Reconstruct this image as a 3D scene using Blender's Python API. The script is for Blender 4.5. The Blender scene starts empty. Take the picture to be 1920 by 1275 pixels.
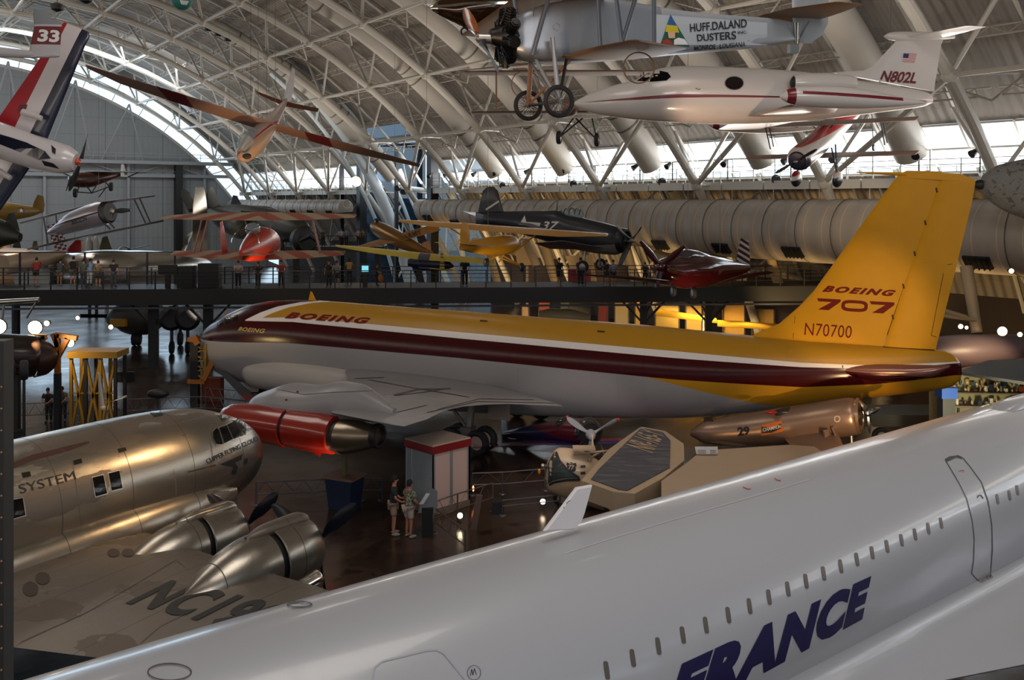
import bpy, bmesh, math, random, ast
from mathutils import Vector, Matrix, Euler
from mathutils.bvhtree import BVHTree
V = Vector; R = math.radians; PI = math.pi
random.seed(7)
SC = bpy.context.scene; COL = SC.collection

# ---------------------------------------------------------------- camera, world, exposure
F, CX, CY, H = 1700.0, 960.0, 375.0, 10.6      # focal length in pixels, horizon, eye height
cam = bpy.data.cameras.new('camera'); camo = bpy.data.objects.new('camera', cam); COL.objects.link(camo)
camo.location = (0, 0, H); camo.rotation_euler = (PI/2, 0, 0)
cam.sensor_width = 36; cam.lens = F/1920*36; cam.shift_y = -(637.5-CY)/1920; cam.clip_end = 600
SC.camera = camo
SC.view_settings.view_transform = 'Standard'; SC.view_settings.look = 'None'
SC.view_settings.gamma = 1; SC.view_settings.use_curve_mapping = False
SC.view_settings.exposure = 0.4
W = bpy.data.worlds.new('sky'); SC.world = W; W.use_nodes = True
bg = W.node_tree.nodes['Background']; bg.inputs[0].default_value = (0.62, 0.83, 1.0, 1); bg.inputs[1].default_value = 1.7

AX = V((-.579, .815, 0)); UX = V((.815, .579, 0))       # hangar: along the long axis, across it to the right
def hg(u, a, z): return UX*u + AX*a + V((0, 0, z))
def area(loc, to, sx, sy, power, col=(1, .93, .85), lx=None):
    l = bpy.data.lights.new('daylight_fill_area', 'AREA'); l.shape = 'RECTANGLE'; l.size = sx; l.size_y = sy; l.energy = power; l.color = col
    o = bpy.data.objects.new('daylight_fill_area', l); COL.objects.link(o); o.location = loc
    o.rotation_euler = (V(to)-V(loc)).to_track_quat('-Z', 'Y').to_euler()
    if lx:
        z = (V(loc)-V(to)).normalized(); x = V(lx); x = (x-z*x.dot(z)).normalized(); y = z.cross(x); o.rotation_euler = Matrix((x, y, z)).transposed().to_euler()
    return o
def spot(loc, to, power, ang=50, col=(1, .72, .42), r=.15, blend=.6):
    l = bpy.data.lights.new('spot_light', 'SPOT'); l.energy = power; l.spot_size = R(ang); l.spot_blend = blend; l.color = col; l.shadow_soft_size = r
    o = bpy.data.objects.new('spot_light', l); COL.objects.link(o); o.location = loc
    o.rotation_euler = (V(to)-V(loc)).to_track_quat('-Z', 'Y').to_euler(); return o
exec_lights = []
# daylight through the glazed arch of the end wall and the strip along the right side
area(hg(8, 136, 20), hg(8, 60, 4), 60, 12, 7500, (.60, .80, 1))
area(hg(50.5, 48, 14.2), hg(20, 48, 8), 150, 2.5, 3600, (.97, .97, 1), AX)
# unseen uplights added to brighten the roof, right and left
area(hg(49.2, 50, 12.4), hg(46.8, 50, 20), 150, .8, 10500, (1, .97, .94), AX)
area(hg(8, 112, 27), hg(8, 141, 10), 50, 6, 4200, (.92, .96, 1))  # unseen area light added to brighten the end wall
area(hg(36, 55, 12.4), hg(26, 55, 30), 140, 3, 5000, (1, .88, .76), AX)
area(hg(-16, 55, 12.4), hg(-2, 55, 30), 140, 3, 5200, (1, .88, .76), AX)
# fill light added behind the viewer to brighten the white airliner
area((9, -16, 17), (9, 12, 5), 14, 6, 3000, (1, .94, .93))
# ambient fill panels added above the view: soft, slightly warm
for (x, y, pw) in ((4, 10, 2300), (-24, 34, 1700), (18, 36, 2300), (-6, 62, 2600), (-50, 80, 3000), (30, 66, 2000)):
    area((x, y, 30), (x, y+2, 0), 14, 14, pw, (1, .92, .84))

# ---------------------------------------------------------------- measuring
def ray(px, py): return V(((px-CX)/F, 1, (CY-py)/F))
def at(px, py, Y): return V((0, 0, H)) + ray(px, py)*Y
def atz(px, py, z): r = ray(px, py); return V((0, 0, H)) + r*((z-H)/r.z)
class Fr:
    "a thing's own frame: x forward, y left, z up; pixels can be measured on its planes"
    def __init__(s, loc, yaw=0, pitch=0, roll=0):
        s.M = Matrix.Translation(V(loc)) @ Matrix.Rotation(R(yaw), 4, 'Z') @ Matrix.Rotation(R(-pitch), 4, 'Y') @ Matrix.Rotation(R(roll), 4, 'X')
        s.I = s.M.inverted()
    def hit(s, px, py, ax, val=0.):
        o = s.I @ V((0, 0, H)); d = s.I.to_3x3() @ ray(px, py)
        return o + d*((val-o[ax])/d[ax])
    def x(s, px, py, v=0.): return s.hit(px, py, 0, v)
    def y(s, px, py, v=0.): return s.hit(px, py, 1, v)
    def z(s, px, py, v=0.): return s.hit(px, py, 2, v)

# ---------------------------------------------------------------- materials
class Ex:
    "compiles a small arithmetic expression of object coordinates into shader nodes"
    def __init__(s, nt): s.nt = nt; s.c = {}
    def node(s, t): return s.nt.nodes.new(t)
    def m(s, op, *a):
        n = s.node('ShaderNodeMath'); n.operation = op
        for i, v in enumerate(a):
            if isinstance(v, (int, float)): n.inputs[i].default_value = v
            else: s.nt.links.new(v, n.inputs[i])
        return n.outputs[0]
    def var(s, k):
        if 'tc' not in s.c:
            t = s.node('ShaderNodeTexCoord'); s.c['tc'] = t.outputs['Object']
            x = s.node('ShaderNodeSeparateXYZ'); s.nt.links.new(t.outputs['Object'], x.inputs[0])
            s.c['x'], s.c['y'], s.c['z'] = x.outputs
        return s.c[k]
    def noise(s, sc, det=3, sx=1, sy=1, sz=1, rough=.5):
        s.var('x'); v = s.c['tc']
        if (sx, sy, sz) != (1, 1, 1):
            mp = s.node('ShaderNodeMapping'); mp.inputs['Scale'].default_value = (sx, sy, sz); s.nt.links.new(v, mp.inputs[0]); v = mp.outputs[0]
        n = s.node('ShaderNodeTexNoise'); n.inputs['Scale'].default_value = sc; n.inputs['Detail'].default_value = det; n.inputs['Roughness'].default_value = rough
        s.nt.links.new(v, n.inputs['Vector']); return n.outputs[0]
    def pw(s, f, pts):
        xs = [p[0] for p in pts]; ys = [p[1] for p in pts]; x0, x1, y0, y1 = min(xs), max(xs), min(ys), max(ys)
        t = s.m('DIVIDE', s.m('SUBTRACT', f, x0), x1-x0)
        r = s.node('ShaderNodeValToRGB'); cr = r.color_ramp; cr.interpolation = 'LINEAR'
        pts = sorted(pts); d = max(y1-y0, 1e-6)
        while len(cr.elements) < len(pts): cr.elements.new(.5)
        for e, p in zip(cr.elements, pts): e.position = 0
        for i in range(len(pts)-1, -1, -1): cr.elements[i].position = (pts[i][0]-x0)/(x1-x0)
        for i, p in enumerate(pts): g = (p[1]-y0)/d; cr.elements[i].color = (g, g, g, 1)
        s.nt.links.new(t, r.inputs[0]); return s.m('ADD', s.m('MULTIPLY', r.outputs[0], d), y0)
    def ev(s, e, env):
        if isinstance(e, str): e = ast.parse(e, mode='eval').body
        if isinstance(e, ast.Constant): return e.value
        if isinstance(e, ast.Name): return env[e.id] if e.id in env else s.var(e.id)
        if isinstance(e, ast.UnaryOp): return s.m('MULTIPLY', s.ev(e.operand, env), -1)
        if isinstance(e, ast.BinOp):
            op = {ast.Add: 'ADD', ast.Sub: 'SUBTRACT', ast.Mult: 'MULTIPLY', ast.Div: 'DIVIDE', ast.Mod: 'FLOORED_MODULO'}[type(e.op)]
            return s.m(op, s.ev(e.left, env), s.ev(e.right, env))
        if isinstance(e, ast.Compare):
            return s.m('GREATER_THAN' if isinstance(e.ops[0], ast.Gt) else 'LESS_THAN', s.ev(e.left, env), s.ev(e.comparators[0], env))
        if isinstance(e, ast.Call):
            k = e.func.id
            if k == 'noise': return s.noise(*[ast.literal_eval(a) for a in e.args])
            a = [s.ev(q, env) if not (k == 'pw' and i == 1) else env[q.id] for i, q in enumerate(e.args)]
            if k == 'pw': return s.pw(a[0], a[1])
            return s.m({'abs': 'ABSOLUTE', 'min': 'MINIMUM', 'max': 'MAXIMUM', 'sin': 'SINE', 'floor': 'FLOOR', 'sqrt': 'SQRT'}[k], *a)
def rgb(h):
    if not isinstance(h, str): return tuple(h)
    c = [int(h[i:i+2], 16)/255 for i in (0, 2, 4)]
    return tuple(((v+.055)/1.055)**2.4 if v > .04 else v/12.92 for v in c)
MATS = {}
def mat(name, col, rough=.5, metal=0., layers=(), env=None, bump=None, bumpd=.02, emit=None, es=1., alpha=1., var=0., vs=2., trans=0., spec=.5, coat=0., roughx=None):
    """layers: (mask expression, colour[, rough, metal]) painted one over the other"""
    if name in MATS: return MATS[name]
    m = bpy.data.materials.new(name); m.use_nodes = True; nt = m.node_tree; b = nt.nodes['Principled BSDF']; x = Ex(nt); env = env or {}
    c = rgb(col); cs = (c[0], c[1], c[2], 1)
    b.inputs['Base Color'].default_value = cs; b.inputs['Roughness'].default_value = rough; b.inputs['Metallic'].default_value = metal
    b.inputs['Specular IOR Level'].default_value = spec; b.inputs['Coat Weight'].default_value = coat; b.inputs['Coat Roughness'].default_value = .08
    out = None
    def mix(f, a, bc):
        n = nt.nodes.new('ShaderNodeMix'); n.data_type = 'RGBA'
        (nt.links.new(f, n.inputs[0]) if not isinstance(f, float) else setattr(n.inputs[0], 'default_value', f))
        for s_, v in ((6, a), (7, bc)):
            if isinstance(v, tuple): n.inputs[s_].default_value = v
            else: nt.links.new(v, n.inputs[s_])
        return n.outputs[2]
    cur = cs
    rr = None; mm = None
    for L in layers:
        k = x.ev(L[0], env); lc = rgb(L[1]); cur = mix(k, cur, (lc[0], lc[1], lc[2], 1))
        if len(L) > 2:
            def fm(prev, base, v):
                prev = base if prev is None else prev
                return x.m('ADD', x.m('MULTIPLY', prev, x.m('SUBTRACT', 1, k)), x.m('MULTIPLY', k, v))
            rr = fm(rr, rough, L[2]); mm = fm(mm, metal, L[3])
    if rr is not None: nt.links.new(rr, b.inputs['Roughness']); nt.links.new(mm, b.inputs['Metallic'])
    if var:
        n = x.noise(vs, 4); f = x.m('ADD', x.m('MULTIPLY', n, var*2), 1-var)
        g = nt.nodes.new('ShaderNodeVectorMath'); g.operation = 'SCALE'
        if isinstance(cur, tuple): g.inputs[0].default_value = cur[:3]
        else: nt.links.new(cur, g.inputs[0])
        nt.links.new(f, g.inputs[3]); cur = g.outputs[0]
    if not isinstance(cur, tuple): nt.links.new(cur, b.inputs['Base Color'])
    if roughx: nt.links.new(x.ev(roughx, env), b.inputs['Roughness'])
    if bump:
        bn = nt.nodes.new('ShaderNodeBump'); bn.inputs['Distance'].default_value = bumpd
        nt.links.new(x.ev(bump, env), bn.inputs['Height']); nt.links.new(bn.outputs[0], b.inputs['Normal'])
    if emit: e = rgb(emit); b.inputs['Emission Color'].default_value = (e[0], e[1], e[2], 1); b.inputs['Emission Strength'].default_value = es
    if alpha < 1: b.inputs['Alpha'].default_value = alpha
    if trans: b.inputs['Transmission Weight'].default_value = trans
    MATS[name] = m; return m

# ---------------------------------------------------------------- mesh building
def frame_of(d):
    d = V(d).normalized(); h = V((0, 0, 1)) if abs(d.z) < .95 else V((1, 0, 0))
    a = d.cross(h).normalized(); return a, a.cross(d).normalized(), d
class MB:
    def __init__(s): s.v = []; s.f = []
    def add(s, vs, fs):
        n = len(s.v); s.v += [V(q) for q in vs]; s.f += [tuple(i+n for i in f) for f in fs]; return s
    def box(s, c, d, yaw=0, M=None):
        c = V(c); x, y, z = d[0]/2, d[1]/2, d[2]/2; Q = M if M else Matrix.Rotation(R(yaw), 3, 'Z')
        vs = [c+Q@V((i*x, j*y, k*z)) for i in (-1, 1) for j in (-1, 1) for k in (-1, 1)]
        return s.add(vs, [(0, 1, 3, 2), (4, 6, 7, 5), (0, 4, 5, 1), (2, 3, 7, 6), (0, 2, 6, 4), (1, 5, 7, 3)])
    def beam(s, a, b, w, h=None, up=(0, 0, 1)):
        a = V(a); b = V(b); d = (b-a).normalized(); h = h or w; up = V(up)
        if abs(d.dot(up)) > .98: up = V((1, 0, 0))
        l = d.cross(up).normalized()*w/2; t = l.cross(d).normalized()*h/2
        vs = [p+i*l+j*t for p in (a, b) for (i, j) in ((-1, -1), (1, -1), (1, 1), (-1, 1))]
        return s.add(vs, [(3, 2, 1, 0), (4, 5, 6, 7), (0, 1, 5, 4), (1, 2, 6, 5), (2, 3, 7, 6), (3, 0, 4, 7)])
    def loft(s, rings, cap0=True, cap1=True, closed=False):
        n = len(rings[0]); b = len(s.v)
        for r in rings: s.v += [V(q) for q in r]
        m = len(rings)
        for i in range(m if closed else m-1):
            j = (i+1) % m
            for k in range(n):
                l = (k+1) % n; s.f.append((b+i*n+k, b+i*n+l, b+j*n+l, b+j*n+k))
        if cap0 and not closed: s.f.append(tuple(b+k for k in range(n-1, -1, -1)))
        if cap1 and not closed: s.f.append(tuple(b+(m-1)*n+k for k in range(n)))
        return s
    def tube(s, p, q, r0, r1=None, n=8):
        p = V(p); q = V(q); r1 = r0 if r1 is None else r1; a, b, d = frame_of(q-p)
        return s.loft([[c+(a*math.cos(2*PI*k/n)+b*math.sin(2*PI*k/n))*r for k in range(n)] for c, r in ((p, r0), (q, r1))])
    def path(s, pts, r, n=6, closed=False):
        pts = [V(p) for p in pts]; m = len(pts); rings = []; a = None
        for i, p in enumerate(pts):
            d = (pts[(i+1) % m]-pts[i-1]) if closed else (pts[min(i+1, m-1)]-pts[max(i-1, 0)])
            d.normalize()
            if a is None: a = frame_of(d)[0]
            a = (a-d*a.dot(d)).normalized(); b = d.cross(a); rr = r[i] if isinstance(r, (list, tuple)) else r
            rings.append([p+(a*math.cos(2*PI*k/n)+b*math.sin(2*PI*k/n))*rr for k in range(n)])
        return s.loft(rings, closed=closed)
    def lathe(s, prof, o, ax, n=24, cap=True):
        "prof: (distance along axis, radius)"
        o = V(o); a, b, d = frame_of(ax)
        return s.loft([[o+d*t+(a*math.cos(2*PI*k/n)+b*math.sin(2*PI*k/n))*max(r, 1e-4) for k in range(n)] for t, r in prof], cap, cap)
    def ball(s, c, r, n=12, m=8, sc=(1, 1, 1)):
        c = V(c); rings = []
        for i in range(m+1):
            t = PI*i/m; rings.append([c+V((math.sin(t)*math.cos(2*PI*k/n)*r*sc[0], math.sin(t)*math.sin(2*PI*k/n)*r*sc[1], -math.cos(t)*r*sc[2])) for k in range(n)])
        return s.loft(rings)
    def prism(s, poly, th, up=None):
        "a flat outline of 3-D points given a real thickness, centred"
        poly = [V(p) for p in poly]; nrm = V((0, 0, 0))
        for i in range(len(poly)): nrm += poly[i].cross(poly[(i+1) % len(poly)])
        nrm = V(up).normalized() if up else nrm.normalized(); h = nrm*th/2; n = len(poly); b = len(s.v)
        s.v += [p+h for p in poly]+[p-h for p in poly]
        s.f.append(tuple(b+i for i in range(n))); s.f.append(tuple(b+n+i for i in range(n-1, -1, -1)))
        for i in range(n): j = (i+1) % n; s.f.append((b+i, b+n+i, b+n+j, b+j))
        return s
    def wing(s, stations, n=9, tip=True):
        "stations: (leading edge point, trailing edge point, thickness, up vector)"
        rings = []
        st = list(stations)
        if tip:
            le, te, t, up = st[-1]; le = V(le); te = V(te); d = (le-V(st[-2][0])).normalized()
            c = (te-le)
            st.append((le+c*.10+d*t*.8, te-c*.08+d*t*.8, t*.45, up))
        for le, te, t, up in st:
            le = V(le); te = V(te); up = V(up).normalized(); rr = []
            for k in range(n+1):
                q = (1-math.cos(PI*k/n))/2; h = t*2.9*(.2969*math.sqrt(q)-.126*q-.3516*q*q+.2843*q**3-.1036*q**4)*1.72
                rr.append((q, h))
            up_ = [le.lerp(te, q)+up*h*.60 for q, h in rr]; lo = [le.lerp(te, q)-up*h*.42 for q, h in rr[1:-1]]
            rings.append(up_+lo[::-1])
        return s.loft(rings)
    def xf(s, M): s.v = [M @ q for q in s.v]; return s
    def mesh(s, name, smooth=35):
        me = bpy.data.meshes.new(name); me.from_pydata([tuple(q) for q in s.v], [], s.f); me.validate()
        bm = bmesh.new(); bm.from_mesh(me); bmesh.ops.recalc_face_normals(bm, faces=bm.faces); bm.to_mesh(me); bm.free()
        if smooth:
            me.polygons.foreach_set('use_smooth', [True]*len(me.polygons)); me.set_sharp_from_angle(angle=R(smooth))
        return me
    def build(s, name, m, parent=None, smooth=35, label=None):
        me = s.mesh(name, smooth); o = bpy.data.objects.new(name, me); COL.objects.link(o)
        if m: me.materials.append(m)
        if parent: o.parent = parent
        if label: o['label'] = label
        return o
def tag(o, label=None, cat=None, group=None, kind=None):
    if label: o['label'] = label
    if cat: o['category'] = cat
    if group: o['group'] = group
    if kind: o['kind'] = kind
    return o
def thing(name, label, cat, fr=None, group=None):
    o = bpy.data.objects.new(name, None); COL.objects.link(o); o.empty_display_size = .3
    if fr is not None: o.matrix_world = fr.M if isinstance(fr, Fr) else Matrix.Translation(V(fr))
    return tag(o, label, cat, group)
def struct(name, mb, m, label=None, smooth=35):
    o = mb.build(name, m, None, smooth); o['kind'] = 'structure'
    return o
CH = {}
def copy_tree(o, parent=None):
    c = o.copy(); COL.objects.link(c)
    if parent: c.parent = parent
    for ch in list(o.children): copy_tree(ch, c)
    return c
def sect(x, zc, hw, ht, hb, n=32, e=2.0, yc=0.):
    "one fuselage ring: half width, height above and below the centre line; e is the squareness"
    r = []
    for k in range(n):
        a = 2*PI*k/n; c, s_ = math.cos(a), math.sin(a); q = (abs(c)**e+abs(s_)**e)**(-1/e)
        r.append(V((x, yc+c*q*hw, zc+s_*q*(ht if s_ > 0 else hb))))
    return r
def interp(tab, x):
    tab = sorted(tab)
    if x <= tab[0][0]: return tab[0][1:]
    for a, b in zip(tab, tab[1:]):
        if x <= b[0]:
            t = (x-a[0])/(b[0]-a[0]); return tuple(p+(q-p)*t for p, q in zip(a[1:], b[1:]))
    return tab[-1][1:]
def smoothtab(tab, m=60):
    "catmull-rom through table rows (monotone first column)"
    tab = [tuple(t) for t in tab]; out = []
    for i in range(len(tab)-1):
        p0, p1, p2, p3 = tab[max(i-1, 0)], tab[i], tab[i+1], tab[min(i+2, len(tab)-1)]
        k = max(2, int(m/(len(tab)-1)))
        for j in range(k):
            t = j/k; row = [p1[0]+(p2[0]-p1[0])*t]
            for c in range(1, len(p1)):
                h = (p2[0]-p1[0]) or 1e-6
                m1 = (p2[c]-p0[c])/((p2[0]-p0[0]) or 1e-6)*h; m2 = (p3[c]-p1[c])/((p3[0]-p1[0]) or 1e-6)*h
                if i == 0: m1 = p2[c]-p1[c]
                if i == len(tab)-2: m2 = p2[c]-p1[c]
                lo = p2[c]-p1[c]
                if lo*m1 < 0 or lo == 0: m1 = 0
                if lo*m2 < 0 or lo == 0: m2 = 0
                m1 = math.copysign(min(abs(m1), 3*abs(lo)), m1) if lo else 0; m2 = math.copysign(min(abs(m2), 3*abs(lo)), m2) if lo else 0
                row.append((2*t**3-3*t*t+1)*p1[c]+(t**3-2*t*t+t)*m1+(-2*t**3+3*t*t)*p2[c]+(t**3-t*t)*m2)
            out.append(tuple(row))
    out.append(tab[-1]); return out
def fus(tab, n=32, e=2.0, m=60):
    "tab rows: x, ztop, zbottom, half width [, centre fraction]"
    b = MB(); rings = []
    for row in smoothtab(tab, m):
        x, zt, zb, hw = row[:4]; cf = row[4] if len(row) > 4 else .5
        zc = zb+(zt-zb)*cf; rings.append(sect(x, zc, max(hw, .005), max(zt-zc, .005), max(zc-zb, .005), n, e))
    b.loft(rings); return b
def fus_px(fr, rows, hw, n=32, e=2.0, m=60, cf=.5, yl=0.):
    "rows: pixel x, pixel y of top and bottom outline; hw: function or table of half widths over local x"
    tab = []
    for r_ in rows:
        p, yt, yb = r_[:3]; a = fr.y(p, yt, yl); b = fr.y(p, yb, yl); x = (a.x+b.x)/2
        w = r_[3] if len(r_) > 3 else (a.z-b.z)/2*hw
        tab.append((x, a.z, b.z, w, cf))
    tab.sort(); return fus(tab, n, e, m)

# ---------------------------------------------------------------- marks laid on real surfaces
def wmx(o): return (wmx(o.parent) if o.parent else Matrix()) @ o.matrix_basis
def bvh_of(objs):
    vs = []; fs = []
    for o in (objs if isinstance(objs, (list, tuple)) else [objs]):
        M = wmx(o)
        n = len(vs); vs += [M @ v.co for v in o.data.vertices]; fs += [tuple(i+n for i in p.vertices) for p in o.data.polygons]
    return BVHTree.FromPolygons(vs, fs)
def text2d(body, bold=0., shear=0., spacing=1.):
    c = bpy.data.curves.new('t', 'FONT'); c.body = body; c.offset = bold; c.shear = shear; c.space_character = spacing; c.resolution_u = 4
    o = bpy.data.objects.new('t', c); COL.objects.link(o)
    me = bpy.data.meshes.new_from_object(o.evaluated_get(bpy.context.evaluated_depsgraph_get()))
    vs = [(v.co.x, v.co.y) for v in me.vertices]; fs = [tuple(p.vertices) for p in me.polygons]
    bpy.data.objects.remove(o); bpy.data.curves.remove(c); bpy.data.meshes.remove(me)
    return vs, fs
def poly2d(*polys):
    vs = []; fs = []
    for p in polys: n = len(vs); vs += list(p); fs.append(tuple(range(n, n+len(p))))
    return vs, fs
def ell(cx, cy, rx, ry, n=20): return [(cx+rx*math.cos(2*PI*k/n), cy+ry*math.sin(2*PI*k/n)) for k in range(n)]
def ring2d(cx, cy, rx, ry, w, n=28):
    a = ell(cx, cy, rx, ry, n); b = ell(cx, cy, rx-w, ry-w, n)
    return a+b, [(i, (i+1) % n, n+(i+1) % n, n+i) for i in range(n)]
def line2d(pts, w):
    vs = []; fs = []
    for (a, b), (c, d) in zip(pts, pts[1:]):
        L = math.hypot(c-a, d-b) or 1; nx, ny = -(d-b)/L*w/2, (c-a)/L*w/2; n = len(vs)
        vs += [(a+nx, b+ny), (a-nx, b-ny), (c-nx, d-ny), (c+nx, d+ny)]; fs.append((n, n+1, n+2, n+3))
    return vs, fs
def cut(m2, nx, ny):
    "cut a 2-D mesh by a grid so that it can follow a curved surface"
    vs, fs = m2; bm = bmesh.new(); bv = [bm.verts.new((x, y, 0)) for x, y in vs]
    for f in fs:
        try: bm.faces.new([bv[i] for i in f])
        except ValueError: pass
    xs = [v[0] for v in vs]; ys = [v[1] for v in vs]
    for ax, k, lo, hi in ((0, nx, min(xs), max(xs)), (1, ny, min(ys), max(ys))):
        for i in range(1, k):
            co = [0, 0, 0]; co[ax] = lo+(hi-lo)*i/k; no = [0, 0, 0]; no[ax] = 1
            bmesh.ops.bisect_plane(bm, geom=bm.verts[:]+bm.edges[:]+bm.faces[:], plane_co=co, plane_no=no)
    bmesh.ops.triangulate(bm, faces=bm.faces[:])
    bm.verts.index_update(); r = [(v.co.x, v.co.y) for v in bm.verts], [tuple(v.index for v in f.verts) for f in bm.faces]; bm.free(); return r
def mark(name, m2, quad, tree, m, parent, off=.012, nx=10, ny=4, bbox=None, label=None, flat=None):
    """lay a 2-D drawing on a surface. quad: four photo points (top left, top right, bottom right, bottom left) of the drawing's box"""
    vs, fs = cut(m2, nx, ny) if nx else m2
    xs = [v[0] for v in vs]; ys = [v[1] for v in vs]; x0, x1, y0, y1 = bbox or (min(xs), max(xs), min(ys), max(ys))
    out = []; bad = set(); I = wmx(parent).inverted() if parent else Matrix()
    (ax_, ay_), (bx_, by_), (cx_, cy_), (dx_, dy_) = quad       # projective map of the unit square
    sx_, sy_ = ax_-bx_+cx_-dx_, ay_-by_+cy_-dy_; e1, f1, e2, f2 = bx_-cx_, by_-cy_, dx_-cx_, dy_-cy_; det = e1*f2-e2*f1
    g_ = (sx_*f2-e2*sy_)/det; h_ = (e1*sy_-sx_*f1)/det
    for i, (x, y) in enumerate(vs):
        s_ = (x-x0)/(x1-x0); t = (y1-y)/(y1-y0); w_ = g_*s_+h_*t+1
        p = V((((bx_-ax_+g_*bx_)*s_+(dx_-ax_+h_*dx_)*t+ax_)/w_, ((by_-ay_+g_*by_)*s_+(dy_-ay_+h_*dy_)*t+ay_)/w_, 0))
        d = ray(p.x, p.y).normalized(); h = tree.ray_cast(V((0, 0, H)), d)
        if h[0] is None: bad.add(i); out.append(V((0, 0, 0))); continue
        n = h[1]; n = n if n.dot(d) < 0 else -n
        out.append(I @ (h[0]+n*off))
    fs = [f for f in fs if not bad & set(f)]
    if not fs: print('MARK MISSED', name, parent and parent.name); return None
    fs = [f for f in fs if max((out[f[0]]-out[f[1]]).length, (out[f[0]]-out[f[2]]).length) < 6]
    mb = MB(); mb.v = out; mb.f = fs
    me = bpy.data.meshes.new(name); me.from_pydata([tuple(q) for q in mb.v], [], mb.f)
    bm = bmesh.new(); bm.from_mesh(me); bmesh.ops.delete(bm, geom=[v for v in bm.verts if not v.link_faces], context='VERTS'); bm.to_mesh(me); bm.free()
    o = bpy.data.objects.new(name, me); COL.objects.link(o); me.materials.append(m); o.parent = parent
    if label: o['label'] = label
    return o
def pxmark(name, m2, tree, m, parent, **k):
    "drawing given directly in photo pixels"
    vs, fs = m2; xs = [v[0] for v in vs]; ys = [v[1] for v in vs]; x0, x1, y0, y1 = min(xs), max(xs), min(ys), max(ys)
    m3 = ([(x, -y) for x, y in vs], fs)
    return mark(name, m3, ((x0, y0), (x1, y0), (x1, y1), (x0, y1)), tree, m, parent, **k)
def label_on(name, body, mb_origin, U, Vv, m, parent, bold=0., shear=0., width=None, height=None):
    "flat lettering on a flat face: origin lower left, U and V unit vectors, 4 mm proud"
    vs, fs = text2d(body, bold, shear); xs = [v[0] for v in vs]; ys = [v[1] for v in vs]
    sx = width/(max(xs)-min(xs)) if width else 1; sy = height/(max(ys)-min(ys)) if height else sx
    b = MB(); O = V(mb_origin); b.v = [O+V(U)*((x-min(xs))*sx)+V(Vv)*((y-min(ys))*sy) for x, y in vs]; b.f = fs
    me = bpy.data.meshes.new(name); me.from_pydata([tuple(q) for q in b.v], [], b.f); o = bpy.data.objects.new(name, me); COL.objects.link(o)
    me.materials.append(m); o.parent = parent; return o

# ---------------------------------------------------------------- shared pieces
def wheel(name, c, ax, r, w, parent, rubber, hubm, spoke=False, hr=.55):
    c = V(c); ax = V(ax).normalized(); b = MB(); t = w/2
    b.lathe([(-t*.7, r*hr), (-t, r*.75), (-t*.8, r*.93), (-t*.3, r), (t*.3, r), (t*.8, r*.93), (t, r*.75), (t*.7, r*hr)], c, ax, 24)
    o = b.build(name, rubber, parent)
    h = MB()
    if spoke:
        a, bb, d = frame_of(ax)
        for k in range(28):
            an = 2*PI*k/28; p = a*math.cos(an)+bb*math.sin(an)
            h.tube(c+d*t*.8*(1 if k % 2 else -1), c+p*r*.86, .007 if r > .3 else .01, n=4)
        h.lathe([(-t*1.1, r*.1), (t*1.1, r*.1)], c, ax, 10)
        b2 = MB(); b2.path([c+(a*math.cos(2*PI*k/28)+bb*math.sin(2*PI*k/28))*r*.86 for k in range(28)], w*.32, 8, True)
        h.v, h.f = h.v, h.f; h.add(b2.v, b2.f)
        # the tyre is a ring
        bpy.data.meshes.remove(o.data) if False else None
        me = MB().path([c+(a*math.cos(2*PI*k/32)+bb*math.sin(2*PI*k/32))*(r-w/2) for k in range(32)], w/2, 10, True).mesh(name)
        me.materials.append(rubber); o.data = me
    else:
        h.lathe([(-t*.72, r*hr), (-t*.78, r*.2), (-t*.95, .01)], c, ax, 20); h.lathe([(t*.72, r*hr), (t*.5, r*.4), (t*.78, r*.2), (t*.95, .01)], c, ax, 20)
    h.build('wheel_hub', hubm, o); return o
def blade(c, ax, ang, L, w, root=.12, twist=1., ref=None):
    "a propeller blade as a twisted tapered solid"
    c = V(c); a, b, d = frame_of(ax); out = a*math.cos(ang)+b*math.sin(ang); side = d.cross(out); mb = MB(); rings = []
    prof = [(root, .35, .7), (.22, .55, .45), (.4, .9, .22), (.6, 1, .14), (.8, .92, .1), (.93, .66, .08), (1, .16, .05)]
    for t, ww, th in prof:
        tw = (1.0-.72*t)*twist; dirw = side*math.cos(tw)+d*math.sin(tw); dirt = dirw.cross(out); p = c+out*t*L
        rings.append([p+dirw*math.cos(2*PI*k/8)*w*ww/2+dirt*math.sin(2*PI*k/8)*w*th/2 for k in range(8)])
    mb.loft(rings); return mb
def propeller(name, c, ax, n, L, w, parent, bm_, hm, ang0=0., spin=.18, tipm=None, twist=1.):
    c = V(c); ax = V(ax).normalized(); h = MB().lathe([(-spin*.8, spin*.8), (0, spin), (spin*.9, spin*.75), (spin*1.6, spin*.2), (spin*1.7, .005)], c, ax, 16).build(name, hm, parent)
    for k in range(n):
        b = blade(c, ax, ang0+2*PI*k/n, L, w, twist=twist).build('propeller_blade', bm_, h)
        if tipm:
            a, bb, d = frame_of(ax); an = ang0+2*PI*k/n; out = a*math.cos(an)+bb*math.sin(an)
    return h
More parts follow.
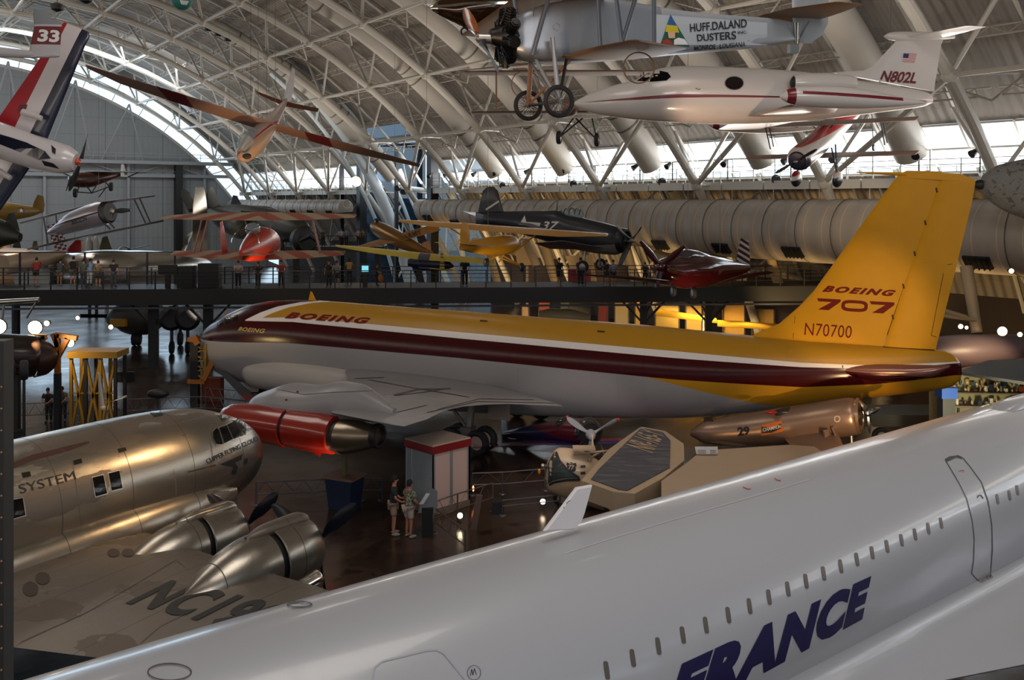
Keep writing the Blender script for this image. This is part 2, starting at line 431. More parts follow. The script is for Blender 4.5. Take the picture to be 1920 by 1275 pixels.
def radial(name, c, ax, r, parent, m, n=9, depth=.5):
    c = V(c); a, b, d = frame_of(ax); mb = MB()
    mb.lathe([(-depth/2, r*.45), (depth*.1, r*.48), (depth*.5, r*.3), (depth*.75, r*.22), (depth*.8, .01)], c, ax, 16)
    for k in range(n):
        an = 2*PI*k/n; o = a*math.cos(an)+b*math.sin(an); s_ = d.cross(o)
        for j in range(6):
            t = .48+.085*j; q = .17*r*(1 if j < 5 else .8)
            mb.lathe([(r*t, q*1.15), (r*(t+.045), q*1.15), (r*(t+.045), q*.8), (r*(t+.085), q*.8)], c, o, 10)
        mb.tube(c+o*r*.4+d*depth*.35, c+o*r*.95+d*depth*.22, r*.025, n=5)
        mb.tube(c+o*r*.4+d*depth*.35+s_*.06*r, c+o*r*.95+d*depth*.15+s_*.1*r, r*.025, n=5)
    return mb.build(name, m, parent)
def strut(mb, a, b, w=.06, t=.03):
    "streamlined strut"
    a = V(a); b = V(b); d = (b-a).normalized(); x = V((1, 0, 0)); x = (x-d*x.dot(d)).normalized(); y = d.cross(x)
    mb.loft([[p+x*math.cos(2*PI*k/8)*w+y*math.sin(2*PI*k/8)*t for k in range(8)] for p in (a, b)])
    return mb

# ---------------------------------------------------------------- palette
rubber = mat('rubber', '17161a', .75); dark = mat('black_metal', '141416', .5); steel = mat('steel', '9a9894', .35, .9)
whitep = mat('white_paint', 'd6d2cc', .4); glassd = mat('dark_glass', '08090b', .12, 0, spec=.3); chrome = mat('chrome', 'd8d4cc', .12, 1)
greyp = mat('grey_paint', '8a8886', .5); yellow = mat('yellow_paint', 'c08a08', .45); redp = mat('red_paint', '9c1820', .4)
navy = mat('navy_paint', '141a34', .4); woodm = mat('varnished_wood', '6a3a18', .3, coat=.4); brass = mat('brass', 'b08040', .25, 1)
clear = mat('clear_glass', 'c8d4dc', .05, 0, alpha=.25, spec=.8)
black = mat('black_lettering', '101014', .6); maroon_t = mat('maroon_lettering', '5a1018', .5)
lampglow = mat('lamp_glow', 'fff0d0', .5, emit='ffdca0', es=14.)

# ================================================================ the hangar
HM = Matrix((( .815, -.579, 0, 0), (.579, .815, 0, 0), (0, 0, 1, 0), (0, 0, 0, 1)))     # local axes: u across, a along, z up
UC, ZC, RI, RO = 8.5, -18.7, 48.4, 51.6
def arc(th, r=RI, a=0.): t = R(th); return V((UC+r*math.sin(t), a, ZC+r*math.cos(t)))
def hs(name, mb, m, kind='structure', smooth=35, parent=None):
    o = mb.build(name, m, parent, smooth)
    if not parent: o.matrix_world = HM
    if kind and not parent: o['kind'] = kind
    return o
def ht(name, label, cat, group=None):
    o = thing(name, label, cat, None, group); o.matrix_world = HM; return o
skinm = mat('roof_deck', '7d756b', .7, layers=[('noise(.25,3)>.56', '736b62')], bump='sin(y*11)', bumpd=.06, var=.12, vs=.8)
steelw = mat('white_steel', 'b4b0a8', .5); steelt = mat('truss_steel', 'a8a49c', .5)
concrete = mat('polished_floor', '30251f', .17, layers=[('noise(.22,5)>.5', '3a2d26'), ('noise(1.3,4)>.6', '281f1b')], spec=.7, roughx='noise(.5,5)*.22+.1', bump='noise(.6,3)', bumpd=.03)
floor = struct('floor', MB().box((0, 70, -.15), (260, 240, .3)), concrete)
A0, A1 = -45.0, 141.0
def skin(th0, th1, a0, a1, n=12, r=RO, th=.25):
    mb = MB(); rings = []
    for i in range(n+1):
        t = th0+(th1-th0)*i/n; p = arc(t, r); q = arc(t, r+th)
        rings.append([V((p.x, a0, p.z)), V((p.x, a1, p.z)), V((q.x, a1, q.z)), V((q.x, a0, q.z))])
    return mb.loft(rings)
E0, E1 = 80.8, 96.6        # the entrance bay cut through the right side
sk = skin(-66, 44, A0, A1, 60)
for a, b in ((A0, E0), (E1, A1)): t = skin(44, 49.6, a, b, 6); sk.add(t.v, t.f); t = skin(53.4, 69, a, b, 8); sk.add(t.v, t.f)
hs('ceiling', sk, skinm)
# daylight strip along the right side: glass and mullions
for i, (a, b) in enumerate(((A0, E0), (E1, A1))):
    g = skin(49.6, 53.4, a, b, 3, RO+.05, .04); go = hs('window_%d' % (i+1), g, mat('strip_glass', 'e0eef8', .1, alpha=.12))
    fr = MB(); n = int((b-a)/2.5)
    for k in range(n+1):
        aa = a+(b-a)*k/n; fr.beam(arc(49.6, RO, aa), arc(53.4, RO, aa), .12, .15)
    for t in (49.7, 51.5, 53.3): fr.beam(arc(t, RO, a), arc(t, RO, b), .12, .12)
    hs('window_frame', fr, steelw, None, parent=go)
# end wall, closed below the glazed arch
endm = mat('end_wall_panels', '84888a', .75, layers=[('min((x*.25-floor(x*.25))>.985, z>0)', '4a4e52'), ('(z*.4-floor(z*.4))>.985', '63686a')], bump='sin(x*9)', bumpd=.01, var=.06)
ew = MB(); pts = [arc(t, 48.0, A1) for t in range(-66, 67, 3)]; pts = [p for p in pts if p.z > 0]
pts = [V((pts[0].x-2, A1, 0))]+pts+[V((pts[-1].x+2, A1, 0))]; ew.prism(pts, .3)
hs('wall_end', ew, endm)
win = MB(); rings = [[arc(t, 48, A1), arc(t, RO+.1, A1), arc(t, RO+.1, A1+.05), arc(t, 48, A1+.05)] for t in range(-60, 61, 3)]
win.loft(rings); wo = hs('window_3', win, mat('arch_glass', 'd0e4f2', .1, alpha=.15))
mu = MB()
for t in range(-60, 61, 5): mu.beam(arc(t, 48, A1-.1), arc(t, RO, A1-.1), .07, .1)
mu.path([arc(t, 48.0, A1-.15) for t in range(-60, 61, 2)], .22, 6); mu.path([arc(t, 49.9, A1-.5) for t in range(-60, 61, 2)], .08, 6)
mu.path([arc(t, RO-.15, A1-.15) for t in range(-60, 61, 2)], .2, 6)
hs('window_frame', mu, steelw, None, parent=wo)
# end wall gantry, door track and slanting wind struts
tr = MB()
tr.box((8, A1-1.2, H+5.5), (76, 1.6, .5)); tr.box((8, A1-.8, H+3.6), (76, .5, .5))
for u in range(-28, 46, 3): tr.beam((u, A1-2, H+5.7), (u, A1-2, H+6.8), .07)
for z in (6.3, 6.8): tr.beam((-30, A1-2, H+z), (46, A1-2, H+z), .07)
for u in range(-24, 44, 11):
    tr.beam((u, A1-.6, 0), (u, A1-.6, H+5.5), .35); tr.beam((u, A1-.7, H+3.6), (u+5.5, A1-.7, H+5.4), .12); tr.beam((u+5.5, A1-.7, H+5.4), (u+11, A1-.7, H+3.6), .12)
for k, t in enumerate((-12, -2, 8, 18, 27)):
    p = arc(t, 48.2, 137); b = UC+48*math.sin(R(t+5))
    tr.tube(p, (p.x-3.2, A1-1.6, H+5.7), .13, n=6); tr.tube(p, (p.x+2.4, A1-1.6, H+5.7), .13, n=6)
hs('trim_1', tr, mat('gantry_steel', '8e9296', .6))
dk = MB(); dk.box((38, A1-1.0, 8), (1.0, 1.2, 16)); hs('trim_2', dk, dark)
# right side wall below the gallery
wr = MB(); wr.box((54.6, 17.5, 5.4), (.4, 126, 10.8)); wr.box((54.6, 117, 5.4), (.4, 50, 10.8))
hs('wall_right', wr, mat('lower_wall', '2c211b', .8, var=.2, vs=.3))
wn = MB(); wn.prism([V((p.x, A0, p.z)) for p in pts], .3); hs('wall_near', wn, endm)
# trusses: one inner chord tube, two outer chords against the deck, webs between
NT = 0; TA = [2.7+10.14*k for k in range(-4, 14)]
def truss(a, i):
    mb = MB(); ths = [51.2-7.85*k for k in range(14)]
    mb.path([arc(t, RI, a) for t in [67-4*k for k in range(33)]], .30, 10)
    for s_ in (-2.6, 2.6): mb.path([arc(t, RO-.25, a+s_) for t in [67-4*k for k in range(33)]], .12, 6)
    for t in ths:
        p = arc(t, RI, a); mb.ball(p, .42, 8, 5)
        for s_ in (-2.6, 2.6):
            mb.tube(p, arc(t-3.0, RO-.3, a+s_), .12, n=6); mb.tube(p, arc(t+3.0, RO-.3, a+s_), .09, n=5)
    for t in [61, 56]:
        for s_ in (-2.6, 2.6): mb.tube(arc(t, RI, a), arc(t-2, RO-.3, a+s_), .1, n=5)
    o = hs('trim_%d' % (i+3), mb, steelt)
for i, a in enumerate(TA): truss(a, i)
for i in range(-1, len(TA)-1):                      # each bay: struts between the chords, open-web joists under the deck, cross bracing
    a0 = TA[i] if i >= 0 else TA[0]-10.14; a1 = TA[i+1]; mb = MB()
    for k in range(13):
        t = 51.2-7.85*k
        if k: mb.tube(arc(t, RI, a0), arc(t, RI, a1), .13, n=6)
    mb.tube(arc(51.2, RI, a1), arc(43.4, RI, a0), .16, n=6)
    for k in range(26):
        t = 47-4.1*k; p, q = arc(t, RO-.35, a0+.2), arc(t, RO-.35, a1-.2); p2, q2 = arc(t, RO-1.05, a0+.6), arc(t, RO-1.05, a1-.6)
        if t < -58: break
        mb.tube(p, q, .05, n=4); mb.tube(p2, q2, .05, n=4); n = 12
        for j in range(n): mb.tube(p.lerp(q, j/n) if j % 2 else p2.lerp(q2, j/n), p2.lerp(q2, (j+1)/n) if j % 2 else p.lerp(q, (j+1)/n), .032, n=3)
    for k in range(12):
        t = 47.3-7.85*k; mb.tube(arc(t, RO-1.1, a0), arc(t-3.9, RO-1.1, (a0+a1)/2), .06, n=4); mb.tube(arc(t, RO-1.1, a1), arc(t-3.9, RO-1.1, (a0+a1)/2), .06, n=4)
    hs('trim_%d' % (i+50), mb, mat('joist_steel', 'a39c90', .6), smooth=0)
# air ducts that follow the arches
ductm = mat('duct_metal', 'a6a198', .5, var=.06, vs=.6); bandm = mat('duct_band', '5c5850', .5)
ORD = ['first', 'second', 'third', 'fourth', 'fifth', 'sixth', 'seventh', 'eighth', 'ninth', 'tenth', 'eleventh', 'twelfth']
for i, a in enumerate([TA[k+4]+5.1 for k in (8, 6, 5, 4, 3, 2, 1, 0)]):
    r_ = ht('air_duct', 'thick white air duct curving up between roof trusses, %s bay counted from the far end' % ORD[i], 'duct', 'arching air ducts on the right side of the roof')
    t0 = 50.5; t1 = 12 if i else 22
    ths = [t0+(t1-t0)*k/26 for k in range(27)]; RD = RO-1.55
    mb = MB().path([arc(t, RD, a) for t in ths], [.95*(.74 if k > 17 else .87 if k > 9 else 1) for k in range(27)], 20); hs('duct_shell', mb, ductm, None, parent=r_)
    for k in (3, 4, 9, 10, 17, 18, 23):
        b2 = MB(); p = arc(ths[k], RD, a); d = (arc(ths[k]-.5, RD, a)-p).normalized(); rr = .95*(.74 if k > 17 else .87 if k > 9 else 1); b2.lathe([(0, rr+.03), (.12, rr+.03)], p, d, 20)
        hs('joint_band', b2, bandm, None, parent=r_)
    for q in range(3):
        g = MB(); p = arc(ths[24]-q*1.2, RD-.66, a-.35); g.box(p, (.5, .5, .5)); hs('air_grille', g, dark, None, parent=r_)
    for q in (0, 1):
        g = MB(); p = arc(51.8+q*.9, RD-.55+.35*q, a-.7); g.lathe([(0, .34), (.5, .30)], p, (-.8, -.6, 0), 14); hs('air_nozzle', g, dark, None, parent=r_)
# gallery catwalk along the right side
for (ca, cb, nm) in ((-4, 80.3, 'near'), (97, 139, 'far')):
    r_ = ht('catwalk', 'white steel maintenance catwalk with railing under the %s window strip' % nm, 'catwalk')
    zc = H+1.0; L = cb-ca
    m1 = MB(); n = int(L/3.4)
    for k in range(n): m1.box((47.0, ca+L*(k+.5)/n, zc-.05), (.16, L/n-.12, .55))
    m1.box((48.4, (ca+cb)/2, zc+.12), (2.7, L, .1)); hs('deck', m1, mat('catwalk_white', 'b8b6b0', .5), None, parent=r_)
    m2 = MB(); n = int(L/1.7)
    for k in range(n+1):
        a = ca+L*k/n; m2.beam((47.0, a, zc), (47.0, a, zc+1.75 if k % 6 < 4 else zc+1.2), .06)
        m2.beam((47.6, a, zc-.2), (48.1, a, zc-1.0), .09); m2.beam((49.7, a, zc), (49.7, a, zc+1.2), .05)
    for z in (.5, .9, 1.2): m2.beam((47.0, ca, zc+z), (47.0, cb, zc+z), .05); m2.beam((49.7, ca, zc+z), (49.7, cb, zc+z), .04)
    m2.beam((47.0, ca, zc+1.72), (47.0, cb, zc+1.72), .04)
    hs('railing', m2, steelw, None, parent=r_)
# stage lamps standing on the catwalk
for k in range(16):
    a = 14+4.4*k+(k*37 % 5)*.35
    r_ = ht('flood_lamp', 'dark floodlight on the catwalk railing, %s of its row counted from the fin side' % (ORD+['thirteenth', 'fourteenth', 'fifteenth', 'sixteenth'])[k], 'lamp', 'floodlights along the catwalk')
    b = MB(); b.lathe([(0, .12), (.5, .22), (.52, .2)], (46.7, a, H+2.6), (-.8, .3*(k % 3-1), -.5), 12); hs('lamp_head', b, dark, None, parent=r_)
    b = MB(); b.beam((46.9, a, H+1.4), (46.9, a, H+2.7), .07); hs('lamp_bracket', b, dark, None, parent=r_)
# entrance bay cut into the right side: dark portal, blue glass, white arch seen through it
pm = mat('portal_black', '0e1014', .45); blue = mat('blue_glass', '1c3850', .15, layers=[('(z*.4-floor(z*.4))>.94', '0c1824')], alpha=.72, spec=.6)
pt = MB()
for a in (E0-.3, E1+.3): pt.box((47.2, a, 11.7), (.9, .9, 23.4)); pt.box((55, a, 11.7), (.5, .5, 23.4))
for z in (23, 17.2): pt.box((47.2, (E0+E1)/2, z), (.6, E1-E0, .8)); pt.box((51, E0-.3, z), (7, .5, .5)); pt.box((51, E1+.3, z), (7, .5, .5))
pt.beam((47.2, E0+7.5, 0), (47.2, E0+7.5, 17), .35); pt.box((47.2, 102.4, 11.7), (.45, .45, 23.4))
hs('door_1', pt, pm)
g = MB(); g.box((56, (E0+E1)/2, 11.7), (.1, E1-E0, 23.4)); g.box((51.5, E1+.2, 11.7), (8.5, .1, 23.4)); g.box((51.5, E0-.2, 20), (8.5, .1, 7))
hs('window_4', g, blue)
wa = MB()
for s_, rr in ((0, .62), (1.8, .2), (-1.5, .2)): wa.path([V((UC+(42.6+s_)*math.sin(R(t)), 90.2-s_*.3, ZC+10+(42.6+s_)*math.cos(R(t)))) for t in range(38, 92, 3)], rr, 12)
for k in range(6):
    t = 44+7*k; wa.tube((UC+44.2*math.sin(R(t)), 89.8, ZC+10+44.2*math.cos(R(t))), (UC+41*math.sin(R(t+3.5)), 90.4, ZC+10+41*math.cos(R(t+3.5))), .14, n=6)
wa.tube((54, 84, 0), (50, 81.5, 12), .3); wa.tube((49, 90, 12), (55, 83, 11), .22); wa.tube((49, 91, 14), (52, 84, 0), .3)
hs('trim_40', wa, mat('portal_white', 'c8d4da', .5))
# the great horizontal duct on the right side
cloth = mat('duct_cloth', '8f857a', .6, layers=[('(y*.8-floor(y*.8))>.965', 'a8a094')], bump='sin(y*5.03)', bumpd=.05, var=.08, vs=.5)
def bigduct(lab, segs, u=47.0):
    r_ = ht('horizontal_duct', lab, 'duct'); mb = MB(); prof = []
    for (a, rr) in segs: prof.append((a, rr))
    top = H+.05; rings = []
    for a, rr in prof: rings.append([V((u+rr*math.cos(2*PI*k/40), a, top-rr+rr*math.sin(2*PI*k/40))) for k in range(40)])
    mb.loft(rings); hs('duct_shell', mb, cloth, None, parent=r_)
    st = MB(); a = segs[0][0]+2
    while a < segs[-1][0]-1:
        rr = [q for q in segs if q[0] <= a][-1][1]; st.lathe([(0, rr+.02), (.03, rr+.045), (.06, rr+.02)], (u, a, top-rr), (0, 1, 0), 40, False); a += 2.45
    hs('seam_ring', st, mat('seam_wire', '4c463e', .6), None, parent=r_)
    a = segs[0][0]+3.2
    while a < segs[-1][0]-3:
        rr = [q for q in segs if q[0] <= a][-1][1]; M = Matrix.Rotation(R(42), 3, 'Y'); cc = V((u-(rr+.04)*math.cos(R(40)), a, top-rr-(rr+.04)*math.sin(R(40)))); g = MB()
        g.box(cc, (.14, 1.35, .75), M=Matrix.Rotation(R(-40), 3, 'Y'))
        for k in range(5): g.box(cc+V((-.06, -.54+.27*k, -.05)), (.16, .05, .8), M=Matrix.Rotation(R(-40), 3, 'Y'))
        hs('air_grille', g, dark, None, parent=r_); a += 5.6
    hg_ = MB(); a = segs[0][0]+2
    while a < segs[-1][0]-1: hg_.beam((u, a, top-.05), (u, a, H+.7), .04); a += 3.4
    hs('hanger_rod', hg_, steelw, None, parent=r_)
bigduct('huge beige horizontal air duct with ring seams running behind the yellow fin', [(-2, .5), (-1.5, 1.93), (46.5, 1.93), (46.6, 1.76), (61, 1.76), (61.1, 1.35), (75, 1.35), (75.1, 1.12), (82, 1.12), (82.8, .8), (83.2, .1)], 47.0)
bigduct('smaller beige horizontal duct beyond the entrance, behind the red biplane', [(96, .1), (96.5, .95), (118, .95), (118.1, 1.1), (136, 1.1), (136.5, .1)], 45.0)

# ================================================================ shared planform helper
def plane_hit(fr, px, py, p0, n):
    o = fr.I @ V((0, 0, H)); d = fr.I.to_3x3() @ ray(px, py); p0 = V(p0); n = V(n)
    return o+d*((p0-o).dot(n)/d.dot(n))
def plan_wing(fr, poly, p0, n, ny=14, tf=.10, tmax=.5, ax=1, tip=False, y0=None, y1=None, tmin=.04):
    "an airfoil wing whose outline, seen in the photo, lies on the plane (p0, n); span runs along local axis ax"
    P = [plane_hit(fr, px, py, p0, n) for px, py in poly]; lo = min(p[ax] for p in P); hi = max(p[ax] for p in P)
    y0 = lo if y0 is None else y0; y1 = hi if y1 is None else y1
    st = []; c = 0 if ax == 1 else 1
    for i in range(ny+1):
        t = .004+(.992)*i/ny; y = y0+(y1-y0)*t; xs = []
        for a, b in zip(P, P[1:]+P[:1]):
            if (a[ax]-y)*(b[ax]-y) < 0: q = a.lerp(b, (y-a[ax])/(b[ax]-a[ax])); xs.append(q)
        if len(xs) < 2: continue
        a = max(xs, key=lambda q: q[c]); b = min(xs, key=lambda q: q[c]); st.append((a, b, max(tmin, min(tmax, tf*(a-b).length)), n))
    return MB().wing(st, tip=tip)
# ================================================================ yellow and brown jet airliner prototype
FJ = Fr((-.1, 40.95, 0), 155.3)
def sx(px, py, y=1.55): p = FJ.y(px, py, y); return (p.x, p.z)
env = {'wt': [sx(*p) for p in ((452, 598), (542, 596.5), (860, 625), (1260, 660), (1501, 684), (1640, 692), (1790, 690))],
       'wb': [sx(*p) for p in ((452, 602), (542, 604), (860, 635), (1260, 671), (1501, 691), (1640, 697), (1790, 692))],
       'mb': [sx(*p) for p in ((374, 641), (542, 643), (700, 657), (860, 671), (1260, 711), (1501, 730), (1640, 728), (1790, 716))]}
nx0 = sx(452, 601)[0]; nz0 = sx(452, 601)[1]
# nose: brown over the cockpit, bounded by a white curve that sweeps up and aft
env['nc'] = [(sx(p[0], p[1])[1], sx(p[0], p[1])[0]) for p in ((452, 601), (475, 588), (500, 578), (535, 571), (600, 568.5))]
yb0 = sx(1190, 700); yb1 = sx(1450, 772)
livery = [('max(z<pw(x,mb), 0)', '8d8a8c'),
          ('(z<pw(x,mb))*(x-%.3f+(z-%.3f)*%.3f<0)' % (yb0[0], yb0[1], (yb1[0]-yb0[0])/(yb0[1]-yb1[1])), 'a87a1c'),
          ('(z>pw(x,mb))*(z<pw(x,wb))', '3a080a', .2, 0),
          ('(z>pw(x,wb)-.02)*(z<pw(x,wt))*(x<%.3f)' % (nx0), 'd8d0cc'),
          ('(z>pw(x,wb))*(x>pw(z,nc)-.75)*(x<pw(z,nc)+.02)', 'd8d0cc'),
          ('(z>pw(x,wb)-.0)*(x>pw(z,nc)+.0)', '2c0709', .22, 0),
          ('(z>pw(x,mb))*(x>%.3f)' % (nx0), '2c0709', .22, 0)]
jetm = mat('airliner_livery', 'a87a20', .33, layers=livery, env=env, coat=.0, spec=.3, bump='max((x*.9-floor(x*.9))>.985, 0)', bumpd=.004)
jet = thing('jet_airliner', 'large yellow, white and brown jet airliner prototype with tall yellow tail fin', 'aircraft', FJ)
HWJ = {372: .02, 376: .35, 385: .62, 395: .8, 410: 1.05, 440: 1.35, 480: 1.56}
rows = [(372, 645, 652, .03), (375, 633, 662, .35), (385, 620, 675, .62), (398, 608, 688, .85), (415, 597, 699, 1.08), (440, 583, 711, 1.36), (480, 569, 722, 1.56), (540, 562.5, 737, 1.6), (600, 564, 746, 1.6), (700, 571.5, 758, 1.6), (850, 582.5, 770, 1.6), (1000, 594, 778, 1.6), (1200, 609, 783, 1.6), (1300, 619, 781, 1.56), (1400, 629, 773, 1.42), (1501, 638, 761, 1.2), (1600, 645, 749, .95), (1700, 652, 738, .62), (1757, 656, 731, .42), (1785, 664, 724, .27), (1800, 680, 712, .12), (1803, 688, 704, .04)]
body = fus_px(FJ, rows, 0, 56, 2.0, 150, .54)
bo = body.build('fuselage', jetm, jet)
finm = mat('fin_yellow', 'c68a00', .5, spec=.25, var=.1, vs=1.5, bump='noise(.8,3)', bumpd=.02)
hx = lambda y: 1655+(650-y)*.3452
def vst(fr, le, te, t, up=(0, 1, 0), yl=0.): return (fr.y(le[0], le[1], yl), fr.y(te[0], te[1], yl), t, up)
fin = MB().wing([vst(FJ, (1405, 634), (1655, 660), .42), vst(FJ, (1419, 624), (1657, 648), .42), vst(FJ, (1461, 607), (hx(627), 627), .46), vst(FJ, (1500, 573), (hx(590), 590), .5), vst(FJ, (1526, 545), (hx(560), 560), .5), vst(FJ, (1600, 443), (hx(450), 450), .38), vst(FJ, (1671, 345), (hx(348), 348), .26), vst(FJ, (1687, 326), (1766, 328), .2)], n=12)
fo = fin.build('tail_fin', finm, jet)
rud = MB().wing([vst(FJ, (1657, 650), (1754, 657), .3), vst(FJ, (hx(500), 500), (1793, 500), .24), vst(FJ, (hx(377), 377), (1823, 377), .18), vst(FJ, (hx(336), 336), (1829, 340), .15)], n=10, tip=False)
ro = rud.build('rudder', finm, jet)
cap = MB().wing([vst(FJ, (1684, 333), (1829, 341), .30), vst(FJ, (1700, 325), (1826, 335), .2), vst(FJ, (1730, 321.5), (1800, 326), .08)], n=10, tip=False)
cap.tube(FJ.y(1606, 323), FJ.y(1700, 327), .02, .08, 8)
cap.build('fin_cap', finm, jet)
tv = bvh_of([bo, fo, ro])
ln = mat('panel_line', '3a2008', .7)
pxmark('hinge_line', line2d([(hx(348)+.5, 341), (1655, 650)], 1.6), tv, ln, fo, nx=0)
for i, y in enumerate((356, 417, 475, 536, 594, 640)): pxmark('hinge_bracket', line2d([(hx(y)-1.5, y-4), (hx(y)+1, y+5)], 3), tv, ln, fo, nx=0)
pxmark('rudder_seam', line2d([(1656, 650), (1752, 657)], 2.2), tv, ln, ro, nx=0)
pxmark('trim_tab_line', line2d([(1769, 512), (1746, 629), (1756, 632)], 1), tv, ln, ro, nx=0)
pxmark('trim_tab_line', line2d([(1776, 496), (1786, 495)], 1), tv, ln, ro, nx=0)
pxmark('panel_line', line2d([(1491, 593), (1487, 634)], .8), tv, ln, fo, nx=0)
mr = mat('brown_lettering', '6a160c', .6, spec=.15); gold = mat('gold_lettering', 'b09040', .4)
bl = text2d('BOEING', .06, .28, 1.3)
mark('lettering', bl, ((541, 585), (696, 596), (690, 608), (533, 597)), tv, mr, bo)
mark('lettering', text2d('BOEING', .03, .2, 1.1), ((449, 613), (498, 617), (496, 625), (446, 620)), tv, gold, bo)
mark('lettering', bl, ((1546, 535), (1681, 544), (1676, 556), (1541, 547)), tv, mr, fo, off=.006)
seven = [(0, 1), (.98, 1), (.98, .78), (.55, 0), (.12, 0), (.62, .72), (.08, .72)]
def zero707(x, w):
    a = [(x+w*(.5+.5*math.copysign(abs(math.cos(t))**.62, math.cos(t))), .5+.5*math.copysign(abs(math.sin(t))**.62, math.sin(t))) for t in [2*PI*k/28 for k in range(28)]]
    b = [(x+w*.5+(p-x-w*.5)*.74, .5+(q-.5)*.46) for p, q in a]
    return a+b, [(i, (i+1) % 28, 28+(i+1) % 28, 28+i) for i in range(28)]
v7, f7 = poly2d([(p, q) for p, q in seven]); v0, f0 = zero707(1.03, 1.05); n = len(v7); m7 = (v7+v0, f7+[tuple(i+n for i in f) for f in f0])
n = len(m7[0]); m7 = (m7[0]+[(p+2.13, q) for p, q in seven], m7[1]+[tuple(range(n, n+7))])
mark('lettering', m7, ((1532, 559), (1677, 567), (1677, 589), (1528, 580)), tv, mr, fo, off=.006)
mark('registration', text2d('N70700', .0, 0, 1.05), ((1510, 605), (1598, 611), (1596, 634), (1508, 628)), tv, mr, fo, off=.006)
# cockpit glazing, small hatches and vents
for q in ([(407, 606), (417, 600), (419, 609), (409, 614)], [(420, 598), (432, 593), (433, 604), (422, 608)], [(436, 592), (446, 590), (446, 601), (437, 603)]):
    pxmark('cockpit_window', poly2d(q), tv, glassd, bo, nx=3, ny=3)
for x, y, w, h in ((455, 622, 4, 3), (650, 629, 2, 2), (1341, 690, 5, 4), (1579, 685, 2, 5)): pxmark('hatch', poly2d([(x, y), (x+w, y), (x+w, y+h), (x, y+h)]), tv, dark, bo, nx=0)
for x in (900, 1120): pxmark('antenna_plate', poly2d([(x, 600+(x-900)*.09), (x+14, 601+(x-900)*.09), (x+14, 604+(x-900)*.09), (x, 603+(x-900)*.09)]), tv, ln, bo, nx=0)
MB().wing([(FJ.y(594, 566), FJ.y(578, 564), .08, (0, 1, 0)), (FJ.y(586, 549), FJ.y(582, 547), .05, (0, 1, 0))][::1]).build('blade_antenna', finm, jet)
# small antenna at the nose, stabiliser root fairing, belly bulge
MB().tube(FJ.y(421, 597), FJ.y(423, 582), .05, .03).build('pitot_mast', mat('pitot', 'a8602a', .4), jet)
fr_ = fus([(p[0], p[1]+h, p[1]-h2, w) for p, h, h2, w in ((sx(1528, 696), .02, .02, .02), (sx(1570, 700), .16, .18, .2), (sx(1640, 705), .3, .34, .3), (sx(1700, 706), .3, .3, .3), (sx(1750, 702), .2, .2, .2), (sx(1782, 694), .04, .04, .03))], 24, 2, 30)
fr_.xf(Matrix.Translation((0, .75, 0))).build('tailplane_fairing', mat('fairing', '7a5044', .22, .3, layers=[('z<%.3f' % (sx(1680, 708)[1]), '3c0d10')]), jet)
bb = []
for px, yt, yb, w in ((446, 682, 690, .1), (470, 676, 712, .6), (520, 672, 722, .95), (580, 676, 728, 1.05), (640, 684, 735, 1.1), (700, 695, 742, 1.1), (800, 712, 752, .9)):
    a = FJ.y(px, yt, 1.2); b = FJ.y(px, yb, 1.2); bb.append((a.x, a.z, b.z-.35, w))
bb.sort(); fb = fus(bb, 28, 2.2, 40); fb.xf(Matrix.Translation((0, .95, 0))); fb.build('belly_bulge', mat('belly_paint', '9c9690', .4), jet)
# port wing
wz = 2.55; WN = V((0, -.10, 1)).normalized(); wp = (0, 1.6, wz)
wingpx = [(665, 668), (645, 688), (652, 712), (632, 755), (620, 775), (700, 790), (756, 800), (800, 786), (835, 769), (880, 760), (960, 757), (1060, 763), (1024, 750), (896, 716), (790, 694), (725, 676)]
wmt = mat('wing_grey', '7e7c7e', .38, var=.1, vs=.8, bump='noise(.5,3)', bumpd=.05)
w1 = plan_wing(FJ, wingpx, wp, WN, 22, .09, .55); wo1 = w1.build('wing', wmt, jet)
tw = bvh_of(wo1)
for L in ([(690, 712), (760, 725), (880, 745)], [(740, 742), (800, 735), (840, 729)], [(745, 773), (800, 760)], [(800, 774), (896, 753), (1060, 757)], [(820, 768), (900, 748), (1000, 750)], [(665, 710), (720, 708)]): pxmark('panel_line', line2d(L, .9), tw, dark, wo1, nx=24, ny=0)
pxmark('walkway_dots', line2d([(738, 741), (760, 736), (785, 730), (845, 729)], 2.4), tw, mat('scuffs', '4a4a50', .8), wo1, nx=20, ny=0)
# pod and pylon
YE = 12.6
redm = mat('pod_red', '7e1c10', .25, coat=.6); nozm = mat('nozzle_metal', '8c8070', .3, .9, var=.2, vs=3)
def pod(rows, name, m, **k):
    o_ = []; 
    for px, a, b in rows: A = FJ.y(px, a, YE); B = FJ.y(px, b, YE); o_.append((A.x, A.z, B.z, (A.z-B.z)/2))
    o_.sort(); return fus(o_, 36, 2, 24).xf(Matrix.Translation((0, YE, 0))).build(name, m, jet)
pod([(425, 762, 812), (440, 757, 820), (500, 760, 830), (541, 765, 838)], 'engine_cowl', redm)
pod([(539, 769, 834), (550, 770, 835)], 'cowl_gap', dark)
pod([(547, 767, 838), (600, 774, 848), (628, 781, 851)], 'engine_cowl', redm)
pod([(624, 788, 846), (648, 791, 846)], 'cowl_gap', dark)
pod([(640, 786, 851), (660, 788, 850), (690, 795, 843), (705, 799, 838)], 'exhaust_nozzle', nozm)
e = FJ.y(707, 817, YE); d = V((-1, 0, 0)); MB().lathe([(-.1, .37), (.02, .40), (.12, .37), (.12, .30), (-.1, .28)], e, d, 24).build('exhaust_ring', dark, jet)
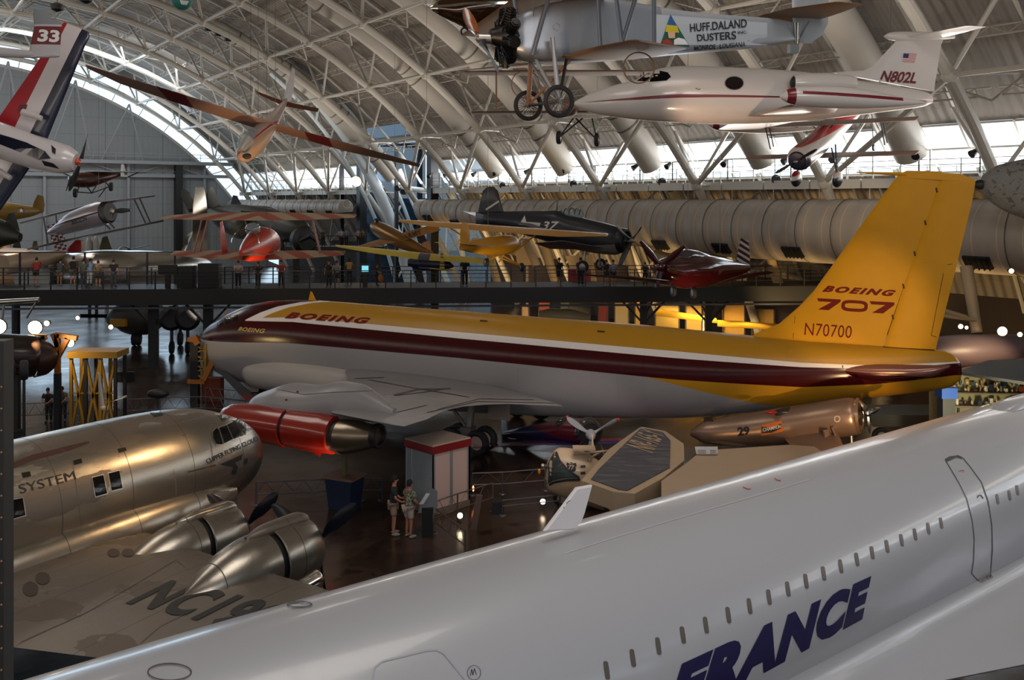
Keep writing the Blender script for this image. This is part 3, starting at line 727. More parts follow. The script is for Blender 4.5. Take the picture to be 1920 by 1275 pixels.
a = FJ.y(570, 838, YE); MB().wing([(a, a+V((-.8, 0, .02)), .1, (0, 1, 0)), (FJ.y(592, 852, YE), FJ.y(600, 856, YE), .05, (0, 1, 0))]).build('pod_strake', redm, jet)
py_ = []
for px, a, b, w in ((472, 757, 785, .12), (482, 742, 790, .55), (510, 729, 790, .8), (545, 719, 788, .95), (590, 723, 790, .9), (640, 716, 788, .8), (680, 722, 790, .5), (740, 765, 790, .15)):
    A = FJ.y(px, a, YE-.8); B = FJ.y(px, b, YE-.8); py_.append((A.x, A.z, B.z, w, .45))
py_.sort(); po = fus(py_, 28, 2.3, 50).xf(Matrix.Translation((0, YE-.8, 0))).build('pylon', wmt, jet); tp = bvh_of(po)
for x, y in ((558, 735), (537, 750)): pxmark('drain_hole', poly2d(ell(x, y, 2.6, 1.8, 10)), tp, dark, po, nx=0)
pxmark('panel_line', line2d([(520, 730), (570, 740), (620, 736), (700, 733)], .8), tp, dark, po, nx=16, ny=0)
# main landing gear
gy = 3.2; rt = .52
def gw(px, py): q = FJ.y(px, py, gy); return q
for px, py in ((853, 818), (902, 829)):
    q = gw(px, py); q.z = rt
    wheel('gear_wheel', (q.x, gy+.35, rt), (0, 1, 0), rt, .34, jet, rubber, mat('gear_hub', '9a8078', .5))
    wheel('gear_wheel', (q.x, gy-.45, rt), (0, 1, 0), rt, .34, jet, rubber, mat('gear_hub', '9a8078', .5))
q0 = gw(853, 818).x; q1 = gw(902, 829).x; gm = mat('gear_strut', '6c6660', .4, .4)
g = MB().tube((q0, gy, rt), (q1, gy, rt), .12); g.tube(((q0+q1)/2, gy, rt), ((q0+q1)/2-.1, gy-.3, 2.4), .14, .17, 12); g.tube(((q0+q1)/2, gy, rt+.4), ((q0+q1)/2+1.3, gy-.2, 2.2), .07); g.box(((q0+q1)/2, gy, rt+.35), (.5, .5, .35)); g.build('gear_strut', gm, jet)
MB().box((q1-.4, gy-.9, 1.75), (1.0, .06, 1.0)).build('gear_door', mat('gear_door', '84766c', .5), jet)
for s_ in (-1,):
    wheel('gear_wheel', (q0, -gy, rt), (0, 1, 0), rt, .34, jet, rubber, mat('gear_hub', '9a8078', .5)); wheel('gear_wheel', (q1, -gy, rt), (0, 1, 0), rt, .34, jet, rubber, mat('gear_hub', '9a8078', .5))
    MB().tube(((q0+q1)/2, -gy, rt), ((q0+q1)/2, -gy+.3, 2.4), .15).tube((q0, -gy, rt), (q1, -gy, rt), .12).build('gear_strut', gm, jet)
# nose gear with its long forward door
n0 = FJ.y(478, 715); n1 = FJ.y(408, 690)
wheel('nose_wheel', (n0.x-.4, .3, .45), (0, 1, 0), .45, .26, jet, rubber, gm); wheel('nose_wheel', (n0.x-.4, -.3, .45), (0, 1, 0), .45, .26, jet, rubber, gm)
MB().tube((n0.x-.4, 0, .45), (n0.x-.3, 0, 1.9), .1).tube((n0.x-.4, -.3, .45), (n0.x-.4, .3, .45), .06).build('nose_gear_strut', gm, jet)
MB().prism([FJ.y(404, 690, 1.0), FJ.y(414, 688, 1.0), FJ.y(470, 735, 1.4), FJ.y(478, 748, 1.4), FJ.y(462, 752, 1.4)], .06).build('nose_gear_door', mat('door_dark', '35302f', .45, layers=[('z<%.3f' % (FJ.y(430, 735, 1.2).z), '6a1a18')]), jet)
MB().prism([FJ.y(440, 700, .6), FJ.y(488, 722, .6), FJ.y(484, 735, .6), FJ.y(470, 735, .6)], .05).build('nose_gear_door', mat('belly_paint', '9c9690'), jet)
# jack stand under the nozzle
jk = thing('tail_stand', 'dark blue ballast tub with post holding up the red engine nozzle', 'stand', FJ)
p = atz(646, 952, 0.); q = FJ.I @ p; e = FJ.y(646, 845, YE)
tb = MB(); c0 = [(-.55, -.4), (.55, -.4), (.55, .4), (-.55, .4)]
tb.loft([[V((q.x+a*s_, q.y+b*s_, z)) for a, b in c0] for s_, z in ((.8, 0), (.98, 1.0), (1.02, 1.05))]); tb.build('tub', mat('tub_blue', '14223a', .6), jk)
MB().box((q.x, q.y, 1.1), (1.2, .9, .08)).build('lid', mat('tub_lid', '6c5044', .6), jk)
pst = MB(); pst.box((q.x, q.y, 1.9), (.16, .16, 1.6)); pst.beam((q.x, q.y, 2.6), (e.x, e.y, e.z), .22); pst.build('post', mat('post_olive', '54523a', .5), jk)

# ================================================================ long white supersonic airliner in the foreground
FC = Fr((-5.02, 6.62, 0), -142.8)
sst = thing('supersonic_airliner', 'long white supersonic airliner in front with FRANCE in blue letters', 'aircraft', FC)
sstm = mat('gloss_white', '94969b', .28, coat=.35, var=.03, vs=.4, bump='max((x*.5-floor(x*.5))>.992, 0)', bumpd=.002)
zc = 5.1
tab = [(-46, zc+1.2, zc-.9, .8), (-40, zc+1.44, zc-1.3, 1.3), (-30, zc+1.45, zc-1.45, 1.44), (-12, zc+1.45, zc-1.45, 1.44), (-3, zc+1.45, zc-1.45, 1.44), (1.5, zc+1.36, zc-1.45, 1.4), (5, zc+1.15, zc-1.42, 1.32), (9, zc+.8, zc-1.35, 1.15), (14, zc+.2, zc-1.1, .75), (19, zc-.5, zc-.9, .15)]
so = fus(tab, 128, 2, 140).build('fuselage', sstm, sst)
# wing with fillet
rings = []
for x, yo, fl in ((1, 1.25, 0), (-3, 1.38, .06), (-6, 1.52, .12), (-9, 1.65, .2), (-12.3, 1.95, .4), (-13.7, 2.45, .6), (-16, 3.4, .8), (-20, 5.4, 1), (-26, 8.6, 1), (-33, 11.6, 1), (-35, 11.7, 1)):
    z0 = zc-.52; r = [V((x, 1.15, z0+.06)), V((x, 1.36, z0)), V((x, 1.42+.02*fl, z0-.13)), V((x, 1.46+.08*fl, z0-.24)), V((x, 1.46+(yo-1.46)*.35+.1*fl, z0-.42)), V((x, 1.5+(yo-1.5)*.75, z0-.52)), V((x, yo, z0-.60)), V((x, yo-.03, z0-.64)), V((x, 1.3, z0-1.0)), V((x, .9, z0-1.0))]
    rings.append(r)
sw = MB().loft(rings).build('wing', sstm, sst, 50)
MB().loft([[V((p.x, -min(p.y, 2.6+.05*p.y), p.z)) for p in r] for r in rings]).build('wing', sstm, sst, 50)
ts = bvh_of([so, sw]); blue_t = mat('blue_lettering', '120c3a', .4); wing_t = mat('window_recess', '4c443e', .35); grl = mat('grey_line', '3c3a3c', .6)
mark('lettering', text2d('FRANCE', .066, .24, 1.12), ((1253, 1254.6), (1632.5, 1079), (1627, 1155), (1238, 1368)), ts, blue_t, so, nx=36, ny=12)
WP = [(286, 745), (388, 697), (488, 650), (584, 607), (674, 568), (762, 529), (845, 494), (921, 459), (995, 427), (1066, 396), (1135, 366), (1202, 338), (1265, 311), (1325, 285), (1383, 260), (1440, 236), (1493, 213), (1545, 190), (1595, 169)]
for i, (a, b) in enumerate(WP+[(1815, 75), (1862, 60), (1893, 40)]):
    px, py = 1000+a/2.087, 900+b/2.087; h = 17.5-.40*i*.95 if i < 19 else 9.6; w = h*.30; sl = .14
    pts = []
    for k in range(14):
        t = 2*PI*k/14; dx, dy = math.cos(t), math.sin(t); yy = (h-w)*(1 if dy > 0 else -1)*(1 if abs(dy) > .02 else 0)+dy*w
        pts.append((px+dx*w*.9+yy*sl, py+yy))
    pxmark('cabin_window', poly2d(pts), ts, wing_t, so, nx=2, ny=6, off=.008)
def pl(name, pts, w, m=grl, nx=20, ny=10, closed=False): return pxmark(name, line2d(pts+([pts[0]] if closed else []), w), ts, m, so, nx=nx, ny=ny, off=.008)
pl('door_outline', [(1797, 905), (1775, 868), (1772, 862), (1780, 857), (1795, 855), (1806, 860), (1822, 880), (1840, 905), (1852, 940), (1859, 985), (1860, 1030), (1856, 1083), (1852, 1087)], 1.6)
pl('door_outline', [(1797, 905), (1812, 935), (1822, 975), (1826, 1010), (1825, 1050), (1821, 1075), (1833, 1088), (1838, 1090)], 1.4)
pxmark('door_cap', poly2d([(1771, 861), (1795, 854), (1804, 858), (1802, 861), (1793, 858), (1776, 866)]), ts, grl, so, nx=6, ny=3)
pxmark('door_latch', poly2d([(1834, 1087), (1858, 1078), (1861, 1083), (1840, 1092)]), ts, wing_t, so, nx=3, ny=2)
pl('door_handle', [(1832, 934), (1834, 929), (1839, 929), (1843, 935)], 1.6, dark)
pl('seam_line', [(1057, 1039), (1150, 1009), (1300, 964), (1400, 935), (1517, 900)], 1.0, mat('pale_seam', 'b8b6b2', .5))
pl('marking_arrow', [(1393, 914), (1403, 918), (1408, 917)], 1.6, redp); pl('marking_arrow', [(1452, 897), (1457, 901), (1464, 902)], 1.6, redp); pl('marking_arrow', [(1797, 884), (1806, 882), (1806, 886)], 1.2, redp)
pl('hatch_outline', [(700, 1275), (703, 1252), (716, 1241), (800, 1220), (818, 1219), (832, 1226), (850, 1248), (872, 1275)], 3, mat('hatch_grey', '8a8e96', .5))
pxmark('round_hatch', ring2d(562, 1135, 24, 6.4, 2.4), ts, grl, so, nx=8, ny=3); pxmark('round_hatch', ring2d(318, 1262, 42, 17, 2.6), ts, grl, so, nx=8, ny=4)
pxmark('round_emblem', ring2d(888, 1262, 13, 14, 1), ts, grl, so, nx=4, ny=4); pl('round_emblem', [(881, 1268), (884, 1255), (886, 1266), (889, 1254), (893, 1266)], 1.2, dark)
# upright blade aerial
bl_ = [FC.y(1018.7, 995.5), FC.y(1080, 914), FC.y(1108.6, 908.8), FC.y(1094, 962), FC.y(1087, 980), FC.y(1075, 992)]
bw = MB(); c = sum(bl_, V())/len(bl_); bw.loft([[V((c.x+(p.x-c.x)*k, y, c.z+(p.z-c.z)*k)) for p in bl_] for y, k in ((-.03, .93), (-.015, 1), (.015, 1), (.03, .93))])
bo_ = bw.build('blade_aerial', mat('aerial_white', 'c0bec0', .5), sst); tb_ = bvh_of(bo_)
pxmark('scratch', line2d([(1062, 945), (1065, 941), (1069, 938)], 1.2), tb_, dark, bo_, nx=0, off=.004); pxmark('scratch', poly2d(ell(1057, 952, 1, 1, 8)), tb_, dark, bo_, nx=0, off=.004)
# long low aerial housing on the spine
a = FC.y(1838, 786); b = FC.y(1925, 760); ah = fus([(b.x-2.4, a.z+.1, a.z-.15, .05), (b.x-1, a.z+.2, a.z-.15, .2), (b.x, a.z+.22, a.z-.15, .26), ((a.x+b.x)/2, a.z+.18, a.z-.15, .26), (a.x, a.z-.05, a.z-.15, .04)], 16, 2.4, 20)
ah.build('aerial_housing', sstm, sst)
# landing gear, hidden behind the body from here
for x, y in ((-24, 3.8), (-24, -3.8), (9, 0)):
    g = MB().tube((x, y, .5), (x, y, zc-1), .16, n=10); g.build('gear_strut', steel, sst)
    for s_ in (-.45, .45): wheel('gear_wheel', (x, y+s_, .55), (0, 1, 0), .55, .35, sst, rubber, steel)

# ================================================================ polished silver four-engined airliner
FS = Fr((-7.65, 27.9, 0), 56)
sil = thing('silver_airliner', 'bare metal four-engined propeller airliner with black window panes, lower left', 'aircraft', FS)
silm = mat('bare_metal', '9a948a', .3, .92, layers=[('noise(.7,5,.35,1,1)>.60', '6e655c', .5, .8), ('noise(1.1,5,.3,1,1.5)<.36', 'a49e92', .36, .9), ('(x*.55-floor(x*.55))>.988', '55504a', .5, .8)], bump='noise(1.6,4)+max((x*.55-floor(x*.55))>.985,(z*1.3-floor(z*1.3))>.985)*-.4', bumpd=.014)
silw = mat('wing_metal', '7c736a', .45, .75, layers=[('noise(.8,6,1,.4,1)>.56', '695f55', .55, .6), ('noise(2.2,4)<.34', '827a6e', .5, .7), ('(y*.7-floor(y*.7))>.985', '4c463f', .5, .6)], bump='noise(1.3,5)', bumpd=.02)
zc = 3.22
stab = [(0.03, zc-.1, zc-.2, .03), (-.06, zc+.22, zc-.5, .35), (-.25, zc+.50, zc-.82, .66), (-.6, zc+.80, zc-1.1, .95), (-1.1, zc+1.06, zc-1.32, 1.2), (-1.9, zc+1.36, zc-1.5, 1.43), (-3, zc+1.55, zc-1.6, 1.57), (-4.5, zc+1.62, zc-1.62, 1.61), (-8, zc+1.62, zc-1.62, 1.61), (-11, zc+1.5, zc-1.45, 1.45), (-15, zc+1.2, zc-.7, .95), (-19.5, zc+.8, zc+.2, .2)]
stab = [(x-(.33 if x > -5 else 0), a, b, c) for x, a, b, c in stab]
sb = fus(stab, 72, 2, 110).build('fuselage', silm, sil)
def swing(s):
    n = V((0, .11*s, 1)).normalized(); return (-5, -1.4*s, 2.25), n
p0, n = swing(1)
wpoly = [(-420, 1190), (13, 1212), (213, 1237), (262, 1208), (420, 1226), (700, 1268), (760, 1275), (780, 1180), (690, 1135), (597, 1100), (500, 1073), (430, 1052), (330, 1018), (240, 985), (-60, 1010)]
w = plan_wing(FS, wpoly, p0, n, 26, .11, .7, y1=-.9); w1 = w.build('wing', silw, sil)
fl = plan_wing(FS, [(213, 1237), (262, 1208), (330, 1217), (430, 1228), (420, 1262), (300, 1255)], (-5, -1.4, 2.15), n, 8, .1, .2); fl.build('flap', mat('flap_brown', '5c5048', .5, .5), sil)
p2, n2 = swing(-1)
# far wing seen over the body
fw = MB().wing([((-3.4, 1.2, 2.3), (-8.6, 1.2, 2.2), .6, n2), ((-4.6, 7, 2.95), (-8.9, 7, 2.85), .42, n2), ((-6.0, 13.5, 3.6), (-8.6, 13.5, 3.6), .2, n2)], n=12); fw.build('wing', silw, sil)
# fillet between body and near wing
fi = fus([(-2.2, 2.6, 2.1, .05), (-3.4, 2.85, 1.7, .35), (-6, 2.95, 1.6, .55), (-9, 2.8, 1.6, .5), (-12, 2.4, 1.7, .1)], 24, 2, 30).xf(Matrix.Translation((0, -1.45, 0))); fi.build('wing_fillet', silm, sil)
stt = bvh_of([sb]); stw = bvh_of([w1])
for q in ([(398.3, 810), (405, 803.3), (409.3, 807.3), (416.7, 833.3), (405, 833.3), (399, 823.3)], [(410, 803.3), (423.3, 798.3), (435, 824), (420, 831.7)], [(425, 797.3), (436.7, 791.7), (456.7, 816.7), (437.3, 823.3)], [(437.3, 788.3), (446.7, 785), (470.7, 807.3), (459.3, 813.3)]):
    c = (sum(p[0] for p in q)/len(q), sum(p[1] for p in q)/len(q))
    pxmark('window_frame', poly2d([(c[0]+(x-c[0])*1.16, c[1]+(y-c[1])*1.12) for x, y in q]), stt, mat('frame_silver', 'b8b2a8', .3, .8), sb, nx=6, ny=6, off=.012)
    pxmark('cockpit_window', poly2d(q), stt, glassd, sb, nx=6, ny=6, off=.03)
for q in ([(173, 896), (193, 891), (200, 925), (179, 931)], [(203, 888), (223, 883), (229, 915), (209, 920)], [(18, 939), (42, 934), (47, 966), (23, 973)]):
    c = (sum(p[0] for p in q)/4, sum(p[1] for p in q)/4)
    pxmark('window_frame', poly2d([(c[0]+(x-c[0])*1.14, c[1]+(y-c[1])*1.10) for x, y in q]), stt, mat('frame_silver', 'b8b2a8'), sb, nx=4, ny=5, off=.012)
    pxmark('cabin_window', poly2d(q), stt, glassd, sb, nx=4, ny=5, off=.022)
for q in ([(137, 864), (152, 860), (154, 868), (139, 872)], [(220, 842), (235, 839), (237, 845), (223, 849)], [(40, 887), (56, 884), (58, 893), (43, 896)], [(281, 773), (300, 770), (306, 778), (289, 782)], [(408, 778), (424, 774), (432, 783), (417, 790)]):
    pxmark('roof_window', poly2d(q), stt, mat('green_glass', '22241c', .2), sb, nx=3, ny=3, off=.012)
bls = mat('black_lettering', '101014', .6)
mark('lettering', text2d('AIRWAYS SYSTEM', .0, .0), ((-125, 949), (138, 883), (143, 899), (-122, 967)), stt, bls, sb, nx=20, ny=4)
mark('lettering', text2d('CLIPPER FLYING CLOUD', .01, .1), ((385, 862), (481, 818), (484, 826), (389, 870)), stt, bls, sb, nx=20, ny=2)
pxmark('emblem', poly2d([(411, 871), (432, 862), (455, 851), (452, 862), (440, 868), (446, 876), (441, 890), (434, 889), (437, 876), (424, 874)], [(457, 862), (464, 858), (463, 868), (458, 872)]), stt, bls, sb, nx=6, ny=5)
pxmark('service_panel', poly2d([(352, 884), (404, 871), (405, 873), (353, 886)]), stt, brass, sb, nx=6, ny=1)
for L in ([(90, 815), (135, 862), (143, 910), (152, 985)], [(325, 880), (330, 915), (328, 960)], [(390, 800), (398, 850), (396, 890)]): pxmark('skin_seam', line2d(L, 1.0), stt, mat('seam', '5a544c', .6), sb, nx=6, ny=16, off=.006)
pxmark('brown_streak', poly2d([(12, 872), (60, 853), (120, 838), (166, 827), (168, 831), (130, 845), (60, 864), (12, 884)]), stt, mat('streak', '4c342a', .5, .5), sb, nx=14, ny=3, off=.004)
mark('registration', text2d('NC19903', .035, 0, 1.06), ((323, 1088), (640, 1158), (545, 1208), (232, 1133)), stw, mat('wing_lettering', '1c1b1a', .6), w1, nx=16, ny=6, off=.012)
for q in (ell(57, 1105, 15, 14, 12), ell(80, 1085, 14, 12, 12), ell(213, 1037, 12, 8, 12), ell(240, 1037, 12, 8, 12)): pxmark('fuel_stain', poly2d(q), stw, mat('stain', '453c35', .6, .4), w1, nx=3, ny=3, off=.01)
pxmark('panel_line', line2d([(345, 1062), (330, 1050), (250, 1098), (160, 1150), (14, 1215)], 1), stw, mat('seam', '5a544c'), w1, nx=14, ny=0)
pxmark('panel_line', line2d([(262, 1208), (300, 1175), (350, 1150)], 1), stw, mat('seam', '5a544c'), w1, nx=8, ny=0)
# nacelles
def nac(hub, yc, roll_ang, big):
    h = FS.y(hub[0], hub[1], yc); X, Z = h.x, h.z; T = Matrix.Translation((0, yc, 0)); r = .66
    tabn = [(X-1.54, Z+r, Z-r, r), (X-2.0, Z+r*.97, Z-r*1.0, r*.98), (X-2.5, Z+r*.80, Z-r*1.0, r*.86), (X-2.95, Z+r*.5, Z-r*.8, r*.62), (X-3.3, Z+r*.2, Z-r*.5, r*.3), (X-3.5, Z, Z-r*.4, .04)]
    tabn.sort(); fus(tabn, 40, 2, 30).xf(T).build('nacelle', silm, sil)
    MB().lathe([(-1.62, r*.95), (-1.28, r*.93)], (X, yc, Z), (1, 0, 0), 32).build('cowl_gap', dark, sil)
    c = MB(); c.lathe([(-1.42, r*1.04), (-1.4, r*1.08), (-.9, r*1.08), (-.45, r*1.0), (-.34, r*.9), (-.32, r*.84), (-.45, r*.8), (-1.38, r*.9)], (X, yc, Z), (1, 0, 0), 40, False)
    c.build('engine_cowling', silm, sil)
    s_ = fus([(X-2.0, Z+r*1.05, Z+r*.8, .04), (X-1.5, Z+r*1.2, Z+r*.8, .17), (X-.6, Z+r*1.2, Z+r*.7, .2), (X-.4, Z+r*1.1, Z+r*.7, .18)], 14, 2.5, 12).xf(T); s_.build('air_scoop', silm, sil)
    radial('radial_engine', (X-.6, yc, Z), (1, 0, 0), r*.8, sil, dark, 9, .4)
    propeller('propeller', (X, yc, Z), (1, 0, 0), 3, 1.58, .30, sil, mat('blade_black', '121620', .3), steel, roll_ang, .13, twist=.8)
    e = MB().lathe([(0, .16), (.55, .2), (.6, .17), (.6, .1)], (X-1.0, yc-.45, Z-.62), (1, 0, 0), 16); e.build('exhaust_pipe', chrome, sil)
a_, b_, d_ = frame_of((1, 0, 0)); 
nac((460, 986), -3.62, .72, 0); nac((595, 1013), -7.0, .72, 1)
for yc in (3.62, 7.0):
    X, Z, r = -3.6 if yc < 5 else -4.4, 2.5 if yc < 5 else 2.9, .66
    fus([(X-7, Z, Z-.2, .05), (X-4.8, Z+.3, Z-.5, .45), (X-1.4, Z+r, Z-r, r), (X-.4, Z+r, Z-r, r), (X-.3, Z+.5, Z-.5, .5)], 24, 2, 20).xf(Matrix.Translation((0, yc, 0))).build('nacelle', silm, sil)
    propeller('propeller', (X, yc, Z), (1, 0, 0), 3, 1.58, .3, sil, dark, steel, .5, .13)
# mast, loop wire, wheels, tail
a = FS.y(193, 765); m_ = MB(); m_.tube(a, FS.y(185, 699), .05, .03, 8); m_.ball(FS.y(193, 764), .07, 8, 6); m_.build('aerial_mast', mat('mast', 'a8a098', .4, .5), sil)
MB().wing([(FS.y(238, 745), FS.y(195, 757), .05, (0, 1, 0)), (FS.y(238, 742), FS.y(225, 747), .03, (0, 1, 0))]).build('dorsal_fairing', silm, sil)
MB().wing([((-14, 0, zc+1.1), (-18.8, 0, zc+.8), .35, (0, 1, 0)), ((-17, 0, zc+3.6), (-19.2, 0, zc+3.4), .2, (0, 1, 0))]).build('tail_fin', silm, sil)
for s_ in (-1, 1):
    wheel('main_wheel', (-4.6, 3.62*s_, .6), (0, 1, 0), .6, .4, sil, rubber, steel); MB().tube((-4.6, 3.62*s_+.3, .6), (-5, 3.62*s_+.3, 2.3), .09).build('gear_leg', steel, sil)

# ================================================================ helpers for hung aircraft
def P3(fr, px, py, Z): return fr.I @ at(px, py, Z)
def tubef(fr, pts, n=20, sm=True):
    "a fuselage through photo points at given depths: px, py, depth, radius"
    if sm and len(pts) > 2: t_ = [(i,)+tuple(p) for i, p in enumerate(pts)]; pts = [r[1:] for r in smoothtab(t_, 4*len(pts))]
    return MB().path([P3(fr, *p[:3]) for p in pts], [p[3] for p in pts], n)
def wgx(fr, sts, n=8, tip=True):
    "wing: stations of (leading edge px,py,depth), (trailing edge px,py,depth), thickness, up"
    return MB().wing([(P3(fr, *a), P3(fr, *b), t, fr.I.to_3x3() @ V(u)) for a, b, t, u in sts], n=n, tip=tip)
def rod(fr, a, b, r, mb=None): mb = mb or MB(); return mb.tube(P3(fr, *a), P3(fr, *b), r, n=6)
def cables(fr, root, pts):
    for px, py, Z in pts:
        a = P3(fr, px, py, Z); b = V(a); w = fr.M @ a; w.z = 26; MB().tube(a, fr.I @ w, .011, n=4).build('hanging_cable', mat('cable', '5a5a58', .5), root)
# ================================================================ white business jet
FL = Fr((6.5, 33.5, 13.2), 180)
lj = thing('business_jet', 'white twin-engine business jet with tip tanks and maroon stripe, hanging', 'aircraft', FL)
ls = lambda px, py, y=.8: (lambda p: (p.x, p.z))(FL.y(px, py, y))
envl = {'su': [ls(*p) for p in ((1100, 188.5), (1150, 184.5), (1200, 180.5), (1280, 176), (1350, 177.5), (1463, 180), (1600, 183), (1740, 185))], 'sd': [ls(*p) for p in ((1100, 189), (1150, 187), (1200, 186), (1280, 183), (1350, 182.5), (1463, 183), (1600, 187), (1740, 189))]}
ljm = mat('jet_white', 'c2bcb8', .3, coat=.4, layers=[('(z<pw(x,su))*(z>pw(x,sd))*(x<%.2f)' % ls(1100, 188)[0], '6a1420')], env=envl, var=.03)
rows = [(1075, 193, 196, .03), (1085, 186, 202), (1110, 174, 212), (1150, 160, 219), (1190, 150, 224), (1215, 137, 226), (1240, 128, 228), (1280, 124, 230), (1360, 126, 233), (1440, 130, 231), (1520, 137, 226), (1600, 150, 217), (1680, 162, 207), (1730, 171, 200), (1748, 178, 193, .08)]
lb = fus_px(FL, rows, .8, 40, 2.1, 80).build('fuselage', ljm, lj)
lf = MB().wing([vst(FL, (1558, 136), (1752, 172), .25), vst(FL, (1620, 132), (1753, 157), .22), vst(FL, (1636, 124), (1756, 140), .2), vst(FL, (1678, 79), (1765, 83), .14), vst(FL, (1690, 68), (1770, 72), .12)], tip=False).build('tail_fin', ljm, lj)
bu = fus([(FL.y(px, 68).x, FL.y(px, 68-h).z, FL.y(px, 68+h).z, r_) for px, h, r_ in ((1657, .6, .02), (1668, 7, .13), (1690, 9, .17), (1740, 8, .15), (1790, 4, .05))][::-1], 16, 2, 20); bu.build('tail_bullet', ljm, lj)
for s_, q in ((1, ((1868, 63), (1845, 67))), (-1, None)):
    t1, t2 = (FL.y(1700, 70, .1*s_), FL.y(1762, 72, .1*s_))
    sh = V((-1.05, 2.2*s_, 0)); MB().wing([(t1, t2, .11, (0, 0, 1)), (t1+sh, t2+V((-.55, 2.2*s_, 0)), .06, (0, 0, 1))]).build('tailplane', ljm, lj)
tl = bvh_of([lb, lf]); mart = mat('maroon_lettering', '5a1018')
mark('registration', text2d('N802L', .03, .22), ((1653, 132), (1720, 136), (1717, 157), (1648, 153)), tl, mart, lf, nx=12, ny=4)
fl_ = [(0, 0), (1, 0), (1, 1), (0, 1)]
FQ = ((1694, 100), (1719, 101.5), (1714.5, 117.5), (1691.5, 115.5))
mark('flag', poly2d(fl_), FQ, tl, mat('flag_white', 'd8d4d0'), lf, nx=0, off=.006)
for k in range(7): mark('flag_stripe', poly2d([(0, k*2/13), (1, k*2/13), (1, (k*2+1)/13), (0, (k*2+1)/13)]), FQ, tl, mat('flag_red', 'a02030'), lf, nx=0, bbox=(0, 1, 0, 1), off=.010)
mark('flag_canton', poly2d([(0, .46), (.42, .46), (.42, 1), (0, 1)]), FQ, tl, mat('flag_blue', '1c2450'), lf, nx=0, bbox=(0, 1, 0, 1), off=.014)
pxmark('windshield', poly2d([(1194, 152), (1214, 138), (1228, 131), (1252, 136), (1258, 144), (1250, 151), (1222, 153.5)]), tl, glassd, lb, nx=6, ny=3)
pxmark('windshield_pillar', line2d([(1217, 153), (1225, 132)], 2.5), tl, ljm, lb, nx=2, ny=2, off=.03)
pxmark('cabin_window', poly2d(ell(1376.5, 156, 17, 12, 24)), tl, mat('window_black', '1a1214', .1), lb, nx=6, ny=5)
pxmark('window_rim', ring2d(1376.5, 156, 18.5, 13.5, 1.4), tl, greyp, lb, nx=6, ny=5, off=.008)
pxmark('handle', line2d([(1304, 165), (1308, 168), (1313, 167)], 1.2), tl, dark, lb, nx=0)
for s_ in (1, -1):
    e = FL.y(1488, 156, 1.15); e.y = 1.15*s_
    o = MB().lathe([(0, .22), (.02, .3), (-.3, .36), (-1.2, .37), (-2.0, .28), (-2.2, .22)], e, (1, 0, 0), 24).build('engine_pod', ljm, lj)
    MB().lathe([(.012, .005), (.03, .225), (0, .27)], e, (1, 0, 0), 24, False).ball(e+V((-.02, 0, 0)), .235, 16, 10, (.62, 1, 1)).build('engine_intake', dark, lj)
    a, b = FL.y(1402, 217, .7), FL.y(1565, 211, .7); c, d = FL.y(1480, 197, 4.9), FL.y(1575, 198, 4.9)
    for q in (a, b, c, d): q.y *= s_
    MB().wing([(a, b, .26, (0, 0, 1)), (c, d, .13, (0, 0, 1))], n=10).build('wing', mat('jet_wing', '9c9490', .3, coat=.3), lj)
    tt = []
    for px, yt, yb in ((1462, 180, 182), (1468, 174, 188), (1478, 167, 193), (1495, 162.5, 198), (1560, 161, 203), (1620, 168, 204), (1680, 180, 201), (1735, 190.5, 195)):
        A = FL.y(px, yt, 5.2); B = FL.y(px, yb, 5.2); tt.append((A.x, A.z, B.z, (A.z-B.z)/2))
    tt.sort(); X1, X2 = FL.y(1474, 181, 5.2).x, FL.y(1489, 181, 5.2).x; zs = FL.y(1560, 178, 5.2).z; ze = FL.y(1680, 190, 5.2).z; xs_, xe = FL.y(1500, 178, 5.2).x, FL.y(1690, 190, 5.2).x
    tm = mat('tank_white', 'c2bcb8', .3, coat=.4, layers=[('(x<%.3f)*(x>%.3f)' % (X1, X2), '6a1420'), ('(x<%.3f)*(x>%.3f)*(abs(z-%.3f-(x-%.3f)*%.4f)<.05)' % (xs_, xe, zs+.05, xs_, (ze-zs)/(xe-xs_)), '6a1420')])
    fus(tt, 28, 2, 40).xf(Matrix.Translation((0, 5.2*s_, 0))).build('tip_tank', tm, lj)
cables(FL, lj, [(1465, 150, 33.5), (1670, 120, 33.5)])
# ================================================================ silver crop-dusting biplane
FD = Fr((1.6, 19.8, 13.0), -161)
du = thing('crop_duster_biplane', 'silver fabric crop duster biplane with black radial engine and lettered side, hanging', 'aircraft', FD)
dum = mat('doped_silver', '80868e', .38, .5, layers=[('x<%.3f' % FD.y(1225, 60).x, '8c9094', .45, .3)], bump='max((x*3-floor(x*3))>.96,0)', bumpd=.01, var=.06)
rows = [(962, 36, 104), (975, 26, 110), (1010, 13, 116), (1060, 4, 117), (1120, -2, 114), (1200, 12, 108), (1275, 23, 101), (1340, 29, 96), (1400, 33, 91), (1450, 37, 85), (1495, 45, 76, .10)]
db = fus_px(FD, rows, .72, 48, 5.5, 70).build('fuselage', dum, du)
td = bvh_of(db); blk = mat('black_lettering', '101014')
pxmark('side_panel', poly2d([(1225, 27), (1438, 43), (1438, 85), (1225, 103)][::1]), td, mat('panel_white', '9aa0a6', .5), db, nx=12, ny=4, off=.012)
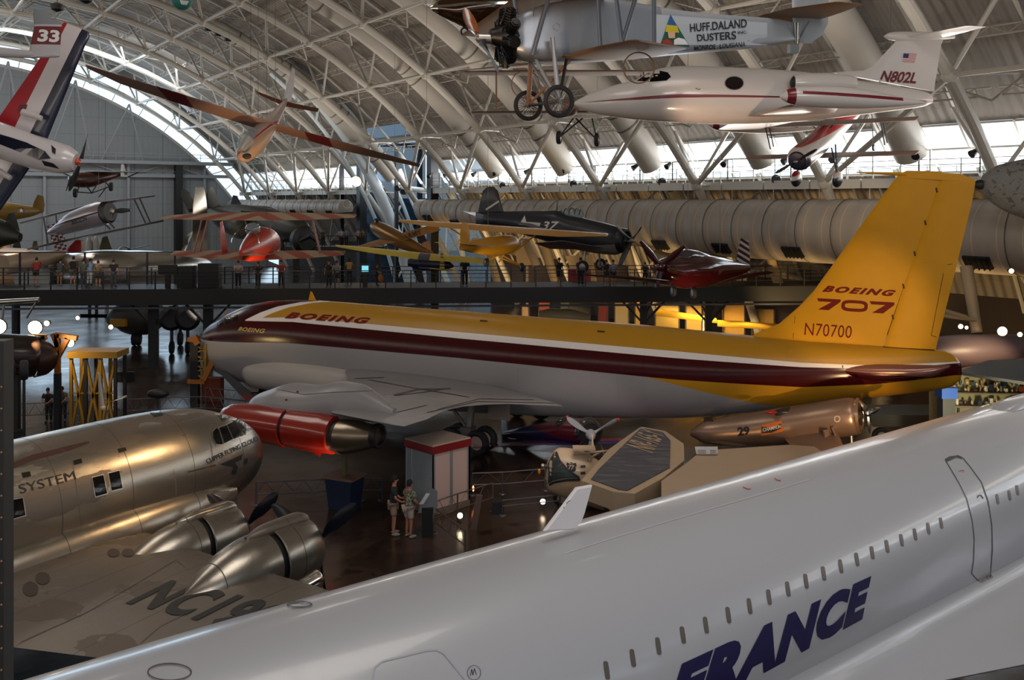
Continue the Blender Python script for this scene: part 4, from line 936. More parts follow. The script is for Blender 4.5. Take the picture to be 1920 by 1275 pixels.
for s_, q in (('HUFF.DALAND', ((1291.7, 45), (1399, 36), (1399, 51.7), (1293, 60.5))), ('DUSTERS', ((1305, 65), (1379, 58.3), (1379, 74), (1306.7, 78))), ('INC.', ((1382, 59), (1400, 57.5), (1400, 63), (1382, 64.5))), ('MONROE . LOUISIANA', ((1300.7, 86), (1396.7, 78.3), (1396.7, 86), (1301, 93.5)))):
    mark('lettering', text2d(s_, .02 if len(s_) < 12 else .01), q, td, blk, db, nx=6, ny=2, off=.03)
gq = [('pennant_green', '0c4a38', [(1256, 28), (1293, 88), (1238, 82)], .022), ('pennant_blue', '1c4a80', [(1256, 28), (1268, 49), (1249, 47)], .03), ('pennant_yellow', 'b0a010', [(1249, 47), (1268, 49), (1272, 62), (1246, 60)], .034), ('pennant_face', 'c09878', [(1250, 60), (1264, 60), (1264, 72), (1252, 72)], .038), ('pennant_cloud', 'c8c8c8', [(1262, 75), (1270, 71), (1282, 74), (1289, 84), (1262, 84)], .04), ('pennant_red', '8c2414', [(1240, 77), (1250, 73), (1262, 84), (1241, 82)], .042)]
for nm, c, p, of in gq: pxmark('painted_pennant', poly2d(p), td, mat(nm, c), db, nx=3, ny=3, off=of)
pxmark('access_cap', ring2d(1043, 50, 7, 7, 1), td, greyp, db, nx=0, off=.02)
MB().wing([(FD.y(1484, -60), FD.y(1550, -55), .1, (0, 1, 0)), (FD.y(1485, 5), FD.y(1554, 10), .12, (0, 1, 0)), (FD.y(1487, 45), FD.y(1552, 45), .12, (0, 1, 0)), (FD.y(1492, 68), FD.y(1541, 66), .1, (0, 1, 0)), (FD.y(1500, 79), FD.y(1524, 78), .06, (0, 1, 0))]).build('rudder', dum, du)
wu = mat('wing_underside', '8a6a4c', .45, layers=[('z>9', '808488')]); wtop = mat('doped_wing', '74706c', .4, .2)
sp = FD.y(1500, 33, 0)
tp_ = MB().wing([((sp.x+.35, -1.7, sp.z), (sp.x-.4, -1.7, sp.z), .05, (0, 0, 1)), ((sp.x+.9, -.8, sp.z), (sp.x-.55, -.8, sp.z), .08, (0, 0, 1)), ((sp.x+1.05, 0, sp.z), (sp.x-.6, 0, sp.z), .09, (0, 0, 1)), ((sp.x+.9, .8, sp.z), (sp.x-.55, .8, sp.z), .08, (0, 0, 1)), ((sp.x+.35, 1.7, sp.z), (sp.x-.4, 1.7, sp.z), .05, (0, 0, 1))]); tp_.build('tailplane', wu, du)
ts_ = MB(); 
for a, b in (((1489, 42), (1491, 82)), ((1495, 42), (1494, 82)), ((1518, 38), (1497, 76))): ts_.tube(FD.y(*a, .3), FD.y(*b, .05), .02, n=5)
ts_.box(FD.y(1487, 92, 0), (.25, .12, .2)); ts_.build('tail_strut', steel, du)
MB().wing([(FD.y(1052, 106, .4), FD.y(1185, 112, .4), .2, (0, 0, 1)), (FD.y(1120, 88, 2.0), FD.y(1245, 103, 2.0), .2, (0, 0, 1)), (FD.y(1180, 76, 3.3), FD.y(1287, 92, 3.3), .14, (0, 0, 1))], n=10).build('lower_wing', wu, du)
MB().wing([(FD.y(1010, 118, -.4), FD.y(1150, 114, -.4), .2, (0, 0, 1)), (FD.y(872, 132, -4.4), FD.y(960, 128, -4.4), .12, (0, 0, 1))], n=10).build('lower_wing', wu, du)
wz_ = FD.y(1000, -12, 0).z
MB().wing([((1.35, -5.2, wz_), (-.2, -5.2, wz_), .12, (0, 0, 1)), ((1.5, 0, wz_), (-.3, 0, wz_), .2, (0, 0, 1)), ((1.35, 5.2, wz_), (-.2, 5.2, wz_), .12, (0, 0, 1))]).build('upper_wing', wu, du)
for a, b, y in (((1120, -30), (1126, 86), 2.0), ((1152, -30), (1166, 76), 2.6), ((1200, -30), (1168, 76), 2.6), ((1226, -30), (1227, 82), 2.6), ((1033, -20), (999, 104), .5), ((962, -10), (970, 30), -.3)):
    strut(MB(), FD.y(*a, y), FD.y(*b, y), .045, .02).build('wing_strut', mat('strut_grey', '5c6066', .4, .5), du)
radial('radial_engine', FD.y(950, 70, 0), (1, 0, 0), .66, du, mat('engine_black', '121214', .4, .5), 9, .5)
h_ = FD.y(938, 74, 0); hub = MB().lathe([(0, .12), (.5, .1), (.55, .04)], h_, (1, 0, 0), 12).build('propeller_hub', steel, du)
for ang, m_ in ((.60, woodm), (.60+PI, dark)): blade(h_+V((.45, 0, 0)), (1, 0, 0), ang, 1.55, .26, twist=.9).build('propeller_blade', m_, hub)
for (px, py, y) in ((1048, 190, .85), (990.5, 198, -.85)):
    c = FD.y(px, py, y); wheel('wheel', c, (0, 1, 0), .345, .10, du, rubber, mat('spoke', '6c6a68', .4, .6), True)
gs = mat('gear_brown', '7c5840', .5)
c1 = FD.y(1048, 190, .7); c2 = FD.y(990.5, 198, -.7); t1_ = FD.y(1005, 112, .3); t2_ = FD.y(1036, 70, .75); t3 = FD.y(995, 118, -.2)
for a, b, m_, w in ((t2_, c1, dum, .05), (t3, c2, gs, .05), (t1_, c1, dum, .04), (FD.y(1062, 112, .4), c1, dark, .035), (FD.y(1070, 112, .1), c2, gs, .035), (t3, c1, dum, .03)): MB().tube(a, b, w, n=8).build('gear_strut', m_, du)
MB().tube(c1, c2, .03).build('axle', dark, du)
for cx, cy, r_, y in ((1198, 127, 29, 2.4), (985, 158, 26, -1.6)): MB().path([FD.y(cx+r_*math.cos(t), cy+r_*math.sin(t), y) for t in [2*PI*k/24 for k in range(24)]], .015, 5, True).build('wing_skid_hoop', gs, du)
cables(FD, du, [(1000, 30, 19), (1300, 30, 21)])
# ================================================================ varnished biplane behind it, only wings and wheels in view
FB = Fr((2.4, 38, 13.0), -90)
vb = thing('varnished_biplane', 'brown varnished biplane on black spoke gear, half hidden behind white jet nose', 'aircraft', FB)
bw_ = mat('varnished_fabric', '7c5c42', .6)
uz, lz = FB.x(900, 137, 0).z, FB.x(900, 212, 0).z; xl = FB.x(872, 137, 0).y; xl2 = FB.x(885, 212, 0).y
for z, yl, nm in ((uz, xl, 'upper_wing'), (lz, xl2, 'lower_wing')):
    MB().wing([((.65, yl, z), (-.65, yl, z), .1, (0, 0, 1)), ((.8, yl*.5, z), (-.8, yl*.5, z), .17, (0, 0, 1)), ((.8, -yl*.5, z), (-.8, -yl*.5, z), .17, (0, 0, 1)), ((.65, -yl, z), (-.65, -yl, z), .1, (0, 0, 1))]).build(nm, bw_, vb)
fus([(-5.5, lz+.45, lz+.3, .06), (-2, lz+.5, lz-.05, .3), (.3, lz+.5, lz-.15, .35), (1.0, lz+.4, lz-.05, .3), (1.2, lz+.3, lz+.05, .15)], 24, 2.4, 30).build('fuselage', bw_, vb)
for px, py in ((1048, 258), (1119, 262)):
    c = FB.x(px, py, .2); wheel('wheel', c, (.2, 1, 0), .28, .2, vb, rubber, steel)
    for q in ((1075, 222), (1092, 222)) if px < 1080 else ((1080, 222), (1110, 222)): MB().tube(c, FB.x(q[0], q[1], 0), .035, n=6).build('gear_strut', dark, vb)
for y in (xl*.7, -xl*.7): MB().tube((.4, y, lz), (.4, y, uz), .03).build('wing_strut', bw_, vb); MB().tube((-.4, y, lz), (-.4, y, uz), .03).build('wing_strut', bw_, vb)
# glossy fuselage at the top edge
FG = Fr(at(900, 20, 25), 180)
gl = thing('polished_monoplane', 'glossy brown monoplane with bright metal nose hanging at the top edge', 'aircraft', FG)
gm_ = mat('gloss_brown', '3c2410', .12, .6, coat=.8, layers=[('abs(z-.08)<.035', 'c8c8c0', .1, 1), ('x>1.15', 'c0b8a8', .15, 1)])
fus_px(FG, [(1020, -20, 20, .2), (980, -32, 48), (930, -38, 58), (880, -28, 55), (850, -8, 42), (825, 0, 30), (812, 8, 22), (807, 12, 18, .02)], .9, 36, 2, 50).build('fuselage', gm_, gl)
wheel('tail_wheel', FG.y(871, 59), (0, 1, 0), .12, .08, gl, rubber, steel)
MB().wing([((.3, -1, .55), (-1.5, -1, .5), .2, (0, 0, 1)), ((.3, 6, .6), (-1.3, 6, .6), .12, (0, 0, 1))]).build('wing', wu, gl)
# ================================================================ red, white and blue aerobatic biplane
FP = Fr(at(1530, 270, 36), -126, -17)
pb = thing('aerobatic_biplane', 'small red, white and blue aerobatic biplane with wheel pants, hanging nose down', 'aircraft', FP)
pn = FP.y(1493, 284); pt_ = FP.y(1652, 232)
pm_ = mat('sunburst', 'c0b8b0', .35, coat=.4, layers=[('z<%.3f+x*.10+sin(x*1.6)*.05' % (-.15), '141830'), ('(z>%.3f+x*.06)*(x>%.2f)' % (.28, pt_.x*.62), 'a01c1c')])
L = pn.x-pt_.x; x0 = pn.x
pf = fus([(x0-L-.1, .16, .0, .03), (x0-L*.8, .25, -.15, .14), (x0-L*.55, .5, -.35, .3), (x0-L*.38, .58, -.45, .38), (x0-L*.2, .45, -.5, .43), (x0-.25, .42, -.5, .45), (x0, .30, -.38, .34)], 32, 2.2, 50); pf.build('fuselage', pm_, pb)
MB().lathe([(0, .3), (.05, .35), (.1, .3), (.12, .1)], (x0-.03, 0, -.04), (1, 0, 0), 24).build('cowl_front', navy, pb)
radial('radial_engine', (x0-.05, 0, -.04), (1, 0, 0), .3, pb, dark, 5, .2)
pr_ = propeller('propeller', (x0+.15, 0, -.04), (1, 0, 0), 2, .95, .14, pb, dark, steel, 2.65, .09)
ff = MB().wing([((x0-L*.74, 0, .2), (x0-L-.1, 0, .1), .1, (0, 1, 0)), ((x0-L*.86, 0, .7), (x0-L-.25, 0, .7), .08, (0, 1, 0)), ((x0-L*.93, 0, 1.05), (x0-L-.18, 0, 1.1), .05, (0, 1, 0))]).build('tail_fin', mat('fin_white_red', 'c0b8b0', .35, layers=[('x>%.2f-z*.25' % (x0-L*.80), 'a01c1c')]), pb)
tpb = bvh_of(ff)
mark('lettering', text2d('Pitts', .01, .3), ((1638, 209), (1659, 206), (1658, 218), (1637, 224)), tpb, redp, ff, nx=0, off=.008)
pw_ = mat('wing_red_white', '8c7c74', .4, layers=[('abs(y)>2.1', '907468')])
for z, x_, hs_, nm in ((.62, .35, 3.55, 'upper_wing'), (-.8, .05, 3.4, 'lower_wing')):
    MB().wing([((x0-L*.30+x_+.35, -hs_, z), (x0-L*.30+x_-.35, -hs_, z), .06, (0, 0, 1)), ((x0-L*.30+x_+.45, 0, z), (x0-L*.30+x_-.45, 0, z), .11, (0, 0, 1)), ((x0-L*.30+x_+.35, hs_, z), (x0-L*.30+x_-.35, hs_, z), .06, (0, 0, 1))]).build(nm, pw_, pb)
MB().wing([((x0-L*.88, -1.2, .12), (x0-L, -1.2, .12), .03, (0, 0, 1)), ((x0-L*.84, 0, .12), (x0-L-.05, 0, .12), .05, (0, 0, 1)), ((x0-L*.88, 1.2, .12), (x0-L, 1.2, .12), .03, (0, 0, 1))]).build('tailplane', pw_, pb)
for px, py, y in ((1493, 335, -.85), (1570, 336, .85)):
    c = P3(FP, px, py, 36-y*.4); pant = MB().ball(c, .32, 16, 12, (1.35, .55, 1)).build('wheel_pant', mat('pant', 'c0b8b0', .35, layers=[('z<%.2f' % (c.z+.02), '14161e'), ('z>%.2f' % (c.z+.18), 'a01c1c')]), pb)
    for dx in (.25, -.3): MB().tube(c+V((0, 0, .25)), (x0-L*.3+dx, y*.3, -.45), .03, n=6).build('gear_strut', navy, pb)
c = P3(FP, 1638, 277, 37.5); wheel('tail_wheel', c, (0, 1, 0), .14, .08, pb, rubber, steel); MB().tube(c, (x0-L*.88, 0, 0), .02).build('tail_spring', steel, pb)
for s_ in (-1, 1):
    for dx in (.2, -.2): MB().tube((x0-L*.3+dx, 2.3*s_, -.42), (x0-L*.3+.3+dx, 2.3*s_, .62), .025, n=5).build('wing_strut', navy, pb)
    MB().tube((x0-L*.3+.3, .3*s_, .4), (x0-L*.3+.3, .5*s_, .62), .02, n=5).build('cabane_strut', navy, pb)
pxc = FP.y(1556, 247); MB().ball((pxc.x, 0, .52), .3, 14, 8, (1.3, .75, .8)).build('canopy', mat('canopy_glass', '8a98a0', .1, alpha=.45), pb)
cables(FP, pb, [(1540, 240, 36.5)])
# ================================================================ glider
FGl = Fr(at(500, 240, 42), 0)
gd = thing('sailplane', 'brown and white sailplane with long thin wings hanging over the hall', 'aircraft', FGl)
sgm = mat('sailplane_wing', '7c6258', .5, layers=[('(x<-2.6)*(x>-3.4)', '54181c'), ('(x<-.2)*(x>-1.1)*0', '54181c'), ('(x>1.6)*(x<2.6)', '54181c')])
U_ = V((.25, -.35, .9))
wgx(FGl, [((160, 121, 35), (165, 129, 35.4), .08, U_), ((230, 143, 36.3), (225, 157, 36.9), .12, U_), ((330, 173, 38.5), (325, 191, 39.2), .16, U_), ((484, 222, 41), (478, 240, 41.8), .2, U_), ((530, 236, 42), (524, 248, 42.8), .2, U_), ((650, 268, 44), (645, 283, 44.8), .16, U_), ((787, 307, 46.5), (784, 313, 47), .07, U_)], 10).build('wing', sgm, gd)
sf = mat('sailplane_body', '8c7460', .4, layers=[('z>(x-.4)*1.05+.02', '9a8a80'), ('abs(z-(x-.4)*1.2-.18)<.06', '8c2830')])
tubef(FGl, [(450, 301, 40.5, .12), (455, 294, 40.6, .33), (466, 280, 40.9, .48), (482, 262, 41.3, .5), (500, 240, 41.8, .42), (516, 218, 42.6, .27), (530, 198, 43.6, .15), (537, 187, 44.2, .06)], 24).build('fuselage', sf, gd)
o = MB(); o.path([P3(FGl, 452, 282, 40.2), P3(FGl, 462, 262, 40.4), P3(FGl, 476, 245, 41)], [.2, .36, .15], 16); o.build('canopy', mat('canopy_glass', '8a98a0'), gd)
MB().ball(P3(FGl, 463, 293, 40.1), .17, 10, 8, (1.2, .6, .8)).build('wheel', rubber, gd)
wgx(FGl, [((478, 170, 43.2), (483, 176, 43.5), .05, U_), ((533, 190, 44), (531, 199, 44.4), .08, U_), ((597, 203, 45), (594, 210, 45.3), .05, U_)]).build('tailplane', mat('tail_tan', '8a6048', .5), gd)
wgx(FGl, [((530, 190, 44), (545, 190, 44.6), .08, (1, .4, 0)), ((538, 160, 44.2), (551, 165, 44.8), .07, (1, .4, 0)), ((548, 128, 44.5), (553, 132, 44.9), .04, (1, .4, 0))]).build('tail_fin', mat('sail_fin', 'a8a0a0', .45, layers=[('abs(x-1.15-z*.25)<.09', '8c2830')]), gd)
cables(FGl, gd, [(484, 240, 41.5), (516, 225, 42.6)])
# ================================================================ striped aerobatic monoplane, banked on end
F3 = Fr(at(60, 230, 18), 0)
ab = thing('striped_aerobatic_plane', 'aerobatic monoplane with red, white and navy wing hung on edge, upper left', 'aircraft', F3)
def lx(px, py, Z=18): p = P3(F3, px, py, Z); return p.x, p.z
def halfplane(a, b):
    (x0, z0), (x1, z1) = lx(*a), lx(*b); return '((x-%.4f)*%.4f-(z-%.4f)*%.4f)' % (x0, z1-z0, z0, x1-x0)
abm = mat('wing_tricolour', 'b8b0b0', .35, coat=.3, layers=[(halfplane((153, 58), (58, 256))+'<0', '14162c'), (halfplane((93, 112), (30, 241))+'>0', '8c1420'), ('(z<%.3f)*(%s<0)' % (lx(0, 285)[1], halfplane((32, 300), (0, 352))), '14162c')])
wv = MB(); 
U3 = V((.1, -1, .1))
def tw(px1, py1, px2, py2, t, Z=18): return (P3(F3, px1, py1, Z), P3(F3, px2, py2, Z), t, U3)
wv.wing([tw(168, 70, 112, 48, .12), tw(160, 85, 95, 80, .16), tw(88, 263, 0, 217, .3), tw(62, 306, -60, 270, .32), tw(-20, 425, -140, 380, .25)][::-1], n=12)
wo3 = wv.build('wing', abm, ab)
fb = tubef(F3, [(-90, 235, 17.6, .36), (0, 263, 17.6, .34), (50, 281, 17.6, .33), (95, 293, 17.6, .31), (125, 300, 17.6, .27), (143, 304, 17.6, .17)], 28); fbo = fb.build('fuselage', mat('body_white', 'b4aeae', .3, coat=.4, layers=[('(z<-.95)*(x>.6)*(noise(3,2)>.55)', '14161e')]), ab)
t3 = bvh_of(fbo); pxmark('canopy', poly2d([(-40, 238), (0, 252), (50, 268), (85, 284), (96, 297), (74, 299), (0, 270), (-40, 262)]), t3, mat('canopy_navy', '0c1020', .12), fbo, nx=12, ny=3, off=.02)
pxmark('cowl_marking', poly2d([(78, 300), (100, 306), (112, 316), (84, 310)], [(96, 272), (105, 280), (104, 290), (98, 286)]), t3, dark, fbo, nx=4, ny=3)
c = P3(F3, 146, 303, 17.6); MB().ball(c, .07, 12, 8, (.8, 1, 1)).build('spinner', mat('spinner_orange', 'b0401c', .3), ab)
for a in ((160, 249), (125, 357)):
    q = P3(F3, a[0], a[1], 17.6); d = q-c; ax = V((.95, .1, -.3)).normalized(); ax = (ax-d.normalized()*ax.dot(d.normalized())).normalized(); A, B, D = frame_of(ax); blade(c+ax*.05, ax, math.atan2(d.dot(B), d.dot(A)), d.length, .14).build('propeller_blade', dark, ab)
for a, b in (((42, 210), (78, 222)), ((-5, 320), (20, 334))): MB().path([P3(F3, *a, 17.6), P3(F3, *b, 17.6)], [.07, .05], 10).build('aileron_fairing', mat('body_white2', 'b0a8a4', .4), ab)
tr3 = bvh_of(wo3)
pxmark('wing_badge', poly2d([(38, 196), (52, 196), (48, 208), (33, 208)]), tr3, mat('badge_maroon', '4c1418'), wo3, nx=2, ny=2, off=.01)
# white tail bearing 33
F4 = Fr(at(70, 80, 15.5), 180)
t4 = thing('racer_tail', 'white aircraft tail with number 33 on a maroon square, top left', 'aircraft', F4)
tf = MB().wing([(F4.y(52, 108), F4.y(112, 106), .16, (0, 1, 0)), (F4.y(64, 50), F4.y(116, 44), .14, (0, 1, 0)), (F4.y(62, 24), F4.y(92, 30), .1, (0, 1, 0))]).build('tail_fin', mat('racer_white', '9a9698', .45, layers=[('z>%.3f' % F4.y(90, 46).z, '6c7074'), ('(z>%.3f)*(z<%.3f)' % (F4.y(90, 84).z, F4.y(90, 50).z), '5a1418')]), t4)
fus_px(F4, [(-80, 78, 112), (0, 88, 108), (60, 95, 109), (105, 100, 108), (112, 104, 106, .02)], .8, 20, 2, 24).build('fuselage', mat('racer_body', '9a9698', .45), t4)
mark('lettering', text2d('33', .04), ((74, 55), (113, 57), (111, 80), (70, 78)), bvh_of(tf), mat('white_lettering', 'c8c4c0', .5), tf, nx=0)
# ================================================================ high-wing cabin monoplane, silver cowled biplane, yellow trainer by the end wall
F5 = Fr(at(185, 335, 78), 0)
hw = thing('high_wing_monoplane', 'dark brown high-wing monoplane with thin straight wing hanging by end wall', 'aircraft', F5)
wgx(F5, [((52, 320, 80), (60, 321, 81.5), .12, (0, 0, 1)), ((190, 322, 77), (190, 323, 79), .25, (0, 0, 1)), ((328, 322, 74), (320, 323, 75.5), .12, (0, 0, 1))]).build('wing', mat('dull_silver', '7c8084', .4, .4), hw)
tubef(F5, [(131, 338, 77, .35), (140, 337, 77, .62), (165, 337, 77.5, .68), (190, 333, 78, .5), (215, 328, 79, .28), (238, 325, 80, .1)], 16).build('fuselage', mat('mahogany', '3c1c14', .35, coat=.3), hw)
wgx(F5, [((226, 330, 79), (238, 332, 80), .1, (0, 1, 0)), ((227, 308, 79), (233, 310, 80), .06, (0, 1, 0))]).build('tail_fin', greyp, hw)
for px, py, z in ((141, 362, 76.5), (208, 350, 76)):
    wheel('wheel', P3(F5, px, py, z), (1, .3, 0), .38, .3, hw, rubber, dark)
g = MB()
for a, b in (((145, 360), (172, 362)), ((172, 362), (205, 350)), ((172, 362), (160, 345)), ((172, 362), (182, 345)), ((205, 350), (195, 338)), ((145, 360), (150, 345)), ((110, 321), (135, 332)), ((262, 322), (240, 332)), ((185, 370), (200, 350))): rod(F5, (*a, 76.5), (*b, 76.8), .05, g)
g.build('undercarriage', dark, hw)
MB().path([P3(F5, 146, 315, 76.5), P3(F5, 131, 338, 76.3), P3(F5, 124, 358, 76.4)], [.03, .1, .03], 6).build('propeller', dark, hw)
cables(F5, hw, [(185, 322, 78)])
F6 = Fr(at(160, 410, 60), 0)
sb6 = thing('silver_biplane', 'silver cabin biplane with black cowl ring and registration letters, tilted', 'aircraft', F6)
s6 = mat('polished_skin', '98929a', .3, .55, layers=[('abs(z-x*.24-.12)<.05', '281a2c')])
f6 = tubef(F6, [(92, 436, 62.5, .15), (110, 430, 62, .4), (135, 418, 61.2, .68), (160, 410, 60.6, .80), (185, 402, 59.95, .82), (199, 399, 59.75, .78)], 24).build('fuselage', s6, sb6)
MB().path([P3(F6, 197, 400, 59.75), P3(F6, 202, 398, 59.66), P3(F6, 207, 397, 59.58)], [.70, .76, .60], 24).build('cowl_ring', dark, sb6)
c = P3(F6, 212, 396, 58.6); MB().ball(c, .2).build('propeller_hub', steel, sb6); MB().path([c, P3(F6, 228, 395, 58.6), P3(F6, 245, 394, 58.6)], [.09, .17, .08], 8).build('propeller_blade', dark, sb6); MB().path([c, P3(F6, 208, 408, 58.6)], [.12, .1], 8).build('propeller_blade', dark, sb6)
mark('registration', text2d('R0CCIN', .02), ((134, 414), (162, 405), (163, 413), (135, 422)), bvh_of(f6), black, f6, nx=0)
Uw = (-.1, -.3, 1); wm6 = mat('biplane_wing', '6c6060', .4, .3)
wgx(F6, [((36, 417, 64), (38, 420, 65), .1, Uw), ((142, 390, 61), (140, 394, 62.2), .18, Uw), ((185, 379, 59.6), (182, 385, 61), .22, Uw), ((290, 366, 57), (288, 369, 58), .08, Uw)]).build('upper_wing', wm6, sb6)
wgx(F6, [((50, 466, 62.5), (53, 469, 63.5), .08, Uw), ((120, 450, 61), (120, 454, 62), .15, Uw), ((215, 431, 59), (214, 435, 60.2), .15, Uw), ((306, 412, 57), (305, 416, 58), .08, Uw)]).build('lower_wing', wm6, sb6)
for a, b, z in (((262, 372), (282, 417), 57.5), ((252, 374), (273, 418), 58), ((105, 402), (110, 455), 61.5), ((82, 408), (90, 457), 62), ((192, 415), (207, 430), 59.3), ((198, 410), (215, 428), 59)): rod(F6, (*a, z), (*b, z), .05).build('wing_strut', dark, sb6)
cables(F6, sb6, [(185, 383, 60)])
F7 = Fr(at(40, 390, 80), 0)
yt = thing('yellow_trainer', 'yellow trainer aircraft with rounded fin and star roundel beyond striped wing', 'aircraft', F7)
ym = mat('trainer_yellow', '6c5410', .5)
f7_ = tubef(F7, [(-20, 398, 78, .9), (15, 397, 79, .8), (40, 397, 80, .62), (60, 396, 81, .45), (80, 393, 82, .2)], 20).build('fuselage', ym, yt)
wgx(F7, [((58, 398, 80.8), (80, 400, 81.6), .15, (0, 1, 0)), ((64, 378, 80.8), (84, 385, 81.6), .12, (0, 1, 0)), ((70, 366, 80.8), (82, 370, 81.6), .08, (0, 1, 0))]).build('tail_fin', ym, yt)
t7 = bvh_of(f7_)
pxmark('roundel', poly2d(ell(39, 395, 7, 6)), t7, navy, f7_, nx=0); pxmark('star', poly2d([(39+(4.5 if k % 2 == 0 else 1.8)*math.sin(k*PI/5), 395-(4.5 if k % 2 == 0 else 1.8)*math.cos(k*PI/5)) for k in range(10)]), t7, whitep, f7_, nx=0, off=.04)
cables(F7, yt, [(40, 388, 80)])

# ================================================================ people
def skin_mesh(verts, edges, rad, sub=1, root=0):
    me = bpy.data.meshes.new('b'); me.from_pydata(verts, edges, []); o = bpy.data.objects.new('b', me); COL.objects.link(o)
    md = o.modifiers.new('s', 'SKIN'); md.use_smooth_shade = True; md.branch_smoothing = .4
    for i, v in enumerate(me.skin_vertices[0].data): v.radius = rad[i] if isinstance(rad[i], tuple) else (rad[i], rad[i]); v.use_root = (i == root)
    if sub: ss = o.modifiers.new('u', 'SUBSURF'); ss.levels = sub; ss.render_levels = sub
    r = bpy.data.meshes.new_from_object(o.evaluated_get(bpy.context.evaluated_depsgraph_get()))
    bpy.data.objects.remove(o); r.polygons.foreach_set('use_smooth', [True]*len(r.polygons)); return r
def chain(nodes):
    "nodes: name -> (pos, radius, parent)"
    ks = list(nodes); ix = {k: i for i, k in enumerate(ks)}
    return [tuple(nodes[k][0]) for k in ks], [(ix[nodes[k][2]], ix[k]) for k in ks if nodes[k][2]], [nodes[k][1] for k in ks]
def person(label, loc, yaw, h=1.75, top='303030', bottom='202428', hairc='1c1410', skinc='a06e50', pose='stand', shorts=False, longhair=False, stride=.0, group=None, pattern=None, sleeves=False, sub=1):
    s = h/1.75; fr = Fr(loc, yaw); r_ = thing('person', label, 'person', fr, group)
    lean = {'stand': 0, 'lean': .16, 'look': .06, 'crouch': .1}[pose]; dz = -.38 if pose == 'crouch' else 0
    def q(x, y, z): return V((x*s, y*s, z*s))
    N = {}
    def up(z): return lean*(z-.95)/.5*.55
    N['pelvis'] = (q(0, 0, .95+dz), (.135*s, .10*s), None)
    N['waist'] = (q(up(1.1), 0, 1.1+dz), (.125*s, .09*s), 'pelvis'); N['chest'] = (q(up(1.32), 0, 1.32+dz), (.155*s, .11*s), 'waist')
    N['collar'] = (q(up(1.45), 0, 1.45+dz), (.08*s, .07*s), 'chest'); N['neck'] = (q(up(1.5)+.005, 0, 1.51+dz), .052*s, 'collar')
    N['head'] = (q(up(1.6)+.02, 0, 1.60+dz), (.072*s, .085*s), 'neck'); N['crown'] = (q(up(1.66)+.012, 0, 1.67+dz), (.074*s, .088*s), 'head')
    for sd, n in ((1, 'l'), (-1, 'r')):
        kf = stride*sd
        if pose == 'crouch':
            N[n+'hip'] = (q(.02, .1*sd, .9+dz), .085*s, 'pelvis'); N[n+'knee'] = (q(.38, .14*sd, .52), .06*s, n+'hip'); N[n+'ank'] = (q(.08, .12*sd, .1), .042*s, n+'knee'); N[n+'toe'] = (q(.22, .13*sd, .04), .036*s, n+'ank')
        else:
            N[n+'hip'] = (q(0, .095*sd, .90), .088*s, 'pelvis'); N[n+'knee'] = (q(.03+kf*.6, .105*sd, .50), .060*s, n+'hip'); N[n+'ank'] = (q(kf, .11*sd, .10), .040*s, n+'knee'); N[n+'toe'] = (q(.15+kf, .13*sd, .035), .036*s, n+'ank')
        sx_ = up(1.42); N[n+'sh'] = (q(sx_, .185*sd, 1.41+dz), .055*s, 'chest')
        if pose == 'lean': e, w_, hd = (.16, .24, 1.18), (.40, .17, 1.07), (.49, .15, 1.07)
        elif pose == 'look': e, w_, hd = (.02, .27, 1.16), (.20, .20, 1.02), (.28, .17, 1.01)
        elif pose == 'crouch': e, w_, hd = (.16, .26, 1.14), (.36, .16, 1.0), (.44, .13, .98)
        else: e, w_, hd = (-.03, .26, 1.15), (.05, .27, .92), (.08, .27, .84)
        e = (e[0]+sx_, e[1]*sd, e[2]+dz); w_ = (w_[0]+sx_, w_[1]*sd, w_[2]+dz); hd = (hd[0]+sx_, hd[1]*sd, hd[2]+dz)
        N[n+'el'] = (q(*e), .043*s, n+'sh'); N[n+'wr'] = (q(*w_), .029*s, n+'el'); N[n+'palm'] = (q(*hd), (.036*s, .018*s), n+'wr')
        d = (V(hd)-V(w_)).normalized(); sdv = V((d.z, 0, -d.x)) if abs(d.z) < .8 else V((1, 0, 0)); sdv = (sdv-d*sdv.dot(d)).normalized()
        if sub > 0:
            for f_, (off, ln) in enumerate(((-.03, .060), (-.01, .075), (.01, .078), (.028, .066))):
                p1 = V(hd)+d*.035+sdv*off; p2 = p1+d*ln*.6; p3 = p2+d*ln*.4+V((0, -sd*.02, -.012))
                N['%sf%da' % (n, f_)] = (q(*p1), .0105*s, n+'palm'); N['%sf%db' % (n, f_)] = (q(*p2), .0095*s, '%sf%da' % (n, f_)); N['%sf%dc' % (n, f_)] = (q(*p3), .008*s, '%sf%db' % (n, f_))
            t0 = V(hd)-d*.01; N[n+'tha'] = (q(*(t0+sdv*-.045+d*.01)), .011*s, n+'palm'); N[n+'thb'] = (q(*(t0+sdv*-.062+d*.045)), .009*s, n+'tha')
    me = skin_mesh(*chain(N), sub=1); o = bpy.data.objects.new('body', me); COL.objects.link(o); me.materials.append(mat('skin_'+skinc, skinc, .55)); o.parent = r_
    def sel(keys, grow, nm, m, extra=None, root=0):
        M_ = {}
        for k in keys:
            p, r, par = N[k]; r = tuple(x+grow*s for x in r) if isinstance(r, tuple) else r+grow*s; M_[k] = (p, r, par if par in keys else None)
        if extra: M_.update(extra)
        ms = skin_mesh(*chain(M_), sub=1); ob = bpy.data.objects.new(nm, ms); COL.objects.link(ob); ms.materials.append(m); ob.parent = r_; return ob
    tm = mat('cloth_'+top+(pattern or ''), top, .85, layers=[('noise(14,2)>.54', pattern), ('noise(22,2,1,1,1)<.40', '20242c')] if pattern else [])
    ex = {}
